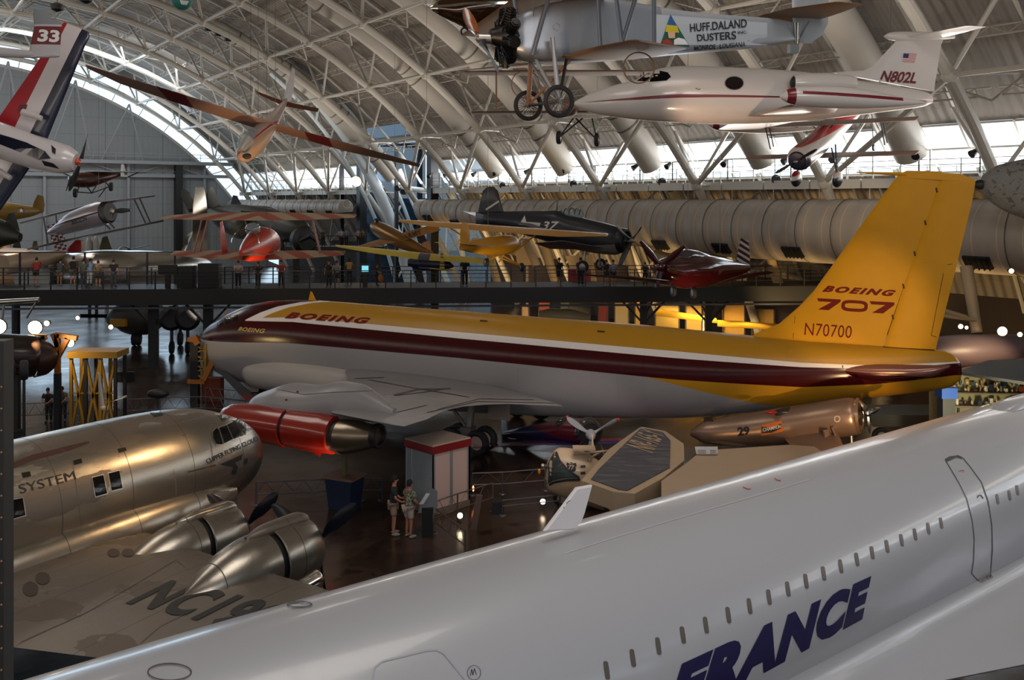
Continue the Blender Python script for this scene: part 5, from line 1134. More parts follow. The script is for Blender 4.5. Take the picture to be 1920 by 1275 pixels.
    for n in 'lr':
        a, b = N[n+'sh'][0], N[n+'el'][0]; t = .95 if sleeves else .78
        ex[n+'sl'] = (a.lerp(b, t), .085*s, n+'sh')
        if sleeves: ex[n+'sl2'] = (b.lerp(N[n+'wr'][0], .9), .042*s, n+'sl')
    ks = ['waist', 'pelvis', 'chest', 'collar', 'lsh', 'rsh']
    MM = {k: N[k] for k in ks}; MM['waist'] = (MM['waist'][0], (.158*s, .122*s), None); MM['pelvis'] = (MM['pelvis'][0]+V((0, 0, -.02*s)), (.168*s, .13*s), 'waist'); MM['chest'] = (MM['chest'][0], (.205*s, .160*s), 'waist'); MM['collar'] = (MM['collar'][0], (.120*s, .11*s), 'chest')
    for n in 'lr': MM[n+'sh'] = (MM[n+'sh'][0], .108*s, 'chest')
    MM.update(ex); ms = skin_mesh(*chain(MM), sub=1); ob = bpy.data.objects.new('shirt', ms); COL.objects.link(ob); ms.materials.append(tm); ob.parent = r_
    bm_ = mat('cloth_'+bottom, bottom, .85); L = {'pelvis': (N['pelvis'][0], (.155*s, .12*s), None)}
    for n in 'lr':
        L[n+'hip'] = (N[n+'hip'][0], .112*s, 'pelvis')
        if shorts: L[n+'kn'] = (N[n+'hip'][0].lerp(N[n+'knee'][0], .85), .105*s, n+'hip')
        else: L[n+'kn'] = (N[n+'knee'][0], .085*s, n+'hip'); L[n+'an'] = (N[n+'ank'][0]+V((0, 0, -.02*s)), .060*s, n+'kn')
    ms = skin_mesh(*chain(L), sub=1); ob = bpy.data.objects.new('shorts' if shorts else 'trousers', ms); COL.objects.link(ob); ms.materials.append(bm_); ob.parent = r_
    hp = N['crown'][0]; hr = MB().ball(hp+V((-.018*s, 0, .012*s)), .108*s, 14, 8, (1, .88, .9)); hr.v = [v for v in hr.v]
    hb = MB(); rings = []
    for i in range(7):
        t = i/6*PI*.62; rings.append([hp+V((-.020*s, 0, .0))+V((math.sin(t)*math.cos(2*PI*k/14)*.098*s, math.sin(t)*math.sin(2*PI*k/14)*.090*s, math.cos(t)*.108*s-(.05*s if math.cos(2*PI*k/14) < .2 and i > 4 else 0))) for k in range(14)])
    hb.loft(rings)
    if longhair: hb.loft([[hp+V((-.06*s, 0, z*s))+V((math.cos(2*PI*k/10)*.05*s, math.sin(2*PI*k/10)*.09*s, 0)) for k in range(10)] for z in (.05, -.08, -.22)])
    hb.build('hair', mat('hair_'+hairc, hairc, .8), r_)
    # face
    hc = N['head'][0]; fx = .082*s; fm = MB().ball(hc+V((fx+.004*s, 0, .015*s)), .016*s, 8, 6, (1, .7, 1.3)); fm.build('nose', mat('skin_'+skinc, skinc), o)
    for sd in (-1, 1):
        MB().ball(hc+V((fx*.93, .032*s*sd, .040*s)), .009*s, 8, 6, (.6, 1.3, .8)).build('eye', dark, o); MB().ball(hc+V((-.002, .082*s*sd, .02*s)), .022*s, 8, 6, (.7, .4, 1.3)).build('ear', mat('skin_'+skinc, skinc), o)
    MB().ball(hc+V((fx*.96, 0, -.03*s)), .016*s, 8, 4, (.4, 1.3, .3)).build('mouth', mat('lip', '6a3a30', .5), o)
    for n in 'lr':
        a = N[n+'ank'][0]; t = N[n+'toe'][0]; d = (t-a); d.z = 0; d.normalize()
        sh = MB(); ang = math.degrees(math.atan2(d.y, d.x)); sh.ball(V((0, 0, 0)), .05*s, 12, 6, (2.6, 1.0, 1.0)); sh.xf(Matrix.Translation(a.lerp(t, .5)+V((.0, 0, -.062*s+.045*s)))@Matrix.Rotation(R(ang), 4, 'Z')); mz = min(v.z for v in sh.v); sh.xf(Matrix.Translation((0, 0, -mz)))
        sh.build('shoe', mat('shoe', '2c2a2a', .6) if not shorts else mat('shoe_pale', '8c8680', .6), r_)
    return r_

# ================================================================ raised walkway with visitors
def wy(X): return 55.2+(X+31)*.055
ZD = 5.12; wang = math.degrees(math.atan(.055))
bk = mat('walkway_black', '0d0d10', .55); rl = mat('rail_black', '1a1a1e', .4, .3)
wk = thing('walkway_bridge', 'black steel visitor walkway crossing the hall behind the yellow jet', 'walkway', (0, 57, 0))
X0, X1 = -36.0, 26.5
def wp_(X, dy, z): return V((X, wy(X)-57+dy, z))
d_ = MB(); d_.beam(wp_(X0, 1.8, ZD-.12), wp_(X1, 1.8, ZD-.12), 3.6, .24); d_.beam(wp_(X0, .1, ZD-.5), wp_(X1, .1, ZD-.5), .25, .95); d_.beam(wp_(X0, 3.5, ZD-.5), wp_(X1, 3.5, ZD-.5), .25, .95)
for k in range(22): X = X0+(X1-X0)*k/21; d_.beam(wp_(X, .1, ZD-.45), wp_(X, 3.5, ZD-.45), .15, .4)
d_.build('deck', bk, wk)
MB().beam(wp_(X0, -.05, ZD-1.15), wp_(X1, -.05, ZD-1.15), .12).build('lower_rail', mat('pipe_grey', '44444a', .3, .7), wk)
for dy, nm in ((.05, 'near'), (3.5, 'far')):
    r_ = MB(); n = 40
    for z in ((.35, .62, .86, 1.08) if dy < 1 else (1.08, .6)): r_.beam(wp_(X0, dy, ZD+z), wp_(X1, dy, ZD+z), .05 if z > 1 else .028)
    for k in range(n+1): X = X0+(X1-X0)*k/n; r_.beam(wp_(X, dy, ZD), wp_(X, dy, ZD+1.08), .07)
    r_.build('railing', rl, wk)
tl_ = MB()
for px in (27, 147, 263, 315): X = (px-960)/1700*58; tl_.beam(wp_(X, 3.5, ZD), wp_(X, 3.5, ZD+2.1), .1)
tl_.beam(wp_(-36, 3.5, ZD+2.08), wp_((318-960)/1700*58, 3.5, ZD+2.08), .07); tl_.build('tall_screen_frame', rl, wk)
for i, px in enumerate((285, 386, 1215, 1342)):
    X = (px-960)/1700*57.2; w = .5 if i < 2 else .42
    c = MB(); c.box(wp_(X, 1.8, (ZD-.9)/2), (w, w, ZD-.9)); c.build('column', bk, wk)
    b = MB()
    for s_ in (-1, 1):
        b.beam(wp_(X, 1.8, ZD-2.6), wp_(X+1.6*s_, 1.8, ZD-.9), .13)
        if i > 1: b.beam(wp_(X, 1.8, ZD-2.2), wp_(X+.7*s_, 1.8, ZD-.9), .12)
    b.build('brace', bk, wk)
MB().box(wp_((700-960)/1700*57, 1.8, 2.1), (6.5, .4, 4.2)).build('stair_screen', bk, wk) if False else None
VP = [(68, 'visitor in a red shirt and dark shorts at the left end of the walkway', '8c2414', '1c1c22', 'lean', True, 1.78, 90),
      (112, 'visitor in a slate grey shirt leaning on the walkway rail', '3c4450', '6a5a48', 'lean', True, 1.72, 80),
      (137, 'visitor all in black beside the one in slate grey', '0c0c10', '50483c', 'lean', True, 1.84, 90),
      (157, 'visitor in a grey-green shirt half behind the pale blue one', '3c463c', '2c3034', 'stand', False, 1.78, 100),
      (168, 'visitor in a pale blue shirt and white trousers on the walkway', '5c84a8', '9a9a98', 'lean', False, 1.70, 80),
      (184, 'visitor in a tan patterned shirt next to the pale blue shirt', '5c5030', '302c28', 'look', True, 1.66, 95),
      (213, 'visitor in a black jacket and grey trousers standing alone', '0e0e12', '3c3e44', 'stand', False, 1.72, 90),
      (450, 'visitor in a pale grey shirt leaning under the orange biplane', '8a8480', '18181c', 'lean', False, 1.70, -70),
      (487, 'visitor in dark clothes below the round orange fuselage', '16161a', '202024', 'stand', False, 1.62, -90),
      (530, 'visitor in a maroon shirt bending over the walkway rail', '6a2424', '17171a', 'lean', False, 1.72, -80),
      (619, 'visitor in a dark green top left of the patterned shirt', '1c241c', '1c1c20', 'stand', False, 1.74, -95),
      (634, 'visitor in a white patterned shirt leaning on the rail', '6c6c68', '2c2c30', 'lean', True, 1.68, -90),
      (655, 'long-haired visitor in a mustard top and black trousers', '8a6c34', '121216', 'lean', False, 1.70, 90),
      (706, 'child in black with an orange backpack on the walkway', '141416', '181a20', 'look', False, 1.42, 10),
      (872, 'tall visitor in camouflage black below the yellow high-wing plane', '18181a', '0e0e12', 'look', False, 1.86, -80),
      (1048, 'visitor in black silhouetted before the cream gantry legs', '0c0c0e', '101014', 'stand', True, 1.80, -60),
      (1088, 'visitor in black right of the bright red exhibit', '0e0e10', '121216', 'stand', False, 1.80, -90),
      (1136, 'visitor in dark grey next to the pale blue top, walkway right', '17181c', '141418', 'stand', True, 1.66, -70),
      (1149, 'visitor in a pale blue sleeveless top near the navy fighter propeller', '707c8c', '141418', 'stand', True, 1.66, -70),
      (1208, 'visitor in black left of the dark red racer nose', '101012', '0e0e10', 'stand', False, 1.5, -90)]
for i, (px, lab, t, b, pose, sh, h, yaw) in enumerate(VP):
    Y = 56.3 if yaw > 0 else 55.9
    X = (px-960)/1700*(wy((px-960)/1700*56)+.9); dy = .55 if yaw < 0 else (2.9 if pose == 'lean' else 1.6)
    if yaw > 0: X = (px-960)/1700*(wy(X)+dy)
    person(lab, wp_(X, dy, ZD)+V((0, 57, 0)), yaw, h, t, b, pose=pose, shorts=sh, longhair=(px in (655, 487)), skinc='9a6e54')
def boxthing(name, label, cat, c, d, m, yaw=0, group=None, parts=None):
    fr = Fr((c[0], c[1], c[2]-d[2]/2), yaw); r = thing(name, label, cat, fr, group)
    MB().box((0, 0, d[2]/2), d).build('body', m, r, 0); return r
# backpack, signs and cabinets on the walkway
c = at(714, 522, 55.6); bp = thing('backpack', 'orange backpack worn by the child on the walkway', 'bag', (c.x, c.y, c.z-.25)); MB().ball((0, 0, .25), .22, 12, 8, (.8, .7, 1.1)).build('sack', mat('pack_orange', '8c4a1c', .8), bp); MB().path([(.05, .1, .05), (.18, .2, .25), (.05, .1, .45)], .02).build('strap', dark, bp)
def podium(px, lab, glow=None, w=.9, yaw=0):
    X = (px-960)/1700*56.2; r = thing('information_stand', lab, 'sign', wp_(X, .8, ZD)+V((0, 57, 0)), None); b = MB(); b.box((0, 0, .45), (.3, .2, .9)); b.build('post', bk, r)
    p = MB().box((0, 0, 1.15), (w, .1, .6)); p.build('panel', mat('sign_black', '08080a', .5), r)
    if glow: MB().box((0, -.06, 1.15), (.42, .02, .38)).build('screen', mat('screen_glow', '4c8c9c', .4, emit='68b0c0', es=1.2), r)
podium(311, 'black slanted sign panel on the walkway railing, left half', w=1.2); podium(680, 'small lit cyan screen on a black stand on the walkway', True, .6)
for px, w, h, lab in ((345, 1.0, 1.35, 'tall black case on the walkway by the silver fin'), (388, 1.3, 1.5, 'wide black cabinet on the walkway above the thick column')):
    X = (px-960)/1700*56.4; q = wp_(X, 1.1, ZD+h/2)+V((0, 57, 0)); boxthing('cabinet', lab, 'cabinet', q, (w, .7, h), bk)

# ================================================================ aircraft around and beyond the walkway
def lampthing(name, label, p, d, r=.14, group=None, mt=None, body=dark):
    o = thing(name, label, 'lamp', p, group); d = V(d).normalized()
    MB().lathe([(-.32, r*.5), (-.28, r*.8), (0, r*1.15), (.02, r*1.1)], (0, 0, 0), d, 14, True).build('lamp_housing', body, o)
    MB().lathe([(.025, r), (.035, r*.9)], (0, 0, 0), d, 14).build('lamp_lens', mt or lampglow, o); return o
# navy carrier fighter 37
FH = Fr(at(1040, 430, 60), -34)
hc = thing('navy_fighter', 'dark navy carrier fighter numbered 37 with three-blade propeller', 'aircraft', FH)
hz = FH.y(1040, 452).z
hm = mat('fighter_navy', '0c0e1c', .4, coat=.1, layers=[('z<%.3f+(x-1)*.06' % (FH.y(1090, 462).z), '54504e', .5, 0)])
hb_ = fus_px(FH, [(893, 398, 420, .08), (915, 397, 424), (944, 396, 430), (996, 395, 444), (1045, 394, 458), (1075, 404, 466), (1100, 410, 472), (1152, 423, 478), (1166, 430, 474)], .8, 36, 2.2, 60); hb = hb_.build('fuselage', hm, hc)
hf = MB().wing([vst(FH, (893, 412), (950, 402), .12)[0:2]+(.14, (0, 1, 0)), vst(FH, (936, 369), (901, 375), .12), vst(FH, (930, 352), (910, 352), .08)]) if False else MB().wing([(FH.y(946, 402), FH.y(894, 410), .16, (0, 1, 0)), (FH.y(938, 376), FH.y(900, 380), .13, (0, 1, 0)), (FH.y(934, 358), FH.y(905, 358), .1, (0, 1, 0)), (FH.y(926, 350), FH.y(914, 350), .05, (0, 1, 0))], tip=False)
hf_ = hf.build('tail_fin', hm, hc); th = bvh_of([hb, hf_]); wl = mat('white_lettering', 'c8c4c0')
mark('lettering', text2d('37', .02, .1), ((1020, 415), (1049, 415.5), (1044, 431), (1015, 430)), th, wl, hb, nx=4, ny=3, off=.02)
pxmark('fin_stripe', line2d([(911.5, 393), (936, 377)], 3.4), th, wl, hf_, nx=3, ny=2, off=.02)
pxmark('star', poly2d([(984, 404), (987, 416), (1014, 418), (1012, 425), (988, 423), (972, 421), (977, 416)]), th, wl, hb, nx=4, ny=2, off=.02)
MB().wing([(FH.y(945, 412, .1), FH.y(890, 405, .1), .12, (0, 0, 1)), (FH.y(905, 400, 2.4), FH.y(868, 396, 2.4), .06, (0, 0, 1))]).build('tailplane', hm, hc)
MB().wing([(FH.y(990, 417, -.3), FH.y(948, 413, -.3), .12, (0, 0, 1)), (FH.y(1032, 432, -2.4), FH.y(1000, 427, -2.4), .06, (0, 0, 1))]).build('tailplane', mat('edge_grey', '5c5c64', .5), hc)
for s_ in (-1, 1): MB().wing([(FH.y(1140, 464, 0)+V((0, .6*s_, 0)), FH.y(1040, 466, 0)+V((0, .6*s_, 0)), .4, (0, 0, 1)), (FH.y(1120, 458, 0)+V((-.5, 3.2*s_, .3)), FH.y(1060, 462, 0)+V((-.3, 3.2*s_, .3)), .25, (0, 0, 1))]).build('folded_wing', mat('fighter_grey', '5c5856', .5), hc)
cp = FH.y(1072, 402); cm = MB().ball(cp, .55, 16, 10, (1.7, .7, .75)); cm.build('canopy', mat('canopy_glass', '8a98a0'), hc)
cf = MB()
for dx in (-.75, -.4, 0, .4, .7): w_ = math.sqrt(max(.02, 1-(dx/.93)**2)); cf.path([cp+V((dx, math.cos(t)*.39*w_, math.sin(t)*.43*w_)) for t in [PI*k/10 for k in range(11)]], .03, 5)
cf.build('canopy_frame', hm, hc)
q = FH.y(1166, 451); MB().lathe([(-.1, .78), (.15, .8), (.35, .72), (.36, .6), (.1, .55)], q, (1, 0, 0), 28).build('engine_cowling', mat('cowl_black', '0c0c10', .4), hc)
radial('radial_engine', q+V((.2, 0, 0)), (1, 0, 0), .55, hc, dark, 9, .3)
hub = MB().lathe([(-.2, .12), (.3, .14), (.45, .05)], q+V((.5, 0, 0)), (1, 0, 0), 12).build('propeller_hub', steel, hc)
for a in ((1151, 418), (1203, 426), (1160, 500)):
    t_ = FH.x(a[0], a[1], q.x+.65); d = t_-(q+V((.65, 0, 0))); A, B, D = frame_of((1, 0, 0)); blade(q+V((.65, 0, 0)), (1, 0, 0), math.atan2(d.dot(B), d.dot(A)), min(d.length, 2.3), .36).build('propeller_blade', dark, hub)
MB().tube(FH.y(1044, 395), FH.y(1045, 377), .05, .02).build('aerial_mast', dark, hc)
for s_ in (-1, 1):
    wheel('main_wheel', (FH.y(1110, 480).x, 1.2*s_, FH.y(1110, 498).z), (0, 1, 0), .4, .24, hc, rubber, steel)
    MB().tube((FH.y(1110, 480).x, 1.1*s_, FH.y(1110, 498).z), (FH.y(1110, 480).x, .9*s_, FH.y(1110, 470).z), .07).build('gear_leg', steel, hc)
cables(FH, hc, [(1000, 400, 60), (1120, 418, 59)])
# yellow high-wing light plane
FY = Fr(at(915, 450, 50), 0)
yc = thing('yellow_high_wing_plane', 'yellow high-wing light aeroplane seen from behind, in front of the navy fighter', 'aircraft', FY)
ycm = mat('cub_yellow', 'b07a10', .4, coat=.2)
wgx(FY, [((748, 412, 53), (747, 416, 51.6), .1, (0, -.1, 1)), ((800, 415, 52.4), (800, 424, 50.8), .2, (0, -.1, 1)), ((870, 419, 51.4), (868, 430, 49.8), .22, (0, -.1, 1)), ((1050, 432, 49), (1048, 444, 47.5), .22, (0, -.1, 1)), ((1138, 438, 47.6), (1136, 443, 46.6), .1, (0, -.1, 1))], 10).build('wing', ycm, yc)
tubef(FY, [(863, 465, 47.5, .10), (885, 463, 48, .32), (910, 462, 48.8, .48), (940, 460, 49.6, .55), (958, 458, 50.2, .5), (966, 457, 50.6, .3)], 12).build('fuselage', ycm, yc)
wgx(FY, [((880, 466, 47.6), (862, 470, 47.4), .06, (0, 1, 0)), ((882, 440, 47.6), (863, 436, 47.4), .06, (0, 1, 0)), ((876, 418, 47.6), (866, 418, 47.4), .04, (0, 1, 0))]).build('tail_fin', ycm, yc)
wgx(FY, [((815, 454, 47.9), (815, 455, 47.3), .03, (0, 0, 1)), ((872, 457, 47.9), (872, 458, 47.1), .05, (0, 0, 1)), ((925, 461, 47.7), (925, 463, 47.1), .03, (0, 0, 1))]).build('tailplane', mat('cub_tan', '8a7048', .5), yc)
MB().prism([P3(FY, *q) for q in ((884, 446, 48.2), (907, 447, 48.5), (900, 457, 48.4), (882, 456, 48.1))], .05).build('cabin_window', mat('window_pale', '9a9688', .2), yc)
for px, py in ((912, 492), (978, 501)): wheel('main_wheel', P3(FY, px, py, 49.5), (1, .3, 0), .24, .2, yc, rubber, steel)
g = MB()
for a, b in (((912, 490), (935, 478)), ((978, 499), (945, 480)), ((935, 492), (945, 478)), ((978, 499), (935, 482))): rod(FY, (*a, 49.5), (*b, 49.5), .05, g)
g.build('undercarriage', ycm, yc)
g = MB()
for a, b in (((838, 424, 50.9), (925, 478, 49.3)), ((1010, 436, 48.8), (958, 478, 49.6))): rod(FY, a, b, .04, g)
g.build('wing_strut', ycm, yc); cables(FY, yc, [(915, 425, 50)])
# long yellow wing with blue band
FW = Fr(at(790, 485, 52), 0)
lw = thing('yellow_wing_monoplane', 'long yellow-winged monoplane with blue body behind the walkway rail', 'aircraft', FW)
wgx(FW, [((628, 459, 52.5), (632, 463, 51.5), .05, (0, -.1, 1)), ((700, 465, 52.5), (700, 475, 51), .15, (0, -.1, 1)), ((780, 473, 52.3), (780, 486, 50.8), .18, (0, -.1, 1)), ((812, 476, 52.3), (812, 489, 50.8), .18, (0, -.1, 1)), ((925, 486, 52), (925, 495, 50.8), .1, (0, -.1, 1))], 10).build('wing', mat('band_yellow', 'b09a14', .4, layers=[('(x>-.1)*(x<.55)', '181e38')]), lw)
tubef(FW, [(765, 492, 53, .2), (790, 493, 53, .42), (815, 494, 52.5, .45), (835, 496, 52, .3), (848, 499, 51.5, .1)], 14).build('fuselage', mat('deep_blue', '10183c', .4), lw)
wgx(FW, [((824, 506, 51.2), (834, 508, 51), .08, (0, 1, 0)), ((826, 474, 51.2), (831, 475, 51), .05, (0, 1, 0))]).build('tail_fin', mat('rudder_stripe', '9a9030', .5, layers=[('(z*6-floor(z*6))>.6', '1c1c30')]), lw)
wgx(FW, [((785, 500, 51.3), (785, 503, 50.9), .03, (0, 0, 1)), ((858, 506, 51.3), (858, 508, 50.9), .03, (0, 0, 1))]).build('tailplane', mat('band_yellow', 'b09a14'), lw); cables(FW, lw, [(800, 480, 52)])
# orange biplane seen from behind
FO = Fr(at(485, 445, 52), 90)
ob = thing('orange_biplane', 'orange biplane with striped wings seen from behind above the walkway', 'aircraft', FO)
om = mat('biplane_orange', '9c2a0c', .4, coat=.15)
ow = mat('sunburst_wing', '8a4834', .5, layers=[('((abs(y)*.55+x*.5)-floor(abs(y)*.55+x*.5))>.52', '98826c')])
o_ = FO.y(485, 445); zz = lambda py: (445-py)/1700*52
MB().wing([((.5, 5.5, zz(404)), (-.5, 5.5, zz(410)), .08, (.3, 0, 1)), ((.8, 3, zz(400)), (-.8, 3, zz(412)), .16, (.3, 0, 1)), ((.8, 0, zz(398)), (-.8, 0, zz(413)), .18, (.3, 0, 1)), ((.8, -3, zz(400)), (-.8, -3, zz(412)), .16, (.3, 0, 1)), ((.5, -5.5, zz(402)), (-.5, -5.5, zz(408)), .08, (.3, 0, 1))], 10).build('upper_wing', ow, ob)
for s_ in (-1, 1): MB().wing([((.8, .5*s_, zz(472)), (-.8, .5*s_, zz(486)), .18, (.3, 0, 1)), ((.7, 2.8*s_, zz(471)), (-.7, 2.8*s_, zz(483)), .16, (.3, 0, 1)), ((.4, 4.9*s_, zz(471)), (-.4, 4.9*s_, zz(478)), .06, (.3, 0, 1))], 10).build('lower_wing', ow, ob)
fus([(-3.4, zz(462), zz(478), .1), (-2.4, zz(450), zz(484), .4), (-1, zz(436), zz(488), .66), (.3, zz(426), zz(489), .82), (1.4, zz(428), zz(486), .8), (2.2, zz(434), zz(482), .7)], 32, 2.1, 50).build('fuselage', om, ob)
fb2 = MB().wing([((-2.7, .55, zz(468)), (-3.7, .55, zz(470)), .12, (0, 1, 0)), ((-2.9, .62, zz(440)), (-3.8, .62, zz(445)), .1, (0, 1, 0)), ((-3.2, .68, zz(413)), (-3.7, .68, zz(416)), .06, (0, 1, 0))]); fb2.xf(Matrix.Translation((0, .35, 0))); fb2.build('tail_fin', om, ob)
MB().wing([((-2.7, 1.5, zz(473)), (-3.4, 1.5, zz(474)), .04, (0, 0, 1)), ((-2.4, 0, zz(470)), (-3.6, 0, zz(473)), .1, (0, 0, 1)), ((-2.7, -1.5, zz(470)), (-3.4, -1.5, zz(471)), .04, (0, 0, 1))]).build('tailplane', ow, ob)
MB().ball((-1.2, 0, zz(428)), .5, 14, 8, (1.5, .8, .7)).build('canopy', mat('canopy_glass', '8a98a0'), ob)
MB().path([(-2.6, .75*math.cos(t), zz(452)+.75*math.sin(t)) for t in [2*PI*k/20 for k in range(11)]], .03, 5).build('chrome_trim', chrome, ob)
for s_ in (-1, 1):
    for a, b, r_ in (((.3, 3.5*s_, zz(476)), (.3, 3.0*s_, zz(408)), .05), ((-.4, 3.6*s_, zz(476)), (-.4, 3.1*s_, zz(408)), .04), ((0, .6*s_, zz(432)), (0, .9*s_, zz(406)), .03)): MB().tube(a, b, r_, n=6).build('wing_strut', mat('strut_rose', '7a5048', .4), ob); cables(FO, ob, [(470, 405, 52), (500, 405, 52)])
# dark red racer with striped rudder
FR = Fr(at(1300, 515, 45), 0)
rr = thing('dark_red_racer', 'glossy dark red low-wing racer with striped rudder before the walkway', 'aircraft', FR)
rm = mat('racer_red', '3c0c10', .14, coat=.7)
tubef(FR, [(1238, 504, 43.5, .42), (1250, 506, 43.8, .62), (1280, 510, 44.3, .80), (1315, 508, 45, .82), (1350, 505, 45.8, .62), (1380, 504, 46.5, .4), (1402, 502, 47, .2)], 28).build('fuselage', rm, rr)
tubef(FR, [(1262, 488, 44, .15), (1285, 482, 44.3, .38), (1305, 484, 44.8, .38), (1345, 492, 45.6, .2)], 18).build('turtle_deck', mat('deck_clear', '3c3438', .12, coat=.6), rr)
rfn = wgx(FR, [((1378, 500, 46.6), (1406, 514, 47), .1, (0, 1, 0)), ((1384, 470, 46.6), (1406, 478, 47), .08, (0, 1, 0)), ((1389, 446, 46.6), (1404, 452, 47), .05, (0, 1, 0))], tip=False); rfo = rfn.build('tail_fin', mat('rudder_red_white', '2c0e14', .4, layers=[('((z+x*.55)*3.2-floor((z+x*.55)*3.2))>.55', 'a8a0a0')]), rr)
wgx(FR, [((1095, 514, 40), (1098, 517, 40.4), .06, (0, -.3, 1)), ((1180, 518, 41.6), (1185, 525, 42.4), .14, (0, -.3, 1)), ((1270, 528, 43.6), (1285, 540, 44.8), .22, (0, -.3, 1))], 10).build('wing', mat('racer_wing', '4c2420', .2, coat=.6), rr)
wgx(FR, [((1300, 528, 45.6), (1320, 536, 46.4), .2, (0, -.2, 1)), ((1440, 508, 49), (1450, 512, 49.6), .06, (0, -.2, 1))], 10).build('wing', mat('racer_wing', '4c2420'), rr)
wgx(FR, [((1308, 498, 45.2), (1312, 500, 45.6), .03, (0, 0, 1)), ((1370, 500, 46.2), (1388, 504, 46.8), .06, (0, 0, 1)), ((1440, 496, 47.6), (1450, 499, 48), .03, (0, 0, 1))]).build('tailplane', mat('racer_tail', '5c3c38', .3), rr)
c = P3(FR, 1238, 500, 43.2); MB().ball(c, .26, 12, 8).build('spinner', rm, rr)
for a in ((1201, 452), (1284, 461), (1231, 540)): MB().path([c, c.lerp(P3(FR, *a, 43.1), .5), P3(FR, *a, 43)], [.1, .17, .07], 8).build('propeller_blade', mat('blade_red', '381018', .25), rr)
for px, py in ((1300, 549), (1262, 545)): wheel('main_wheel', P3(FR, px, py, 44.5), (1, .2, 0), .3, .2, rr, rubber, steel)
MB().tube(P3(FR, 1300, 549, 44.5), P3(FR, 1295, 525, 44.5), .06).tube(P3(FR, 1262, 545, 44.5), P3(FR, 1268, 525, 44.3), .06).build('gear_leg', steel, rr)
cables(FR, rr, [(1290, 490, 44.5), (1350, 495, 45.8)])
# yellow trainer with ARMY wing
FA = Fr(at(760, 450, 74), 0)
ar = thing('army_trainer', 'orange-yellow army trainer biplane with ARMY lettered wing beyond the walkway', 'aircraft', FA)
am = mat('army_yellow', '8c5a10', .45)
aw = wgx(FA, [((668, 462, 77), (680, 466, 75.5), .1, (-.1, -.6, 1)), ((740, 440, 75), (752, 452, 73.5), .2, (-.1, -.6, 1)), ((812, 421, 73), (826, 432, 72), .1, (-.1, -.6, 1))], 10).build('wing', am, ar)
tubef(FA, [(702, 424, 77, .5), (712, 430, 76.5, .65), (730, 440, 75.5, .7), (760, 455, 74, .6), (790, 468, 73, .35), (812, 476, 72, .12)], 16).build('fuselage', mat('army_brass', '7c5a2c', .3, .5), ar)
wgx(FA, [((785, 470, 73), (810, 478, 72), .1, (0, 1, 0)), ((792, 455, 73), (806, 452, 72.5), .06, (0, 1, 0))]).build('tail_fin', am, ar)
mark('lettering', text2d('ARMY', .02), ((754, 442), (788, 430), (792, 438), (758, 451)), bvh_of(aw), black, aw, nx=0, off=.05)
wheel('main_wheel', P3(FA, 705, 418, 76.6), (1, .4, 0), .4, .25, ar, rubber, steel); cables(FA, ar, [(740, 440, 75)])
# bomber with tall polished fin
FBm = Fr(at(375, 440, 76), 0)
bo_2 = thing('polished_bomber', 'polished silver bomber with very tall rounded fin rising beyond the walkway', 'aircraft', FBm)
pm2 = mat('mirror_skin', 'a8a298', .25, .9, var=.25, vs=.4)
wgx(FBm, [((392, 482, 77), (362, 482, 75), .9, (0, 1, .05)), ((389, 430, 77), (361, 430, 75), .8, (0, 1, .05)), ((388, 385, 77), (362, 385, 75.5), .6, (0, 1, .05)), ((384, 358, 77), (366, 358, 76), .4, (0, 1, .05))], 12).build('tail_fin', pm2, bo_2)
tubef(FBm, [(392, 505, 78, .5), (375, 507, 76, 1.1), (330, 509, 72, 1.5), (260, 512, 68, 1.7), (190, 514, 64, 1.7), (120, 516, 67, 1.6), (60, 518, 64, 1.4)], 24).build('fuselage', pm2, bo_2)
wgx(FBm, [((366, 430, 76), (352, 440, 75), .4, (0, 1, .2)), ((345, 480, 74), (330, 492, 73), .5, (0, 1, .2)), ((320, 500, 72), (300, 504, 71), .4, (0, 1, .2))]).build('dorsal_fillet', pm2, bo_2)
wgx(FBm, [((420, 500, 78), (420, 502, 76), .2, (0, 0, 1)), ((300, 504, 74), (300, 507, 72), .3, (0, 0, 1)), ((225, 520, 64), (215, 527, 68), .2, (0, 0, 1))]).build('tailplane', pm2, bo_2)
st_ = MB()
for px in (200, 330): st_.tube(P3(FBm, px, 512, 82), V(P3(FBm, px, 512, 82)*V((1, 1, 1)))+V((0, 0, -5)), .2)
st_.build('gear_leg', steel, bo_2)
# olive twin-fin night fighter
FN = Fr(at(430, 400, 80), 0)
nf = thing('night_fighter', 'dark olive twin-boom night fighter with two rounded fins above the orange biplane', 'aircraft', FN)
nm_ = mat('night_olive', '22241c', .5, layers=[('noise(.8,3)>.6', '34362a')])
for a, b, c in (((338, 352), (364, 378), (376, 398)), ((387, 353), (407, 366), (412, 398))):
    wgx(FN, [((c[0]-22, c[1], 80), (c[0]+4, c[1], 81), .3, (0, 1, 0)), ((a[0], a[1]+14, 79.6), (b[0], b[1], 80.6), .3, (0, 1, 0)), ((a[0]+3, a[1]+2, 79.6), (b[0]-8, b[1]-14, 80.4), .15, (0, 1, 0))]).build('tail_fin', nm_, nf)
wgx(FN, [((352, 392, 80), (352, 394, 81.4), .15, (0, 0, 1)), ((500, 394, 80), (500, 396, 81.4), .15, (0, 0, 1))]).build('tailplane', nm_, nf)
tubef(FN, [(408, 396, 80, .5), (440, 402, 78, .9), (480, 412, 75, 1.1), (530, 425, 72, 1.2), (560, 432, 70, .9), (575, 435, 69, .4)], 18).build('fuselage', nm_, nf)
tubef(FN, [(395, 398, 79, .4), (420, 412, 77, .8), (450, 425, 74, 1.0), (462, 432, 73, .6)], 16).build('tail_boom', nm_, nf)
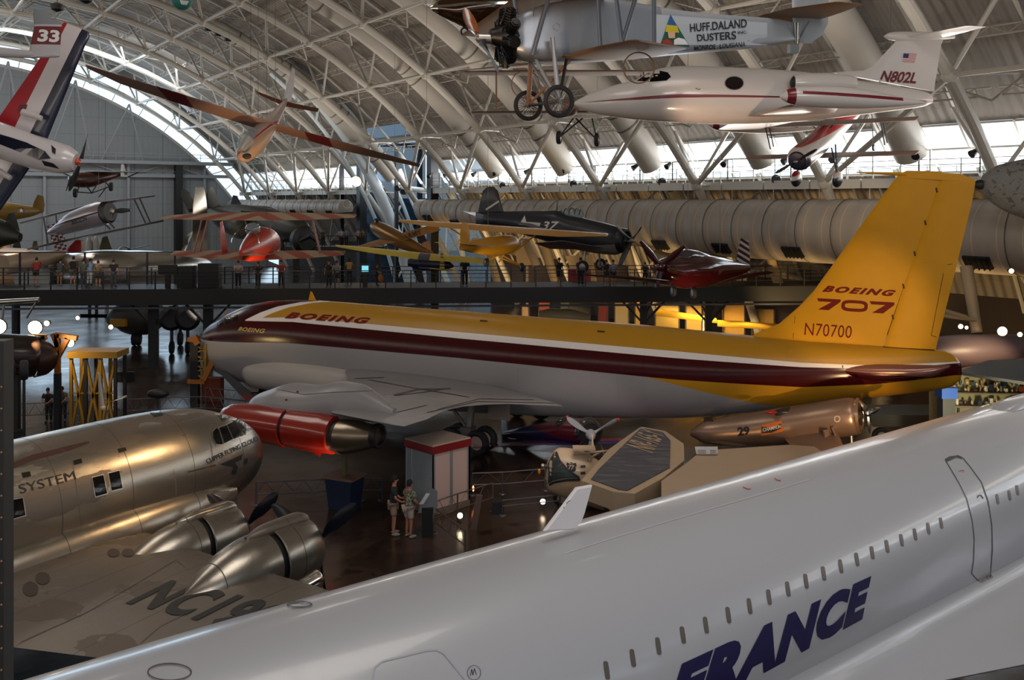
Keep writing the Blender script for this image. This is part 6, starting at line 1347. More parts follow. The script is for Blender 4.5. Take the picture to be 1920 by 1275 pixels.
wgx(FN, [((452, 396, 74), (452, 399, 76.5), .3, (0, 0, 1)), ((560, 405, 71), (560, 408, 73), .4, (0, 0, 1)), ((660, 398, 68), (660, 400, 69.6), .15, (0, 0, 1))]).build('wing', nm_, nf)
c = P3(FN, 590, 440, 68); MB().path([P3(FN, 562, 452, 68), P3(FN, 582, 442, 67.8), P3(FN, 600, 456, 68)], [.1, .25, .1], 8).build('propeller', dark, nf); MB().lathe([(-.6, 1.0), (0, 1.1), (.3, .8), (.32, .1)], P3(FN, 572, 450, 69), (.7, -.7, 0), 20).build('engine_cowling', dark, nf)
for px, py in ((530, 470), (560, 470)): wheel('main_wheel', P3(FN, px, py, 71), (1, .3, 0), .5, .35, nf, rubber, steel)
MB().tube(P3(FN, 530, 470, 71), P3(FN, 528, 430, 71), .12).tube(P3(FN, 560, 470, 71), P3(FN, 558, 430, 71), .12).build('gear_leg', dark, nf); cables(FN, nf, [(430, 398, 79)])
FJt = Fr(at(442, 390, 84), 0)
bj = thing('blue_grey_jet', 'blue-grey jet fighter tail pointing up beside the tall silver fin', 'aircraft', FJt)
bgm = mat('sea_blue', '20283c', .4)
wgx(FJt, [((425, 402, 84), (462, 402, 84), .3, (0, 1, 0)), ((432, 385, 84), (454, 386, 84), .25, (0, 1, 0)), ((436, 368, 84), (446, 370, 84), .15, (0, 1, 0))]).build('tail_fin', bgm, bj)
tubef(FJt, [(442, 398, 85, .3), (470, 402, 82, .8), (500, 406, 79, .9), (530, 410, 76, .5)], 16).build('fuselage', bgm, bj); cables(FJt, bj, [(470, 400, 82)])
# tails and fins crowding the left end
def tail(name, label, fin_, body, m, Z, mb=None, marks=None):
    f = Fr(at(*fin_[0][0][:2], Z), 0); t = thing(name, label, 'aircraft', f)
    fo_ = wgx(f, [((*a, Z), (*b, Z+.6), th_, (0, 1, 0)) for a, b, th_ in fin_]).build('tail_fin', m, t)
    if body: tubef(f, body, 16).build('fuselage', mb or m, t)
    return f, t, fo_
chk = mat('checker', 'b0989c', .4, layers=[('abs(((x*2.6+z*1.3)-floor(x*2.6+z*1.3)>.5)-((z*2.6-x*1.3)-floor(z*2.6-x*1.3)>.5))>.5', '1c1418')])
tail('checker_tail_racer', 'red-nosed racer with black and white checkered tail fin, left of the red fin', [((108, 478), (128, 474), .15), ((96, 450), (121, 444), .15), ((88, 424), (112, 420), .1)], [(118, 478, 66, .3), (80, 486, 64, .6), (40, 492, 62, .7), (0, 498, 60, .7)], chk, 66, mat('racer_cream', '94806c', .4))
f, t, o = tail('red_fin_jet', 'jet with bright red fin and white rudder edge beside the checkered tail', [((118, 482), (160, 482), .2), ((130, 462), (158, 460), .15), ((141, 451), (156, 452), .1)], [(140, 486, 68, .5), (180, 490, 66, .8), (200, 493, 64, .7)], mat('fin_red', '7c1018', .4, layers=[('x>1.15', '9a8c80')]), 68, mat('jet_brown', '5c4438', .5))
tail('olive_fin_bomber', 'olive drab patrol aircraft with rounded fin right of the red fin', [((184, 484), (216, 482), .25), ((187, 462), (208, 462), .2), ((192, 446), (202, 444), .1)], [(210, 488, 78, .3), (190, 487, 77, .5), (160, 492, 74, .6)], mat('olive', '3c3c24', .6), 78)
tail('dark_green_fighter', 'dark green fighter tail at the left edge above the glowing fuselage', [((2, 448), (40, 446), .4), ((10, 420), (34, 420), .3), ((14, 404), (28, 402), .15)], [(38, 446, 60, .3), (0, 440, 60, 1.0), (-40, 438, 60, 1.4)], mat('dark_green', '161a12', .5), 60)
tail('red_green_fin_plane', 'small aircraft with red and dark green upright fin at far left', [((22, 478), (40, 478), .15), ((24, 462), (39, 461), .12), ((27, 454), (37, 453), .08)], [(32, 479, 72, .4), (0, 482, 70, .5)], mat('red_green', '5c1c18', .5, layers=[('x<.45', '1c2418')]), 72)
tail('round_top_fin_plane', 'aircraft with dark round-topped fin edged in yellow behind the red-shirted visitor', [((60, 490), (72, 490), .2), ((60, 466), (72, 466), .2), ((62, 454), (70, 454), .12)], None, mat('round_fin', '14161c', .5, layers=[('z>-.2', '3c3414')]), 71)
for i, px in enumerate((168, 181)):
    f = Fr(at(px, 480, 82), 0); t = thing('missile', 'slim grey missile standing upright, %s of two' % ('left one', 'right one')[i], 'missile', f); MB().lathe([(-2, .3), (1.2, .3), (1.6, .22), (1.9, .02)], (0, 0, 0), (0, 0, 1), 12).build('missile_body', mat('missile_grey', '8c9090', .4), t)
    for k in range(3): MB().prism([(.3, 0, -1.8), (.7, 0, -1.9), (.7, 0, -1.5), (.3, 0, -1.0)], .05).xf(Matrix.Rotation(2*PI*k/3, 4, 'Z')).build('missile_fin', dark, t)
    MB().tube((0, 0, -at(px, 480, 82).z), (0, 0, -2), .15).build('stand_post', dark, t)
FQ_ = Fr(at(250, 468, 84), 0); t = thing('drone_aircraft', 'small dark aircraft with one pale blue wing beyond the walkway screen', 'aircraft', FQ_)
tubef(FQ_, [(222, 470, 84, .15), (232, 471, 83.5, .5), (242, 472, 83, .3)], 12).build('fuselage', dark, t); wgx(FQ_, [((236, 468, 83.6), (237, 470, 84.6), .1, (0, 0, 1)), ((282, 459, 82), (280, 461, 82.8), .05, (0, 0, 1))]).build('wing', mat('ice_blue', '8cb0c0', .4), t); cables(FQ_, t, [(232, 471, 83.5)])
# warm-lit rocket plane fuselage at the left
FX = Fr(at(30, 500, 68), 0); t = thing('cream_fuselage', 'cream aircraft fuselage glowing in warm light at the left end', 'aircraft', FX)
tubef(FX, [(-60, 500, 68, 1.7), (0, 502, 68, 1.55), (50, 503, 68, 1.45), (80, 504, 68, 1.25), (110, 507, 68, .7), (122, 508, 68, .2)], 24).build('fuselage', mat('cream_skin', 'a88c70', .4, layers=[('abs(z-.1)<.05', '3c3028')]), t)
MB().tube((0, 0, -1), (0, 0, -at(30, 500, 68).z), .3).build('stand_post', dark, t)
spot(at(10, 470, 60), at(30, 502, 68), 900, 60)
t = thing('orange_seaplane_nose', 'orange rounded engine nacelle beyond the walkway, right of the lone visitor', 'aircraft', Fr(at(285, 487, 80), 0)); f = Fr(at(285, 487, 80), 0)
tubef(f, [(262, 492, 80, .2), (272, 486, 80, .6), (285, 484, 80, .7), (300, 489, 80, .35), (306, 493, 80, .1)], 16).build('fuselage', mat('nose_orange', '8c4a28', .5), t); MB().tube((0, 0, -.5), (0, 0, -at(285, 487, 80).z), .2).build('stand_post', dark, t)
# white display barrier panels standing beyond the lower walkway

# ================================================================ things on the hall floor
def fl(px, py): return atz(px, py, 0.)
# cream roadable aircraft with grey fabric wing panel
FT = Fr(atz(1080, 950, 0), 180)
ct = thing('cream_tailless_aircraft', 'cream tailless aircraft with egg-shaped body, shield badge and grey fabric wing', 'aircraft', FT)
ZT = FT.M.translation.y
crm = mat('cream_paint', 'a8947c', .4, coat=.2, var=.05)
tb_ = fus_px(FT, [(1021, 893, 905, .08), (1026, 868, 915), (1036, 850, 922), (1050, 841, 928), (1075, 843, 936), (1100, 850, 945), (1140, 876, 958), (1185, 895, 968), (1230, 915, 965, .2)], .85, 40, 2.3, 60).build('body', crm, ct)
tt_ = bvh_of(tb_)
pxmark('teal_panel', poly2d([(1040, 846), (1048, 866), (1063, 882), (1084, 896), (1060, 897), (1038, 901), (1024, 909), (1021, 895), (1026, 872)]), tt_, mat('teal_paint', '26302f', .35, coat=.3), tb_, nx=8, ny=8)
pxmark('black_band', line2d([(1041, 843), (1049, 864), (1064, 881), (1086, 896)], 4.5), tt_, dark, tb_, nx=8, ny=8, off=.02)
pxmark('black_band', line2d([(1088, 899), (1062, 900), (1040, 904), (1023, 912)], 4.5), tt_, dark, tb_, nx=8, ny=4, off=.02)
pxmark('shield_badge', poly2d([(1063, 867), (1067, 869), (1071, 867), (1076, 869), (1080, 868), (1081, 873), (1079, 877), (1080, 881), (1076, 885), (1070, 885), (1064, 883), (1062, 879), (1064, 875), (1062, 871)]), tt_, black, tb_, nx=3, ny=3, off=.02)
mark('badge_number', text2d('77', .02), ((1066, 872), (1077, 873), (1075, 881), (1065, 880)), tt_, crm, tb_, nx=2, ny=2, off=.03)
mark('badge_text', text2d('RT', .02), ((1068, 869), (1075, 869.5), (1075, 871.5), (1068, 871)), tt_, crm, tb_, nx=0, off=.03)
for y in (873, 885): pxmark('cooling_louver', poly2d([(1088, y), (1097, y-1), (1098, y+4), (1089, y+5)]), tt_, dark, tb_, nx=2, ny=2)
MB().box(P3(FT, 1095, 840, ZT-.4), (.75, .5, .06)).build('hood_plate', crm, ct)
MB().beam(P3(FT, 1111, 815, ZT+.6), P3(FT, 1111, 840, ZT-.2), .05).build('rear_post', crm, ct)
c = P3(FT, 1018, 873, ZT); MB().tube(c, c+V((-.25, 0, 0)), .05).ball(c, .08).build('headlamp', chrome, ct); MB().ball(P3(FT, 1011, 884, ZT), .07, 10, 8, (.8, .8, 1.4)).build('amber_light', mat('amber', 'c07020', .3), ct)
zt = 2.0
def flat(polyp, z, th, nm, m, par, fr):
    P = [fr.I @ atz(px, py, z) for px, py in polyp]; return MB().prism(P, th, (0, 0, 1)).xf(Matrix.Translation((0, 0, -th/2))).build(nm, m, par, 30)
w_ = flat([(1090, 901), (1142, 842), (1200, 801), (1206, 800.5), (1247, 808), (1282, 832), (1283, 863), (1243, 896), (1190, 926), (1150, 922)], zt, .55, 'wing', crm, ct, FT)
g_ = flat([(1108, 898), (1122, 880), (1200, 804), (1208, 803), (1243, 810), (1257, 826), (1256, 876), (1176, 919), (1160, 917)], zt+.03, .03, 'fabric_panel', mat('grey_fabric', '45454c', .9, bump='noise(1.6,5,.5,2,1)', bumpd=.25, layers=[('noise(2,5,.5,2,1)>.55', '55555c')]), ct, FT)
mark('registration', text2d('NR-165-Y', .02), ((1172, 834), (1204, 803.5), (1247, 817), (1224, 851)), bvh_of(g_), crm, g_, nx=4, ny=4, off=.02)
flat([(1240, 902), (1290, 866), (1309, 850), (1340, 843), (1480, 834), (1540, 838), (1560, 900), (1400, 960), (1240, 960)], zt, .4, 'wing', mat('cream_wing', '9c8a76', .5, var=.06), ct, FT)
g = MB()
for a, b in (((1075, 852), (1140, 845)), ((1100, 862), (1128, 846)), ((1105, 862), (1118, 872))): rod(FT, (*a, ZT-.5), (*b, ZT+.5), .035, g)
g.build('brace', crm, ct)
MB().beam(P3(FT, 1163, 842, ZT+.4), P3(FT, 1195, 850, ZT), .09).beam(P3(FT, 1150, 842, ZT+.4), P3(FT, 1185, 856, ZT), .06).build('fuel_fitting', dark, ct)
for y in (-1.0, 1.0): wheel('wheel', (-1.2, y, .35), (0, 1, 0), .35, .18, ct, rubber, crm)
wheel('nose_wheel', (.5, 0, .3), (0, 1, 0), .3, .15, ct, rubber, crm); MB().tube((.5, 0, .3), (.5, 0, .9), .05).build('nose_leg', steel, ct)
MB().beam(P3(FT, 1205, 922, ZT), P3(FT, 1198, 952, ZT), .35, .06).build('door', mat('cream_door', 'a8884c', .5), ct)
# bare-metal racer number 29
FZ = Fr(atz(1480, 921, 0), 0); cz = thing('silver_racer', 'bare metal propeller racer numbered 29 with orange badge, under the yellow tail', 'aircraft', FZ)
zm = mat('racer_silver', '8c7464', .32, .6, var=.1, vs=.7)
zb = tubef(FZ, [(1296, 812, 35.6, .12), (1330, 811, 35.2, .46), (1400, 806, 34.6, .60), (1460, 800, 34, .67), (1520, 792, 33.4, .68), (1570, 784, 32.8, .68), (1600, 780, 32.5, .66), (1610, 779, 32.4, .58)], 32).build('fuselage', zm, cz); tz = bvh_of(zb)
mark('lettering', text2d('29', .05), ((1382, 801), (1405, 799), (1406, 815), (1384, 818)), tz, black, zb, nx=4, ny=3, off=.02)
pxmark('badge', poly2d([(1426, 797), (1466, 789), (1468, 809), (1428, 817)]), tz, mat('badge_orange', 'b85a14', .4), zb, nx=5, ny=3, off=.015)
pxmark('badge_band', poly2d([(1428, 800), (1447, 803), (1465, 794), (1466, 803), (1447, 811), (1429, 812)]), tz, dark, zb, nx=5, ny=3, off=.022)
mark('badge_lettering', text2d('CHAMPION', .02), ((1430, 803), (1464, 796.5), (1465, 802), (1431, 809.5)), tz, wl, zb, nx=6, ny=2, off=.03)
pxmark('round_emblem', ring2d(1570, 785.5, 6, 6, 2), tz, mat('emblem_pale', 'b0a090'), zb, nx=3, ny=3, off=.02)
wgx(FZ, [((1345, 815, 34.9), (1318, 820, 35.3), .1, (0, 1, 0)), ((1336, 783, 34.9), (1320, 786, 35.3), .06, (0, 1, 0))]).build('tail_fin', mat('tail_dark', '3c3028', .4), cz)
wgx(FZ, [((1345, 826, 34.6), (1320, 828, 34.8), .05, (0, 0, 1)), ((1400, 834, 33.4), (1378, 836, 33.6), .03, (0, 0, 1))]).build('tailplane', mat('tail_dark', '3c3028'), cz)
wgx(FZ, [((1560, 808, 32.6), (1470, 822, 33.4), .3, (0, 0, 1)), ((1640, 905, 28), (1560, 915, 28), .15, (0, 0, 1))]).build('wing', zm, cz)
wgx(FZ, [((1555, 785, 33.2), (1485, 795, 34), .25, (0, 0, 1)), ((1450, 775, 39), (1410, 778, 39), .12, (0, 0, 1))]).build('wing', zm, cz)
MB().ball(P3(FZ, 1490, 775, 33.7), .4, 16, 10, (2, .8, .6)).build('canopy', mat('canopy_dark', '2c2a28', .15), cz)
for x, y in ((1446, 773), (1542, 760)): MB().ball(P3(FZ, x, y, 33.5 if x < 1500 else 33), .12, 10, 6, (1.8, 1, .6)).build('red_cover', redp, cz)
MB().lathe([(-.06, .60), (.02, .64), (.1, .6), (.1, .5), (-.1, .45)], P3(FZ, 1609, 779, 32.4), (.84, -.5, .08), 28, False).build('cowl_lip', mat('lip_bright', 'b09078', .25, .8), cz)
MB().lathe([(0, .5), (.02, .02)], P3(FZ, 1609, 779, 32.4), (.84, -.5, .08), 24).build('cowl_intake', dark, cz); radial('radial_engine', P3(FZ, 1610, 778, 32.35), (.84, -.5, .08), .42, cz, mat('engine_grey', '4c4640', .4, .6), 7, .2)
c = P3(FZ, 1627, 775, 32); MB().ball(c, .13).build('spinner', chrome, cz)
for a in ((1632, 812), (1612, 752), (1650, 765)): MB().path([c, c.lerp(P3(FZ, *a, 32), .5), P3(FZ, *a, 32)], [.06, .11, .04], 8).build('propeller_blade', chrome, cz)
for a, b in (((1548, 806), (1556, 838)), ((1562, 800), (1578, 838))): MB().beam(P3(FZ, *a, 32.2), P3(FZ, *b, 32), .22, .06).build('gear_door', zm, cz)
for px in (1556, 1600): q = fl(px, 905); q = FZ.I @ V((q.x, q.y, .35)); wheel('main_wheel', q, (.4, 1, 0), .35, .2, cz, rubber, steel); MB().tube(q, q+V((0, .2, 1.6)), .06).build('gear_leg', steel, cz)
# red, white and blue low-wing sport plane
FU = Fr(atz(1100, 872, 0), 0); su = thing('sport_monoplane', 'dark red and navy low-wing sport plane with grey three-blade propeller facing out', 'aircraft', FU)
ur = mat('sport_red', '50101c', .25, coat=.6, layers=[('z<1.02', '14143c')]); ZU = FU.M.translation.y
tubef(FU, [(1106, 812, ZU-1.2, .42), (1098, 810, ZU-.8, .5), (1075, 808, ZU, .5), (1040, 810, ZU+1.2, .45), (990, 812, ZU+2.8, .3), (945, 814, ZU+4.4, .12)], 24).build('fuselage', ur, su)
wgx(FU, [((884, 840, ZU+.6), (892, 836, ZU+1.6), .04, (0, -.15, 1)), ((980, 835, ZU-.2), (985, 826, ZU+1.6), .10, (0, -.15, 1)), ((1085, 834, ZU-.9), (1075, 820, ZU+1), .2, (0, -.15, 1))][::1], 10).build('wing', mat('sport_wing', '3c1030', .25, coat=.6, layers=[('y<-.1', '1a1648')]), su)
wgx(FU, [((1115, 834, ZU-1), (1120, 822, ZU+.8), .2, (0, -.15, 1)), ((1195, 828, ZU-.6), (1198, 820, ZU+.8), .12, (0, -.15, 1)), ((1262, 822, ZU-.2), (1264, 817, ZU+.8), .05, (0, -.15, 1))], 10).build('wing', mat('sport_wing_red', '8c1838', .25, coat=.6, layers=[('y<-.3', '20206c')]), su)
wgx(FU, [((938, 815, ZU+3.6), (944, 812, ZU+4.4), .04, (0, -.2, 1)), ((975, 811, ZU+3.6), (972, 808, ZU+4.6), .05, (0, -.2, 1)), ((1010, 808, ZU+4), (1008, 806, ZU+4.6), .04, (0, -.2, 1))]).build('tailplane', mat('tail_cream', '8c7468', .4), su)
wgx(FU, [((952, 812, ZU+4.0), (940, 814, ZU+4.8), .06, (0, 1, 0)), ((948, 785, ZU+4.4), (940, 788, ZU+5), .04, (0, 1, 0))]).build('tail_fin', ur, su)
MB().ball(P3(FU, 1062, 793, ZU+.3), .34, 14, 8, (1.3, .9, .8)).build('canopy', mat('canopy_dark', '2c2a28'), su)
c = P3(FU, 1105, 811, ZU-1.25); ax = V((.12, -1, -.08)).normalized()
MB().lathe([(-.35, .50), (0, .53), (.15, .47), (.16, .40), (-.1, .36)], c, ax, 28).build('engine_cowling', mat('cowl_chrome', '6c6864', .2, .9), su)
MB().lathe([(-.05, .36), (.02, .38), (.03, .01)], c+ax*.08, ax, 20).build('cowl_intake', dark, su)
h = MB().lathe([(0, .2), (.15, .2), (.32, .12), (.38, .01)], c+ax*.18, ax, 18).build('spinner', mat('spinner_grey', '8c8c90', .4), su)
A, B, D = frame_of(ax)
for px, py in ((1062, 781), (1161, 786), (1110, 846)):
    q = P3(FU, px, py, ZU-1.5); d = q-(c+ax*.25); an = math.atan2(d.dot(B), d.dot(A)); L_ = d.length if py < 800 else .7
    blade(c+ax*.25, ax, an, L_, .24).build('propeller_blade', mat('blade_grey', '8c8e94', .4), h)
    if py < 800: MB().ball(c+ax*.25+d.normalized()*L_*.97, .07, 8, 6).build('blade_tip', redp, h)
for x in (.75, -.55): q = V((x, -.6, .26)); wheel('main_wheel', q, (1, .1, 0), .26, .16, su, rubber, steel); MB().tube(q, q+V((-x*.3, .1, .7)), .05).build('gear_leg', mat('leg_pale', '8c8478', .4), su)
# kiosk
F0, Rt, Lf = fl(812, 968), fl(880, 948), fl(762, 950); Bk = Rt+Lf-F0; ki = thing('display_kiosk', 'white glass-sided kiosk with red roof band on the floor', 'kiosk', (F0.x, F0.y, 0)); O = V(F0)
hgt = (968-852)/1700*F0.y; P = [V((q.x-O.x, q.y-O.y, 0)) for q in (F0, Rt, Bk, Lf)]; cc = sum(P, V())/4
def ex(k): return [cc+(p-cc)*k for p in P]
up = lambda pts, z: [V((p.x, p.y, z)) for p in pts]
MB().loft([up(ex(1.06), hgt), up(ex(1.08), hgt+.26)]).build('roof_band', mat('roof_red', '7c1c20', .35, coat=.3), ki, 0)
MB().loft([up(ex(1.05), hgt+.26), up(ex(1.03), hgt+.30)]).build('roof_top', mat('roof_pale', '9c8c80', .6), ki, 0)
MB().beam(P[0]+V((0, 0, .12)), P[1]+V((0, 0, .12)), .06, .2).beam(P[0]+V((0, 0, .12)), P[3]+V((0, 0, .12)), .06, .2).build('plinth', mat('plinth', '6c6058', .6), ki)
fm = MB()
for a, b, ts__ in ((P[0], P[1], (0, .04, .48, .52, .96, 1)), (P[0], P[3], (.0, .8, 1)), (P[1], P[2], (0, 1)), (P[3], P[2], (1,))):
    for t in ts__: q = a.lerp(b, t); fm.beam(q, q+V((0, 0, hgt)), .045)
fm.build('frame', mat('alu_frame', '8c8c90', .4, .5), ki)
MB().prism([P[0].lerp(P[1], .03)+V((0, .05, .1)), P[0].lerp(P[1], .97)+V((0, .05, .1)), P[0].lerp(P[1], .97)+V((0, .05, hgt)), P[0].lerp(P[1], .03)+V((0, .05, hgt))], .04).build('wall_panel', mat('panel_pink_white', 'b8a098', .6), ki)
MB().prism([P[1]+V((-.05, 0, .1)), P[2]+V((-.05, 0, .1)), P[2]+V((-.05, 0, hgt)), P[1]+V((-.05, 0, hgt))], .04).build('wall_panel', mat('panel_pink_white', 'b8a098'), ki)
MB().prism([P[0]+V((0, 0, .05)), P[3]+V((0, 0, .05)), P[3]+V((0, 0, hgt)), P[0]+V((0, 0, hgt))], .02).build('glass_panel', clear, ki)
# barriers
def barrier(name, lab, pts, h=.78, low=.36, m=None, lat=True):
    W_ = [fl(*p) for p in pts]; o = V(W_[0]); t = thing(name, lab, 'barrier', (o.x, o.y, 0)); b = MB(); pb_ = MB(); m = m or mat('barrier_steel', '54545a', .4, .6)
    for a, c in zip(W_, W_[1:]):
        a = a-o; c = c-o; n = max(1, int((c-a).length/.55))
        for z in (h, low): b.tube(a+V((0, 0, z)), c+V((0, 0, z)), .022, n=6)
        if lat:
            for k in range(n): p, q = a.lerp(c, k/n), a.lerp(c, (k+1)/n); mm = a.lerp(c, (k+.5)/n); b.tube(p+V((0, 0, low)), mm+V((0, 0, h)), .01, n=4); b.tube(mm+V((0, 0, h)), q+V((0, 0, low)), .01, n=4)
        for p in ((a, c) if (a-V((0, 0, 0))).length < .01 else (c,)): pb_ = MB(); pb_.tube(p, p+V((0, 0, h)), .03, n=6); pb_.lathe([(0, .14), (.03, .12)], p, (0, 0, 1), 12); pb_.build('post', m, t)
    b.build('rail', m, t); return t
barrier('crowd_barrier', 'low steel lattice barrier between silver airliner nose and blue ballast tub', [(480, 946), (622, 940)])
barrier('crowd_barrier', 'short steel barrier behind the blue tub', [(678, 938), (716, 938)])
barrier('crowd_barrier', 'steel barrier running right from the kiosk toward the cream aircraft', [(886, 928), (942, 926), (1022, 919)])
br = mat('brown_lattice', '5c5048', .5, .4)
barrier('crowd_barrier', 'brown lattice barrier along the front of the kiosk', [(812, 998), (858, 980), (924, 958)], .95, .45, br)
barrier('crowd_barrier', 'brown lattice barrier slanting from the sign toward the white airliner', [(812, 1000), (872, 1048)], .85, .4, br)
barrier('crowd_barrier', 'thin rail crossing the reflections beside the small floor lamp', [(942, 966), (1050, 955)], .5, .3, None, False)
barrier('crowd_barrier', 'long steel barrier before the blue lit floor, left of the jet nose', [(-20, 800), (150, 792), (300, 785), (385, 782), (460, 790)], 1.0, .45)
barrier('crowd_barrier', 'far steel barrier low under the jet nose gear door', [(385, 760), (470, 768)], .9, .4)
def post_(px1, py1, px2, py2, Z, lab, m, w=.12):
    a = at(px1, py1, Z); b = at(px2, py2, Z); t = thing('leaning_post', lab, 'post', (b.x, b.y, b.z)); MB().beam(V(a)-V(b), (0, 0, 0), w, .2).build('post_body', m, t)
post_(899, 928, 886, 1004, 29.2, 'leaning brown post beside the kiosk barrier corner', mat('post_brown', '54443c', .6))
sg = thing('reading_rail', 'dark slanted reading stand with white sheet before the two men', 'sign', (fl(802, 1006).x, fl(802, 1006).y, 0)); S0 = fl(802, 1006)
MB().box((0, 0, .45), (.35, .2, .9)).build('stand_leg', bk, sg); q = at(803, 943, S0.y)-V((S0.x, S0.y, 0))
MB().prism([q+V((-.32, -.05, -.30)), q+V((.28, .05, -.34)), q+V((.26, .3, .28)), q+V((.05, .3, .38)), q+V((-.25, .12, .02))], .06).build('slanted_panel', mat('sign_dark', '202630', .4), sg)
q2 = at(796, 936, S0.y-.12)-V((S0.x, S0.y, 0)); MB().prism([q2+V((-.16, -.02, -.15)), q2+V((-.04, 0, -.16)), q2+V((.16, .1, .14)), q2+V((.04, .1, .16))], .02).build('white_sheet', mat('sheet_white', '9ca4ac', .6), sg)
bb_ = thing('black_box', 'small black equipment box on the floor right of the lattice barriers', 'box', (fl(934, 962).x, fl(934, 962).y, 0)); MB().box((0, 0, .2), (.4, .35, .4)).build('body', dark, bb_)
MB().box((0, 0, .41), (.42, .37, .03)).build('lid', mat('box_lid', '242428', .5), bb_)
# two men by the kiosk
person('man in a dark green polo shirt and khaki shorts beside the kiosk', fl(737, 1003), 12, 1.87, '182420', '8c7864', '141010', 'a8705a', 'look', True)
person('man in a floral shirt, pale shorts and dark cap reading the sign', fl(766, 1008), 40, 1.80, '5c6450', 'a89890', '101014', 'a06a54', 'look', True, pattern='a8a498')
person('person in black crouching over the display behind the far silver wing', atz(92, 792, 0), -90, 1.66, '101012', '1c1c20', pose='lean')
person('person in a grey shirt leaning forward beside the one in black', atz(118, 790, 0), -85, 1.68, '4c4a46', '2a2824', pose='lean')
# floor spotlights
fw_ = mat('warm_lens', 'fff0d0', .5, emit='ffe8c0', es=10.)
for px, py, Z, lab in ((863, 970, None, 'small white floor spotlight glowing under the kiosk edge'), (1018, 943, None, 'small round floor spotlight with reflection before the cream aircraft')):
    p = fl(px, py+14); lampthing('floor_spotlight', lab, (p.x, p.y, .3), (-.2, -1, .3), .09, None, fw_)
p = fl(886, 940); lampthing('floor_spotlight', 'floor spotlight shining warm light sideways at the kiosk base', (p.x, p.y, .45), (1, -.2, .1), .1, None, mat('warm_lens2', 'ff9a60', .5, emit='ff8850', es=6.))
# yellow trestle stands and engines, lower left
ym_ = mat('stand_yellow', '7c5c0c', .5)
def trestle(name, lab, x0, x1, ytop, Z, zb_, m):
    a = at(x0, ytop, Z); b = at(x1, ytop, Z); t = thing(name, lab, 'stand', (a.x, a.y, 0)); a = V((0, 0, a.z)); b = V((b.x-at(x0, ytop, Z).x, 0, b.z)); L_ = b.x
    MB().box((L_/2, .5, a.z-.12), (L_, 1.3, .28)).build('platform', m, t)
    n = 3
    for k in range(n+1):
        for y in (0, 1.0): MB().beam((L_*(.06+.88*k/n), y, 0), (L_*(.06+.88*k/n), y, a.z-.2), .13).build('leg', bk if k % 2 else m, t)
    br_ = MB()
    for k in range(n):
        x1_, x2_ = L_*(.06+.88*k/n), L_*(.06+.88*(k+1)/n); br_.beam((x1_, 0, .1), (x2_, 0, a.z-.3), .1); br_.beam((x2_, 0, .1), (x1_, 0, a.z-.3), .1); br_.beam((x1_, 0, a.z*.5), (x2_, 0, a.z*.5), .06)
    br_.build('cross_brace', m, t); return t
trestle('yellow_trestle', 'yellow steel work stand with crossed legs, lower left', 128, 222, 660, 41, 0, ym_)
tt3 = thing('engine_hoist', 'orange-yellow hoist frame rising behind the yellow work stand', 'stand', (at(105, 640, 42).x, 42, 0)); f = Fr((at(105, 640, 42).x, 42, 0), 0)
g = MB()
for a, b in (((100, 625), (110, 650)), ((108, 628), (145, 634)), ((128, 634), (108, 670)), ((108, 626), (108, 700)), ((60, 630), (86, 632)), ((86, 632), (70, 642))): g.beam(P3(f, *a, 42), P3(f, *b, 42), .22)
g.build('hoist_frame', mat('hoist_orange', '8c5414', .5), tt3); MB().beam(P3(f, 108, 700, 42), V((P3(f, 108, 700, 42).x, 0, 0)), .25).build('hoist_leg', dark, tt3)
jkk = thing('nose_jack', 'yellow and black nose jack beside the jet airliner nose', 'stand', (at(372, 700, 47).x, 47, 0)); f = Fr((at(372, 700, 47).x, 47, 0), 0); g = MB()
for a, b, w in (((352, 636), (366, 638), .2), ((364, 630), (372, 645), .3), ((401, 674), (382, 712), .28), ((352, 715), (384, 716), .2)): g.beam(P3(f, *a, 47), P3(f, *b, 47), w)
g.build('jack_arm', mat('hoist_orange', '8c5414'), jkk); MB().beam(P3(f, 366, 640, 47.2), V((P3(f, 366, 700, 47.2).x, .2, 0)), .4).build('jack_post', bk, jkk)
g = MB()
for k in range(4): g.beam(P3(f, 372, 650+k*18, 47), P3(f, 386, 660+k*18, 47), .08); g.beam(P3(f, 386, 650+k*18, 47), P3(f, 372, 660+k*18, 47), .08)
g.beam(P3(f, 386, 645, 47), P3(f, 384, 715, 47), .12); g.build('jack_lattice', ym_, jkk)
p = at(399, 692, 48); t = thing('orange_crate', 'orange-red crate under the jet airliner nose', 'box', (p.x, p.y, 0)); MB().box((0, 0, .6), (1.0, .6, 1.2)).build('body', mat('crate_orange', '6c2814', .6), t)
p = at(233, 707, 43); t = thing('dark_sign', 'dark rectangular sign panel right of the yellow work stand', 'sign', (p.x, p.y, 0)); MB().box((0, 0, p.z), (1.0, .06, .5)).build('panel', mat('sign_navy', '0e1018', .4), t); MB().beam((0, .1, 0), (0, .1, p.z), .08).build('post', bk, t)
mark('lettering', text2d('WELCOME', .0), ((224, 703), (246, 703), (246, 711), (224, 711)), bvh_of(t.children[0]), mat('sign_grey', '3c4250'), t.children[0], nx=0) if False else None
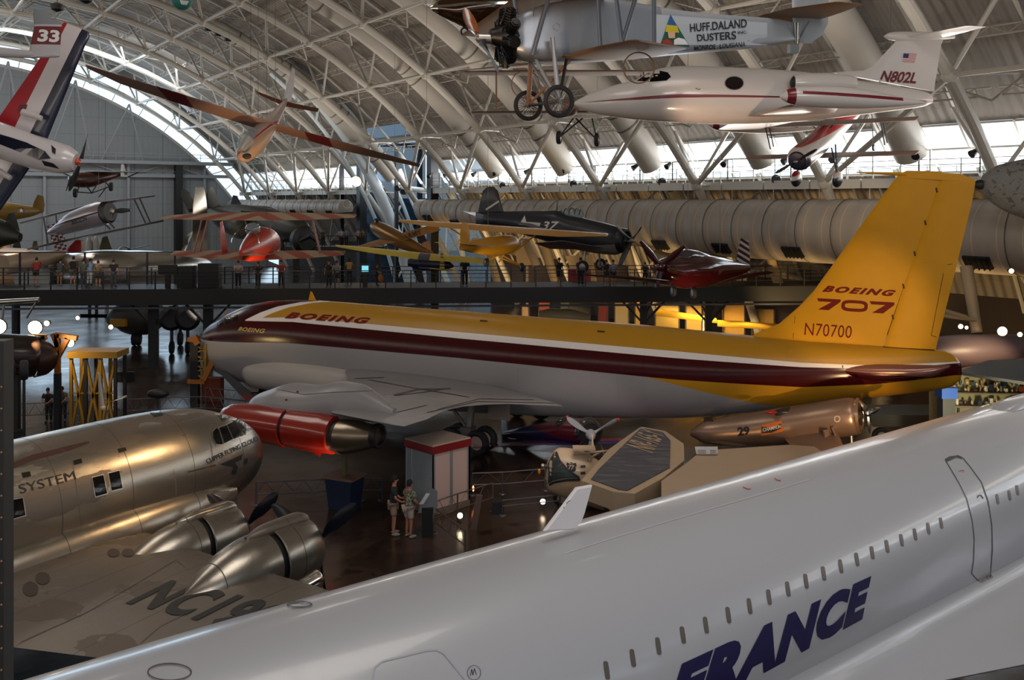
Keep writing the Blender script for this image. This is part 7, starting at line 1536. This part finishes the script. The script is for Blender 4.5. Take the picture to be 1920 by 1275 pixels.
# aircraft engines and dark bodies, lower left corner
f = Fr(at(60, 670, 40), 0); t = thing('dark_engine_nacelle', 'large dark brown engine nacelle with bright ring edge, lower left corner', 'aircraft engine', f)
em = mat('nacelle_dark', '241a18', .3, .4, coat=.3)
tubef(f, [(-60, 665, 39, 1.0), (0, 668, 40, 1.0), (50, 668, 40.6, .95), (64, 668, 40.8, .9)], 24).build('nacelle_shell', em, t); MB().lathe([(0, .9), (.08, .95), (.12, .88)], P3(f, 64, 668, 40.8), (1, .2, 0), 28, False).build('bright_ring', steel, t)
tubef(f, [(72, 672, 41.5, .85), (92, 672, 41.7, .7), (98, 672, 41.8, .4)], 20).build('exhaust_cone', mat('cone_brown', '3c2c2a', .35, .5), t); MB().tube(P3(f, 30, 700, 40), V((P3(f, 30, 700, 40).x, 0, -at(60, 670, 40).z)), .2).build('stand_post', dark, t)
for px, lab in ((20, 'left one of two black wheels with pale red tread stripes at the left edge'), (45, 'right one of two black wheels with pale red tread stripes near the left edge')):
    p = at(px, 694, 38); t = thing('striped_roller', lab, 'wheel', (p.x, p.y, p.z)); wheel('tyre', (0, 0, 0), (1, .5, 0), .42, .34, t, rubber, mat('stripe_pink', '9c6c64', .5)); MB().tube((0, 0, 0), (0, 0, -p.z), .06).build('axle_stand', dark, t)
    g = MB()
    for a_ in (.2, .9): 
        A, B, D = frame_of((1, .5, 0)); g.prism([D*w_+(A*math.cos(a_+1.9+da)+B*math.sin(a_+1.9+da))*.43 for w_, da in ((-.12, 0), (.12, 0), (.12, .5), (-.12, .5))], .02)
    g.build('tread_stripe', mat('stripe_pink', '9c6c64'), t)
t = thing('rotor_boom', 'polished pipe boom with bolts crossing below the walkway at the left edge', 'aircraft part', Fr(at(30, 566, 44), 0)); f = Fr(at(30, 566, 44), 0)
MB().path([P3(f, -20, 568, 44), P3(f, 74, 562, 44)], [.14, .11], 12).build('boom_pipe', chrome, t); MB().tube(P3(f, 68, 566, 44), P3(f, 50, 596, 44), .05).tube(P3(f, 8, 566, 44), P3(f, 4, 600, 44), .06).build('boom_strut', steel, t)
for px, py, Z, r_, lab in ((-2, 612, 43, .34, 'glaring round spotlight at the left edge'), (66, 614, 43, .32, 'large white glowing lamp below the walkway, left'), (88, 606, 43, .12, 'narrow white lamp right of the large glowing one'), (146, 596, 46, .09, 'small cream lamp under the walkway, left'), (132, 643, 44, .18, 'oval cream lamp over the yellow work stand'), (208, 613, 60, .14, 'orange lamp with long floor reflection under the walkway')):
    lampthing('display_lamp', lab, at(px, py, Z), (.1, -1, -.05), r_)
# heavy aircraft seen low under the walkway
f = Fr(at(250, 596, 66), 0); t = thing('grey_patrol_bomber', 'grey aircraft with dark wheels half hidden under the walkway', 'aircraft', f); gpm = mat('patrol_grey', '34302e', .5)
tubef(f, [(205, 602, 66, .4), (225, 595, 66, 1.0), (250, 594, 66, 1.3), (275, 594, 66, 1.3), (300, 592, 67, .8)], 18).build('fuselage', gpm, t)
wgx(f, [((150, 590, 66), (150, 596, 66), .3, (0, 0, 1)), ((330, 592, 66), (330, 596, 66), .3, (0, 0, 1))]).build('wing', gpm, t)
for px, b_ in ((252, 636), (260, 640), (338, 632)): q = P3(f, px, 612, 66); MB().tube(q, V((q.x, q.y, -at(250, 596, 66).z+.4)), .12).build('gear_leg', dark, t); wheel('main_wheel', (q.x, q.y, -at(250, 596, 66).z+.5), (1, .2, 0), .5, .35, t, rubber, dark)
MB().box(P3(f, 222, 605, 64), (1.1, .4, .5)).build('yellow_cover', mat('cover_yellow', '9c6c0c', .5), t)
f = Fr(at(330, 595, 62), 0); t = thing('dark_radial_bomber', 'dark aircraft with round black engines under the walkway left of the jet nose', 'aircraft', f)
for px in (322, 352): MB().lathe([(-.8, .8), (0, .85), (.3, .6)], P3(f, px, 597, 62), (.3, -1, 0), 20).build('engine_cowling', dark, t)
wgx(f, [((298, 590, 63), (298, 592, 65), .3, (0, 0, 1)), ((370, 586, 62), (370, 588, 64), .3, (0, 0, 1))]).build('wing', gpm, t); 
for px in (322, 352): q = P3(f, px, 605, 62.4); MB().tube(q, V((q.x, q.y, -at(330, 595, 62).z+.4)), .12).build('gear_leg', dark, t); wheel('main_wheel', (q.x, q.y, -at(330, 595, 62).z+.45), (1, .2, 0), .45, .3, t, rubber, dark)
p = at(296, 738, 44); t = thing('black_pod', 'black streamlined pod on a stand in front of the thick walkway column', 'aircraft part', (p.x, p.y, p.z)); MB().ball((0, 0, 0), .5, 18, 10, (1.1, .5, .45)).build('pod_shell', dark, t); MB().tube((0, 0, 0), (0, 0, -p.z), .05).build('stand_post', dark, t)
# right side: grey mottled hull, lilac fuselage with lamps, workshop
FV = Fr(at(1900, 350, 40), 180); t = thing('mottled_hull', 'rough mottled grey rounded aircraft nose at the right edge behind the yellow fin', 'aircraft', FV)
fus_px(FV, [(1841, 336, 356, .12), (1847, 326, 366), (1870, 311, 386), (1900, 302, 402), (1945, 294, 415), (2100, 285, 420)], .9, 40, 2, 50).build('hull', mat('crumpled_grey', '7c7a76', .8, bump='noise(2.2,6)', bumpd=.25, layers=[('noise(5,5)<.42', '5a5854')]), t)
c = FV.y(1840, 346); MB().lathe([(0, .22), (.18, .2), (.3, .1)], c, (1, 0, 0), 16).build('nose_plug', dark, t); cables(FV, t, [(1930, 320, 40)])
FI = Fr(at(1850, 660, 42), 0); t = thing('lilac_grey_aircraft', 'grey aircraft fuselage with lamps along its top right of the yellow tail', 'aircraft', FI)
tubef(FI, [(1735, 662, 42, .70), (1800, 660, 42, .80), (1870, 656, 42, .72), (1960, 650, 42, .6)], 24).build('fuselage', mat('lilac_grey', '54484c', .45), t)
wgx(FI, [((1790, 700, 38), (1800, 690, 41), .2, (0, 0, 1)), ((1990, 668, 38), (1990, 660, 41), .2, (0, 0, 1))]).build('wing', mat('wing_salmon', '8c6450', .3, .4), t)
MB().tube(P3(FI, 1812, 500, 45), P3(FI, 1832, 625, 44), .30, .25, 12).tube(P3(FI, 1768, 583, 44), P3(FI, 1812, 596, 44), .14).tube(P3(FI, 1768, 592, 44), P3(FI, 1830, 600, 44), .1).build('cream_strut', mat('strut_cream', 'a08a68', .5), t)
MB().tube(P3(FI, 1850, 670, 42), V((P3(FI, 1850, 670, 42).x, 0, -at(1850, 660, 42).z)), .25).build('stand_post', dark, t)
for px, py, r_, lab in ((1801, 612, .1, 'small oval lamp above the grey fuselage right of the fin'), (1812, 614, .07, 'tiny bright lamp next to the oval one right of the fin'), (1879, 621, .20, 'blazing starburst spotlight at the right of the yellow tail'), (1896, 508, .1, 'cream lamp at the right edge below the big duct'), (1912, 627, .1, 'round cream lamp at the right edge')):
    lampthing('display_lamp', lab, at(px, py, 40), (-.2, -1, -.05), r_)
ws = thing('repair_shop_pegboard', 'cream pegboard wall of a lit repair shop at the right edge', 'pegboard', Fr(at(1790, 702, 37), -4)); 
MB().box((3, 0, -1.75), (8, .1, 3.5)).build('board', mat('pegboard', '8c8460', .7), ws)
MB().box((3, -.45, -.62), (7, .5, .05)).build('shelf', mat('bench_wood', '5c5038', .6), ws); MB().box((3, -.6, -1.1), (7, .8, .08)).build('shelf', mat('bench_wood', '5c5038', .6), ws); MB().box((3, -.5, -2.3), (7, .8, .08)).build('shelf', mat('bench_wood', '5c5038'), ws)
for x in (-.2, 1.6, 3.4, 5.2): MB().beam((x, -.85, -3.9), (x, -.85, -1.1), .08).build('shelf_post', bk, ws)
cols = ['8c6a1c', '3c3028', '6c2c1c', 'a09878', '1c2430', '9c8450', '4c4c44', 'b0a890']
wM = ws.matrix_basis
for k in range(64):
    x = -.3+(k % 21)*.21+.1*random.random(); z = (-1.06, -.59, -.40)[k//21 % 3]; w = .08+.14*random.random(); h_ = .1+.2*random.random(); c_ = cols[k % 8]
    y = -.4-.4*random.random() if z < -1 else -.45 if z < -.5 else -.14
    o = MB(); 
    if k % 3 == 0: o.lathe([(0, w*.5), (h_*.8, w*.5), (h_, w*.3)], (0, 0, 0), (0, 0, 1), 12)
    elif k % 3 == 1: o.box((0, 0, h_/2), (w, .14, h_), yaw=30*random.random())
    else: o.path([(0, 0, 0), (w*.3, 0, h_*.5), (0, 0, h_)], [.03, .05, .03], 8)
    q = o.build('workshop_item', mat('item_'+c_, c_, .5), None); q.matrix_world = wM @ Matrix.Translation((x, y, z)); tag(q, 'small tool or tin on the lit repair shop shelves', 'tool', 'tools and tins in the repair shop')
p = at(1774, 735, 36); t = thing('blue_tarp_bin', 'bright blue cloth over a bin in front of the repair shop', 'bin', (p.x, p.y, 0)); MB().box((0, 0, p.z/2-.1), (.5, .5, p.z-.2)).build('bin_body', mat('bin_grey', '3c3c3a', .6), t); MB().box((0, 0, p.z), (.62, .6, .42)).build('blue_cloth', mat('bright_blue', '1c50a8', .6), t)
person('dark clothed person standing at the repair shop bench', atz(1794, 880, 0), 80, 1.9, '141418', '1c1c20')
p = at(1890, 700, 36); t = thing('black_canopy', 'black flat awning hanging over the repair shop, right edge', 'awning', Fr((p.x, p.y, p.z), -10)); MB().prism([(-1.9, 0, -.05), (.4, -1.4, -.15), (3, 0, .1), (1.2, 1.2, .35), (-.4, .9, .3)], .12).build('awning_sheet', dark, t); MB().tube((2, 0, 0), (2, 0, -p.z), .06).build('awning_post', dark, t)
t = thing('grey_workbench', 'long grey trailer bed on the floor under the yellow tail', 'trailer', (at(1700, 770, 40).x, 40, 0)); MB().box((0, 0, 1.1), (4.5, 2, .5)).build('bed', mat('trailer_grey', '3c3a36', .6), t)
for x in (-1.5, 1.5): wheel('wheel', (x, -.9, .4), (0, 1, 0), .4, .25, t, rubber, steel)
# placard by the racer
p = at(1326, 846, 30.5); t = thing('white_placard', 'white information placard beside the cream wing', 'sign', (p.x, p.y, 0)); o = MB().prism([V((-.36, 0, p.z-.1)), V((.34, 0, p.z-.1)), V((.38, .12, p.z+.12)), V((-.4, .12, p.z+.12))], .03).build('placard_face', mat('placard_white', 'a8a8a8', .5), t); MB().beam((0, .1, 0), (0, .1, p.z), .07).build('post', steel, t)
g = MB()
for k in range(5): g.box((-.18, -.03+.035*k, p.z-.05+.035*k), (.28, .004, .012)); g.box((.2, -.03+.035*k, p.z-.05+.035*k), (.2, .004, .012))
g.build('print_lines', dark, t)
# exhibits glimpsed below the walkway on the right
ex_ = [(985, 598, 14, 26, 'b89a78', 'cream'), (1020, 597, 20, 30, '8c3020', 'brick red'), (1060, 600, 16, 34, '2c3c2c', 'dark green'), (1095, 600, 22, 36, 'a88c60', 'sand coloured'), (1130, 603, 18, 34, '7c1c1c', 'deep red'), (1165, 604, 26, 36, 'b0a078', 'pale yellow'), (1198, 606, 16, 40, 'c09838', 'mustard'), (1250, 606, 44, 36, 'c0a048', 'wide golden'), (1300, 606, 30, 34, 'b09040', 'ochre'), (1375, 608, 40, 36, 'b89040', 'long amber'), (1430, 610, 40, 30, '9c7c3c', 'tan')]
for px, pyb, w, h_, c_, nm in ex_:
    Z = 66; p = at(px, 600, Z); wd = w/1700*Z; zt_ = at(px, pyb-h_, Z).z; t = thing('exhibit_board', '%s exhibit panel seen under the walkway above the yellow fuselage' % nm, 'exhibit', (p.x, p.y, 0))
    MB().box((0, 0, zt_/2), (wd, .3, zt_)).build('panel_board', mat('ex_'+c_, c_, .6), t); MB().beam((-wd/2, -.2, 0), (-wd/2, -.2, zt_), .08).beam((wd/2, -.2, 0), (wd/2, -.2, zt_), .08).build('panel_frame', mat('frame_dark', '2c2420', .5), t)
f = Fr(at(1240, 585, 62), 0); t = thing('yellow_wing_exhibit', 'golden yellow aircraft wing lying under the walkway, right', 'aircraft', f); wgx(f, [((1228, 578, 62), (1230, 592, 64), .2, (0, 0, 1)), ((1340, 596, 61), (1342, 606, 63), .15, (0, 0, 1))]).build('wing', mat('gold_wing', 'b08c2c', .5), t)
wgx(f, [((1345, 600, 61), (1345, 612, 63), .15, (0, 0, 1)), ((1470, 608, 60), (1470, 620, 62), .15, (0, 0, 1))]).build('wing', mat('gold_wing', 'b08c2c'), t); MB().tube(P3(f, 1320, 598, 62), V((P3(f, 1320, 598, 62).x, 0, -at(1240, 585, 62).z)), .15).build('stand_post', dark, t)
f = Fr(at(1148, 583, 60), 0); t = thing('star_fuselage', 'small pale fuselage with red star roundel under the walkway', 'aircraft', f); f = Fr(at(1148, 583, 60), 0)
tubef(f, [(1010, 590, 60, .25), (1035, 592, 60, .5), (1070, 594, 60, .5), (1105, 598, 60, .3)], 16).build('fuselage', mat('pale_body', 'a08c68', .5), t); MB().tube(P3(f, 1050, 594, 60), V((P3(f, 1050, 594, 60).x, 0, -at(1148, 583, 60).z)), .12).build('stand_post', dark, t)
p = at(1086, 520, 62); t = thing('red_display_case', 'bright red display case beyond the walkway rail', 'display', (p.x, p.y, 0)); MB().box((0, 0, p.z/2-.3), (1.4, 1, p.z-.8)).build('case_base', dark, t); MB().box((0, 0, p.z), (1.5, 1, 1.2)).build('case_body', mat('case_red', '9c1418', .4), t)
# cream gantry with inclined legs behind the carrier fighter
lm = mat('cream_leg', 'a8906c', .5)
def leg(lab, pts, Z, r): 
    a = at(*pts[0], Z); b = at(*pts[1], Z); t = thing('inclined_column', lab, 'column', (b.x, b.y, b.z)); MB().tube(V(a)-V(b), (0, 0, 0), r, n=14).build('column_shaft', lm, t); MB().lathe([(0, r*1.3), (.12, r*1.3)], V(a)-V(b), (0, 0, 1), 14).build('column_collar', lm, t); 
leg('cream slanted column left of the tall camouflage visitor gap, leaning right', ((912, 455), (935, 538)), 66, .28); leg('cream slanted column just right of the yellow plane tail wheel', ((985, 450), (1006, 498)), 64, .30)
leg('cream slanted column passing behind the carrier fighter belly', ((1022, 462), (1050, 560)), 68, .34); leg('cream slanted column between carrier fighter cowl and dark red racer', ((1172, 455), (1196, 545)), 68, .34); leg('short cream column behind the racer spinner', ((1238, 480), (1252, 530)), 70, .3)
leg('cream slanted column below the duct between racer fin and yellow fin', ((1440, 470), (1465, 550)), 60, .32)
for x0, y0, x1, y1, x2, y2, x3, y3, lab in ((1060, 480, 1110, 478, 1120, 530, 1080, 532, 'cream canvas panel behind the carrier fighter propeller'), (965, 465, 990, 460, 1012, 497, 970, 497, 'cream fan-shaped panel right of the yellow plane'), (1225, 470, 1262, 468, 1262, 528, 1225, 520, 'sunlit cream hut panel left of the racer canopy'), (1300, 470, 1345, 468, 1345, 500, 1310, 500, 'cream panel above the dark red racer')):
    c = at((x0+x2)/2, (y0+y2)/2, 67); t = thing('canvas_screen', lab, 'screen', c); MB().prism([at(x, y, 67)-c for x, y in ((x0, y0), (x1, y1), (x2, y2), (x3, y3))], .12).build('panel_sheet', lm, t); MB().tube((0, .2, 0), (0, .2, -c.z), .1).build('panel_post', lm, t)
# distant visitors on the far floor level by the entrance
for k, (px, c_) in enumerate(((583, '202024'), (590, '3c3c44'), (640, '9c9c9c'), (649, '50708c'), (672, '8c8c8c'), (680, '5c5048'), (558, '1c1c20'), (606, '2c3038'))):
    Z = 88; p = at(px, 462, Z); person('distant visitor on the far upper level %s' % ('in dark clothes', 'in slate clothes', 'in a white shirt', 'in a blue shirt', 'in a grey shirt', 'in a brown top', 'in black at the group edge', 'in navy clothes')[k], (p.x, p.y, p.z), -60, 1.72, c_, '1c1c20', pose='stand', sub=0)
p = at(630, 462, 88); t = thing('far_balcony', 'dark far balcony carrying distant visitors beside the entrance', 'balcony', (p.x, p.y+.6, p.z)); MB().box((0, 0, -.25), (9.5, 2.6, .5)).build('balcony_slab', bk, t); g = MB()
for k in range(12): g.beam((-4.7+9.4*k/11, -1.2, 0), (-4.7+9.4*k/11, -1.2, 1.05), .06)
g.beam((-4.7, -1.2, 1.05), (4.7, -1.2, 1.05), .06).beam((-4.7, -1.2, .5), (4.7, -1.2, .5), .04); g.build('balcony_rail', rl, t)
for x in (-4, 4): MB().beam((x, 0, -p.z), (x, 0, -.5), .5).build('balcony_column', bk, t)
# entrance flood lamp, roof bits
lampthing('display_lamp', 'starburst floodlight on the tall dark portal column', at(668, 340, 88), (-.2, -1, -.3), .5)
p = at(341, -6, 30); t = thing('teal_balloon', 'teal round balloon base with pale square panel at the top edge', 'balloon', (p.x, p.y, p.z)); b_ = MB().ball((0, 0, 0), .38, 24, 14, (1, 1, 1.15)).build('envelope', mat('teal_cloth', '1c6c62', .6), t); pxmark('pale_square', poly2d([(337, 0), (354, 2), (350, 9), (340, 8)]), bvh_of(b_), wl, b_, nx=3, ny=3); MB().tube((0, 0, .3), (0, 0, 12), .01).build('hanging_cable', dark, t)
for px, py, lab in ((107, 18, 'black dome ceiling lamp hanging from the roof above the number 33'), (161, 3, 'black round ceiling lamp at the very top edge left')):
    p = at(px, py, 40); t = thing('dome_ceiling_lamp', lab, 'loudspeaker', p); MB().lathe([(-.1, .05), (0, .25), (.2, .3), (.3, .1)], (0, 0, 0), (0, 0, 1), 16).build('dome_shell', dark, t); MB().tube((0, 0, .3), (0, 0, 9), .015).build('hanging_cable', dark, t)  # unlit dark domes of ceiling lamps
# steel post beside the viewer, left edge
p = at(-6, 640, 5); np_ = thing('riveted_post', 'dark riveted steel post right at the left edge of the view', 'post', (p.x, p.y, 0)); X1_ = at(7, 640, 5).x-p.x
MB().box((X1_-.2, .05, p.z/2), (.4, .1, p.z)).build('post_body', mat('post_dark', '181614', .6, var=.3, vs=30), np_); g = MB()
for k in range(14): g.ball((X1_-.01, -.005, p.z-.25-k*.12), .006, 8, 5)
g.build('rivet', mat('rivet_tan', '7c6040', .5), np_)

# ================================================================ exhibit spots, some of them added to brighten dark aircraft
WA = (1, .62, .30)
spot(at(1880, 621, 39.6), at(1620, 600, 35), 1500, 46, (1, .70, .28), .1)              # on the yellow fin
spot(at(1650, 700, 28), at(1610, 590, 35), 600, 50, (1, .70, .28), .1)
spot(at(640, 900, 29), at(560, 815, 30), 130, 85, (1, .45, .25), .12)                   # red pod from below
spot(at(430, 860, 40), at(560, 690, 43), 1600, 60, WA, .12)                             # jet belly and nose
spot(at(300, 900, 20), at(300, 900, 24), 220, 60, WA, .05)
spot(hg(-4, 26, 24), at(300, 930, 22), 1300, 18, WA, .12)                               # silver body hot spots
spot(hg(2, 34, 24), at(430, 850, 26), 1500, 12, (1, .8, .6), .1)
spot(at(700, 500, 24), at(150, 950, 22), 500, 40, WA, .1)
spot(fl(1150, 1010)+V((0, 0, .3)), at(1180, 930, 29), 260, 90, (1, .6, .25), .1)        # cream aircraft from below
spot(at(1640, 880, 28), at(1560, 800, 34), 700, 60, WA, .1)
spot((6, 24, 22), at(1200, 870, 31), 3200, 34, (1, .82, .64), .2); spot((2, 22, 22), at(840, 900, 31), 2200, 26, (1, .74, .58), .2)  # overhead spots added to brighten the cream aircraft and the kiosk
spot((-2, 14, 24), at(745, 950, 29), 1300, 30, (1, .78, .62), .2); spot(at(1000, 640, 26), at(1060, 825, 36), 900, 34, (1, .85, .8), .2)  # spots added to brighten the two men and the sport plane
for a in (22, 32, 42, 52, 62, 72):
    spot(hg(45, a, 1.5), hg(50, a+3, 5.5), 1700, 100, (1, .66, .28), .3)
    spot(hg(49.5, a+3, 10.6), hg(47, a+3, 7), 260, 120, (1, .6, .22), .2)
spot(at(1240, 640, 60), at(1240, 590, 66), 650, 120, (1, .68, .28), .3); spot(at(1060, 640, 60), at(1060, 590, 66), 900, 120, (1, .68, .28), .3); spot(at(1400, 640, 60), at(1400, 600, 66), 500, 120, (1, .68, .28), .3)
spot(at(1300, 610, 42), at(1300, 510, 45), 260, 70, WA, .1); spot(at(490, 560, 49), at(490, 450, 52), 500, 90, (1, .6, .4), .1)
spot(at(900, 560, 47), at(910, 450, 50), 160, 60, (1, .8, .6), .1); spot(at(760, 560, 60), at(760, 450, 72), 900, 70, WA, .1)
spot(at(1300, 330, 25), at(1000, 60, 21), 300, 80, (.75, .85, 1), .3); spot(at(1300, 380, 30), at(1400, 200, 32), 420, 80, (1, .68, .45), .2)
spot(at(860, 150, 16), at(1000, 40, 19.5), 200, 70, WA, .1); spot(at(480, 420, 38), at(490, 260, 42), 700, 80, WA, .2)
spot(at(380, 600, 60), at(376, 430, 76), 1600, 50, (1, .85, .7), .2); spot(at(180, 480, 52), at(170, 410, 60), 400, 80, (1, .85, .8), .2)  # first spot added to brighten the tall silver fin
spot(at(1850, 800, 33), at(1840, 715, 37), 420, 110, (1, .9, .6), .2); spot(at(1890, 640, 39), at(1840, 690, 41), 500, 90, (1, .7, .4), .1)
spot(at(60, 640, 40), at(170, 690, 42), 500, 90, (1, .7, .3), .1); spot(at(1500, 340, 40), at(1560, 390, 47), 1500, 30, (1, .75, .5), .1)
spot((20, 22, 18), (12.2, 18.6, 5.5), 900, 24, (1, .7, .5), .12)                          # warm sheen on the white body
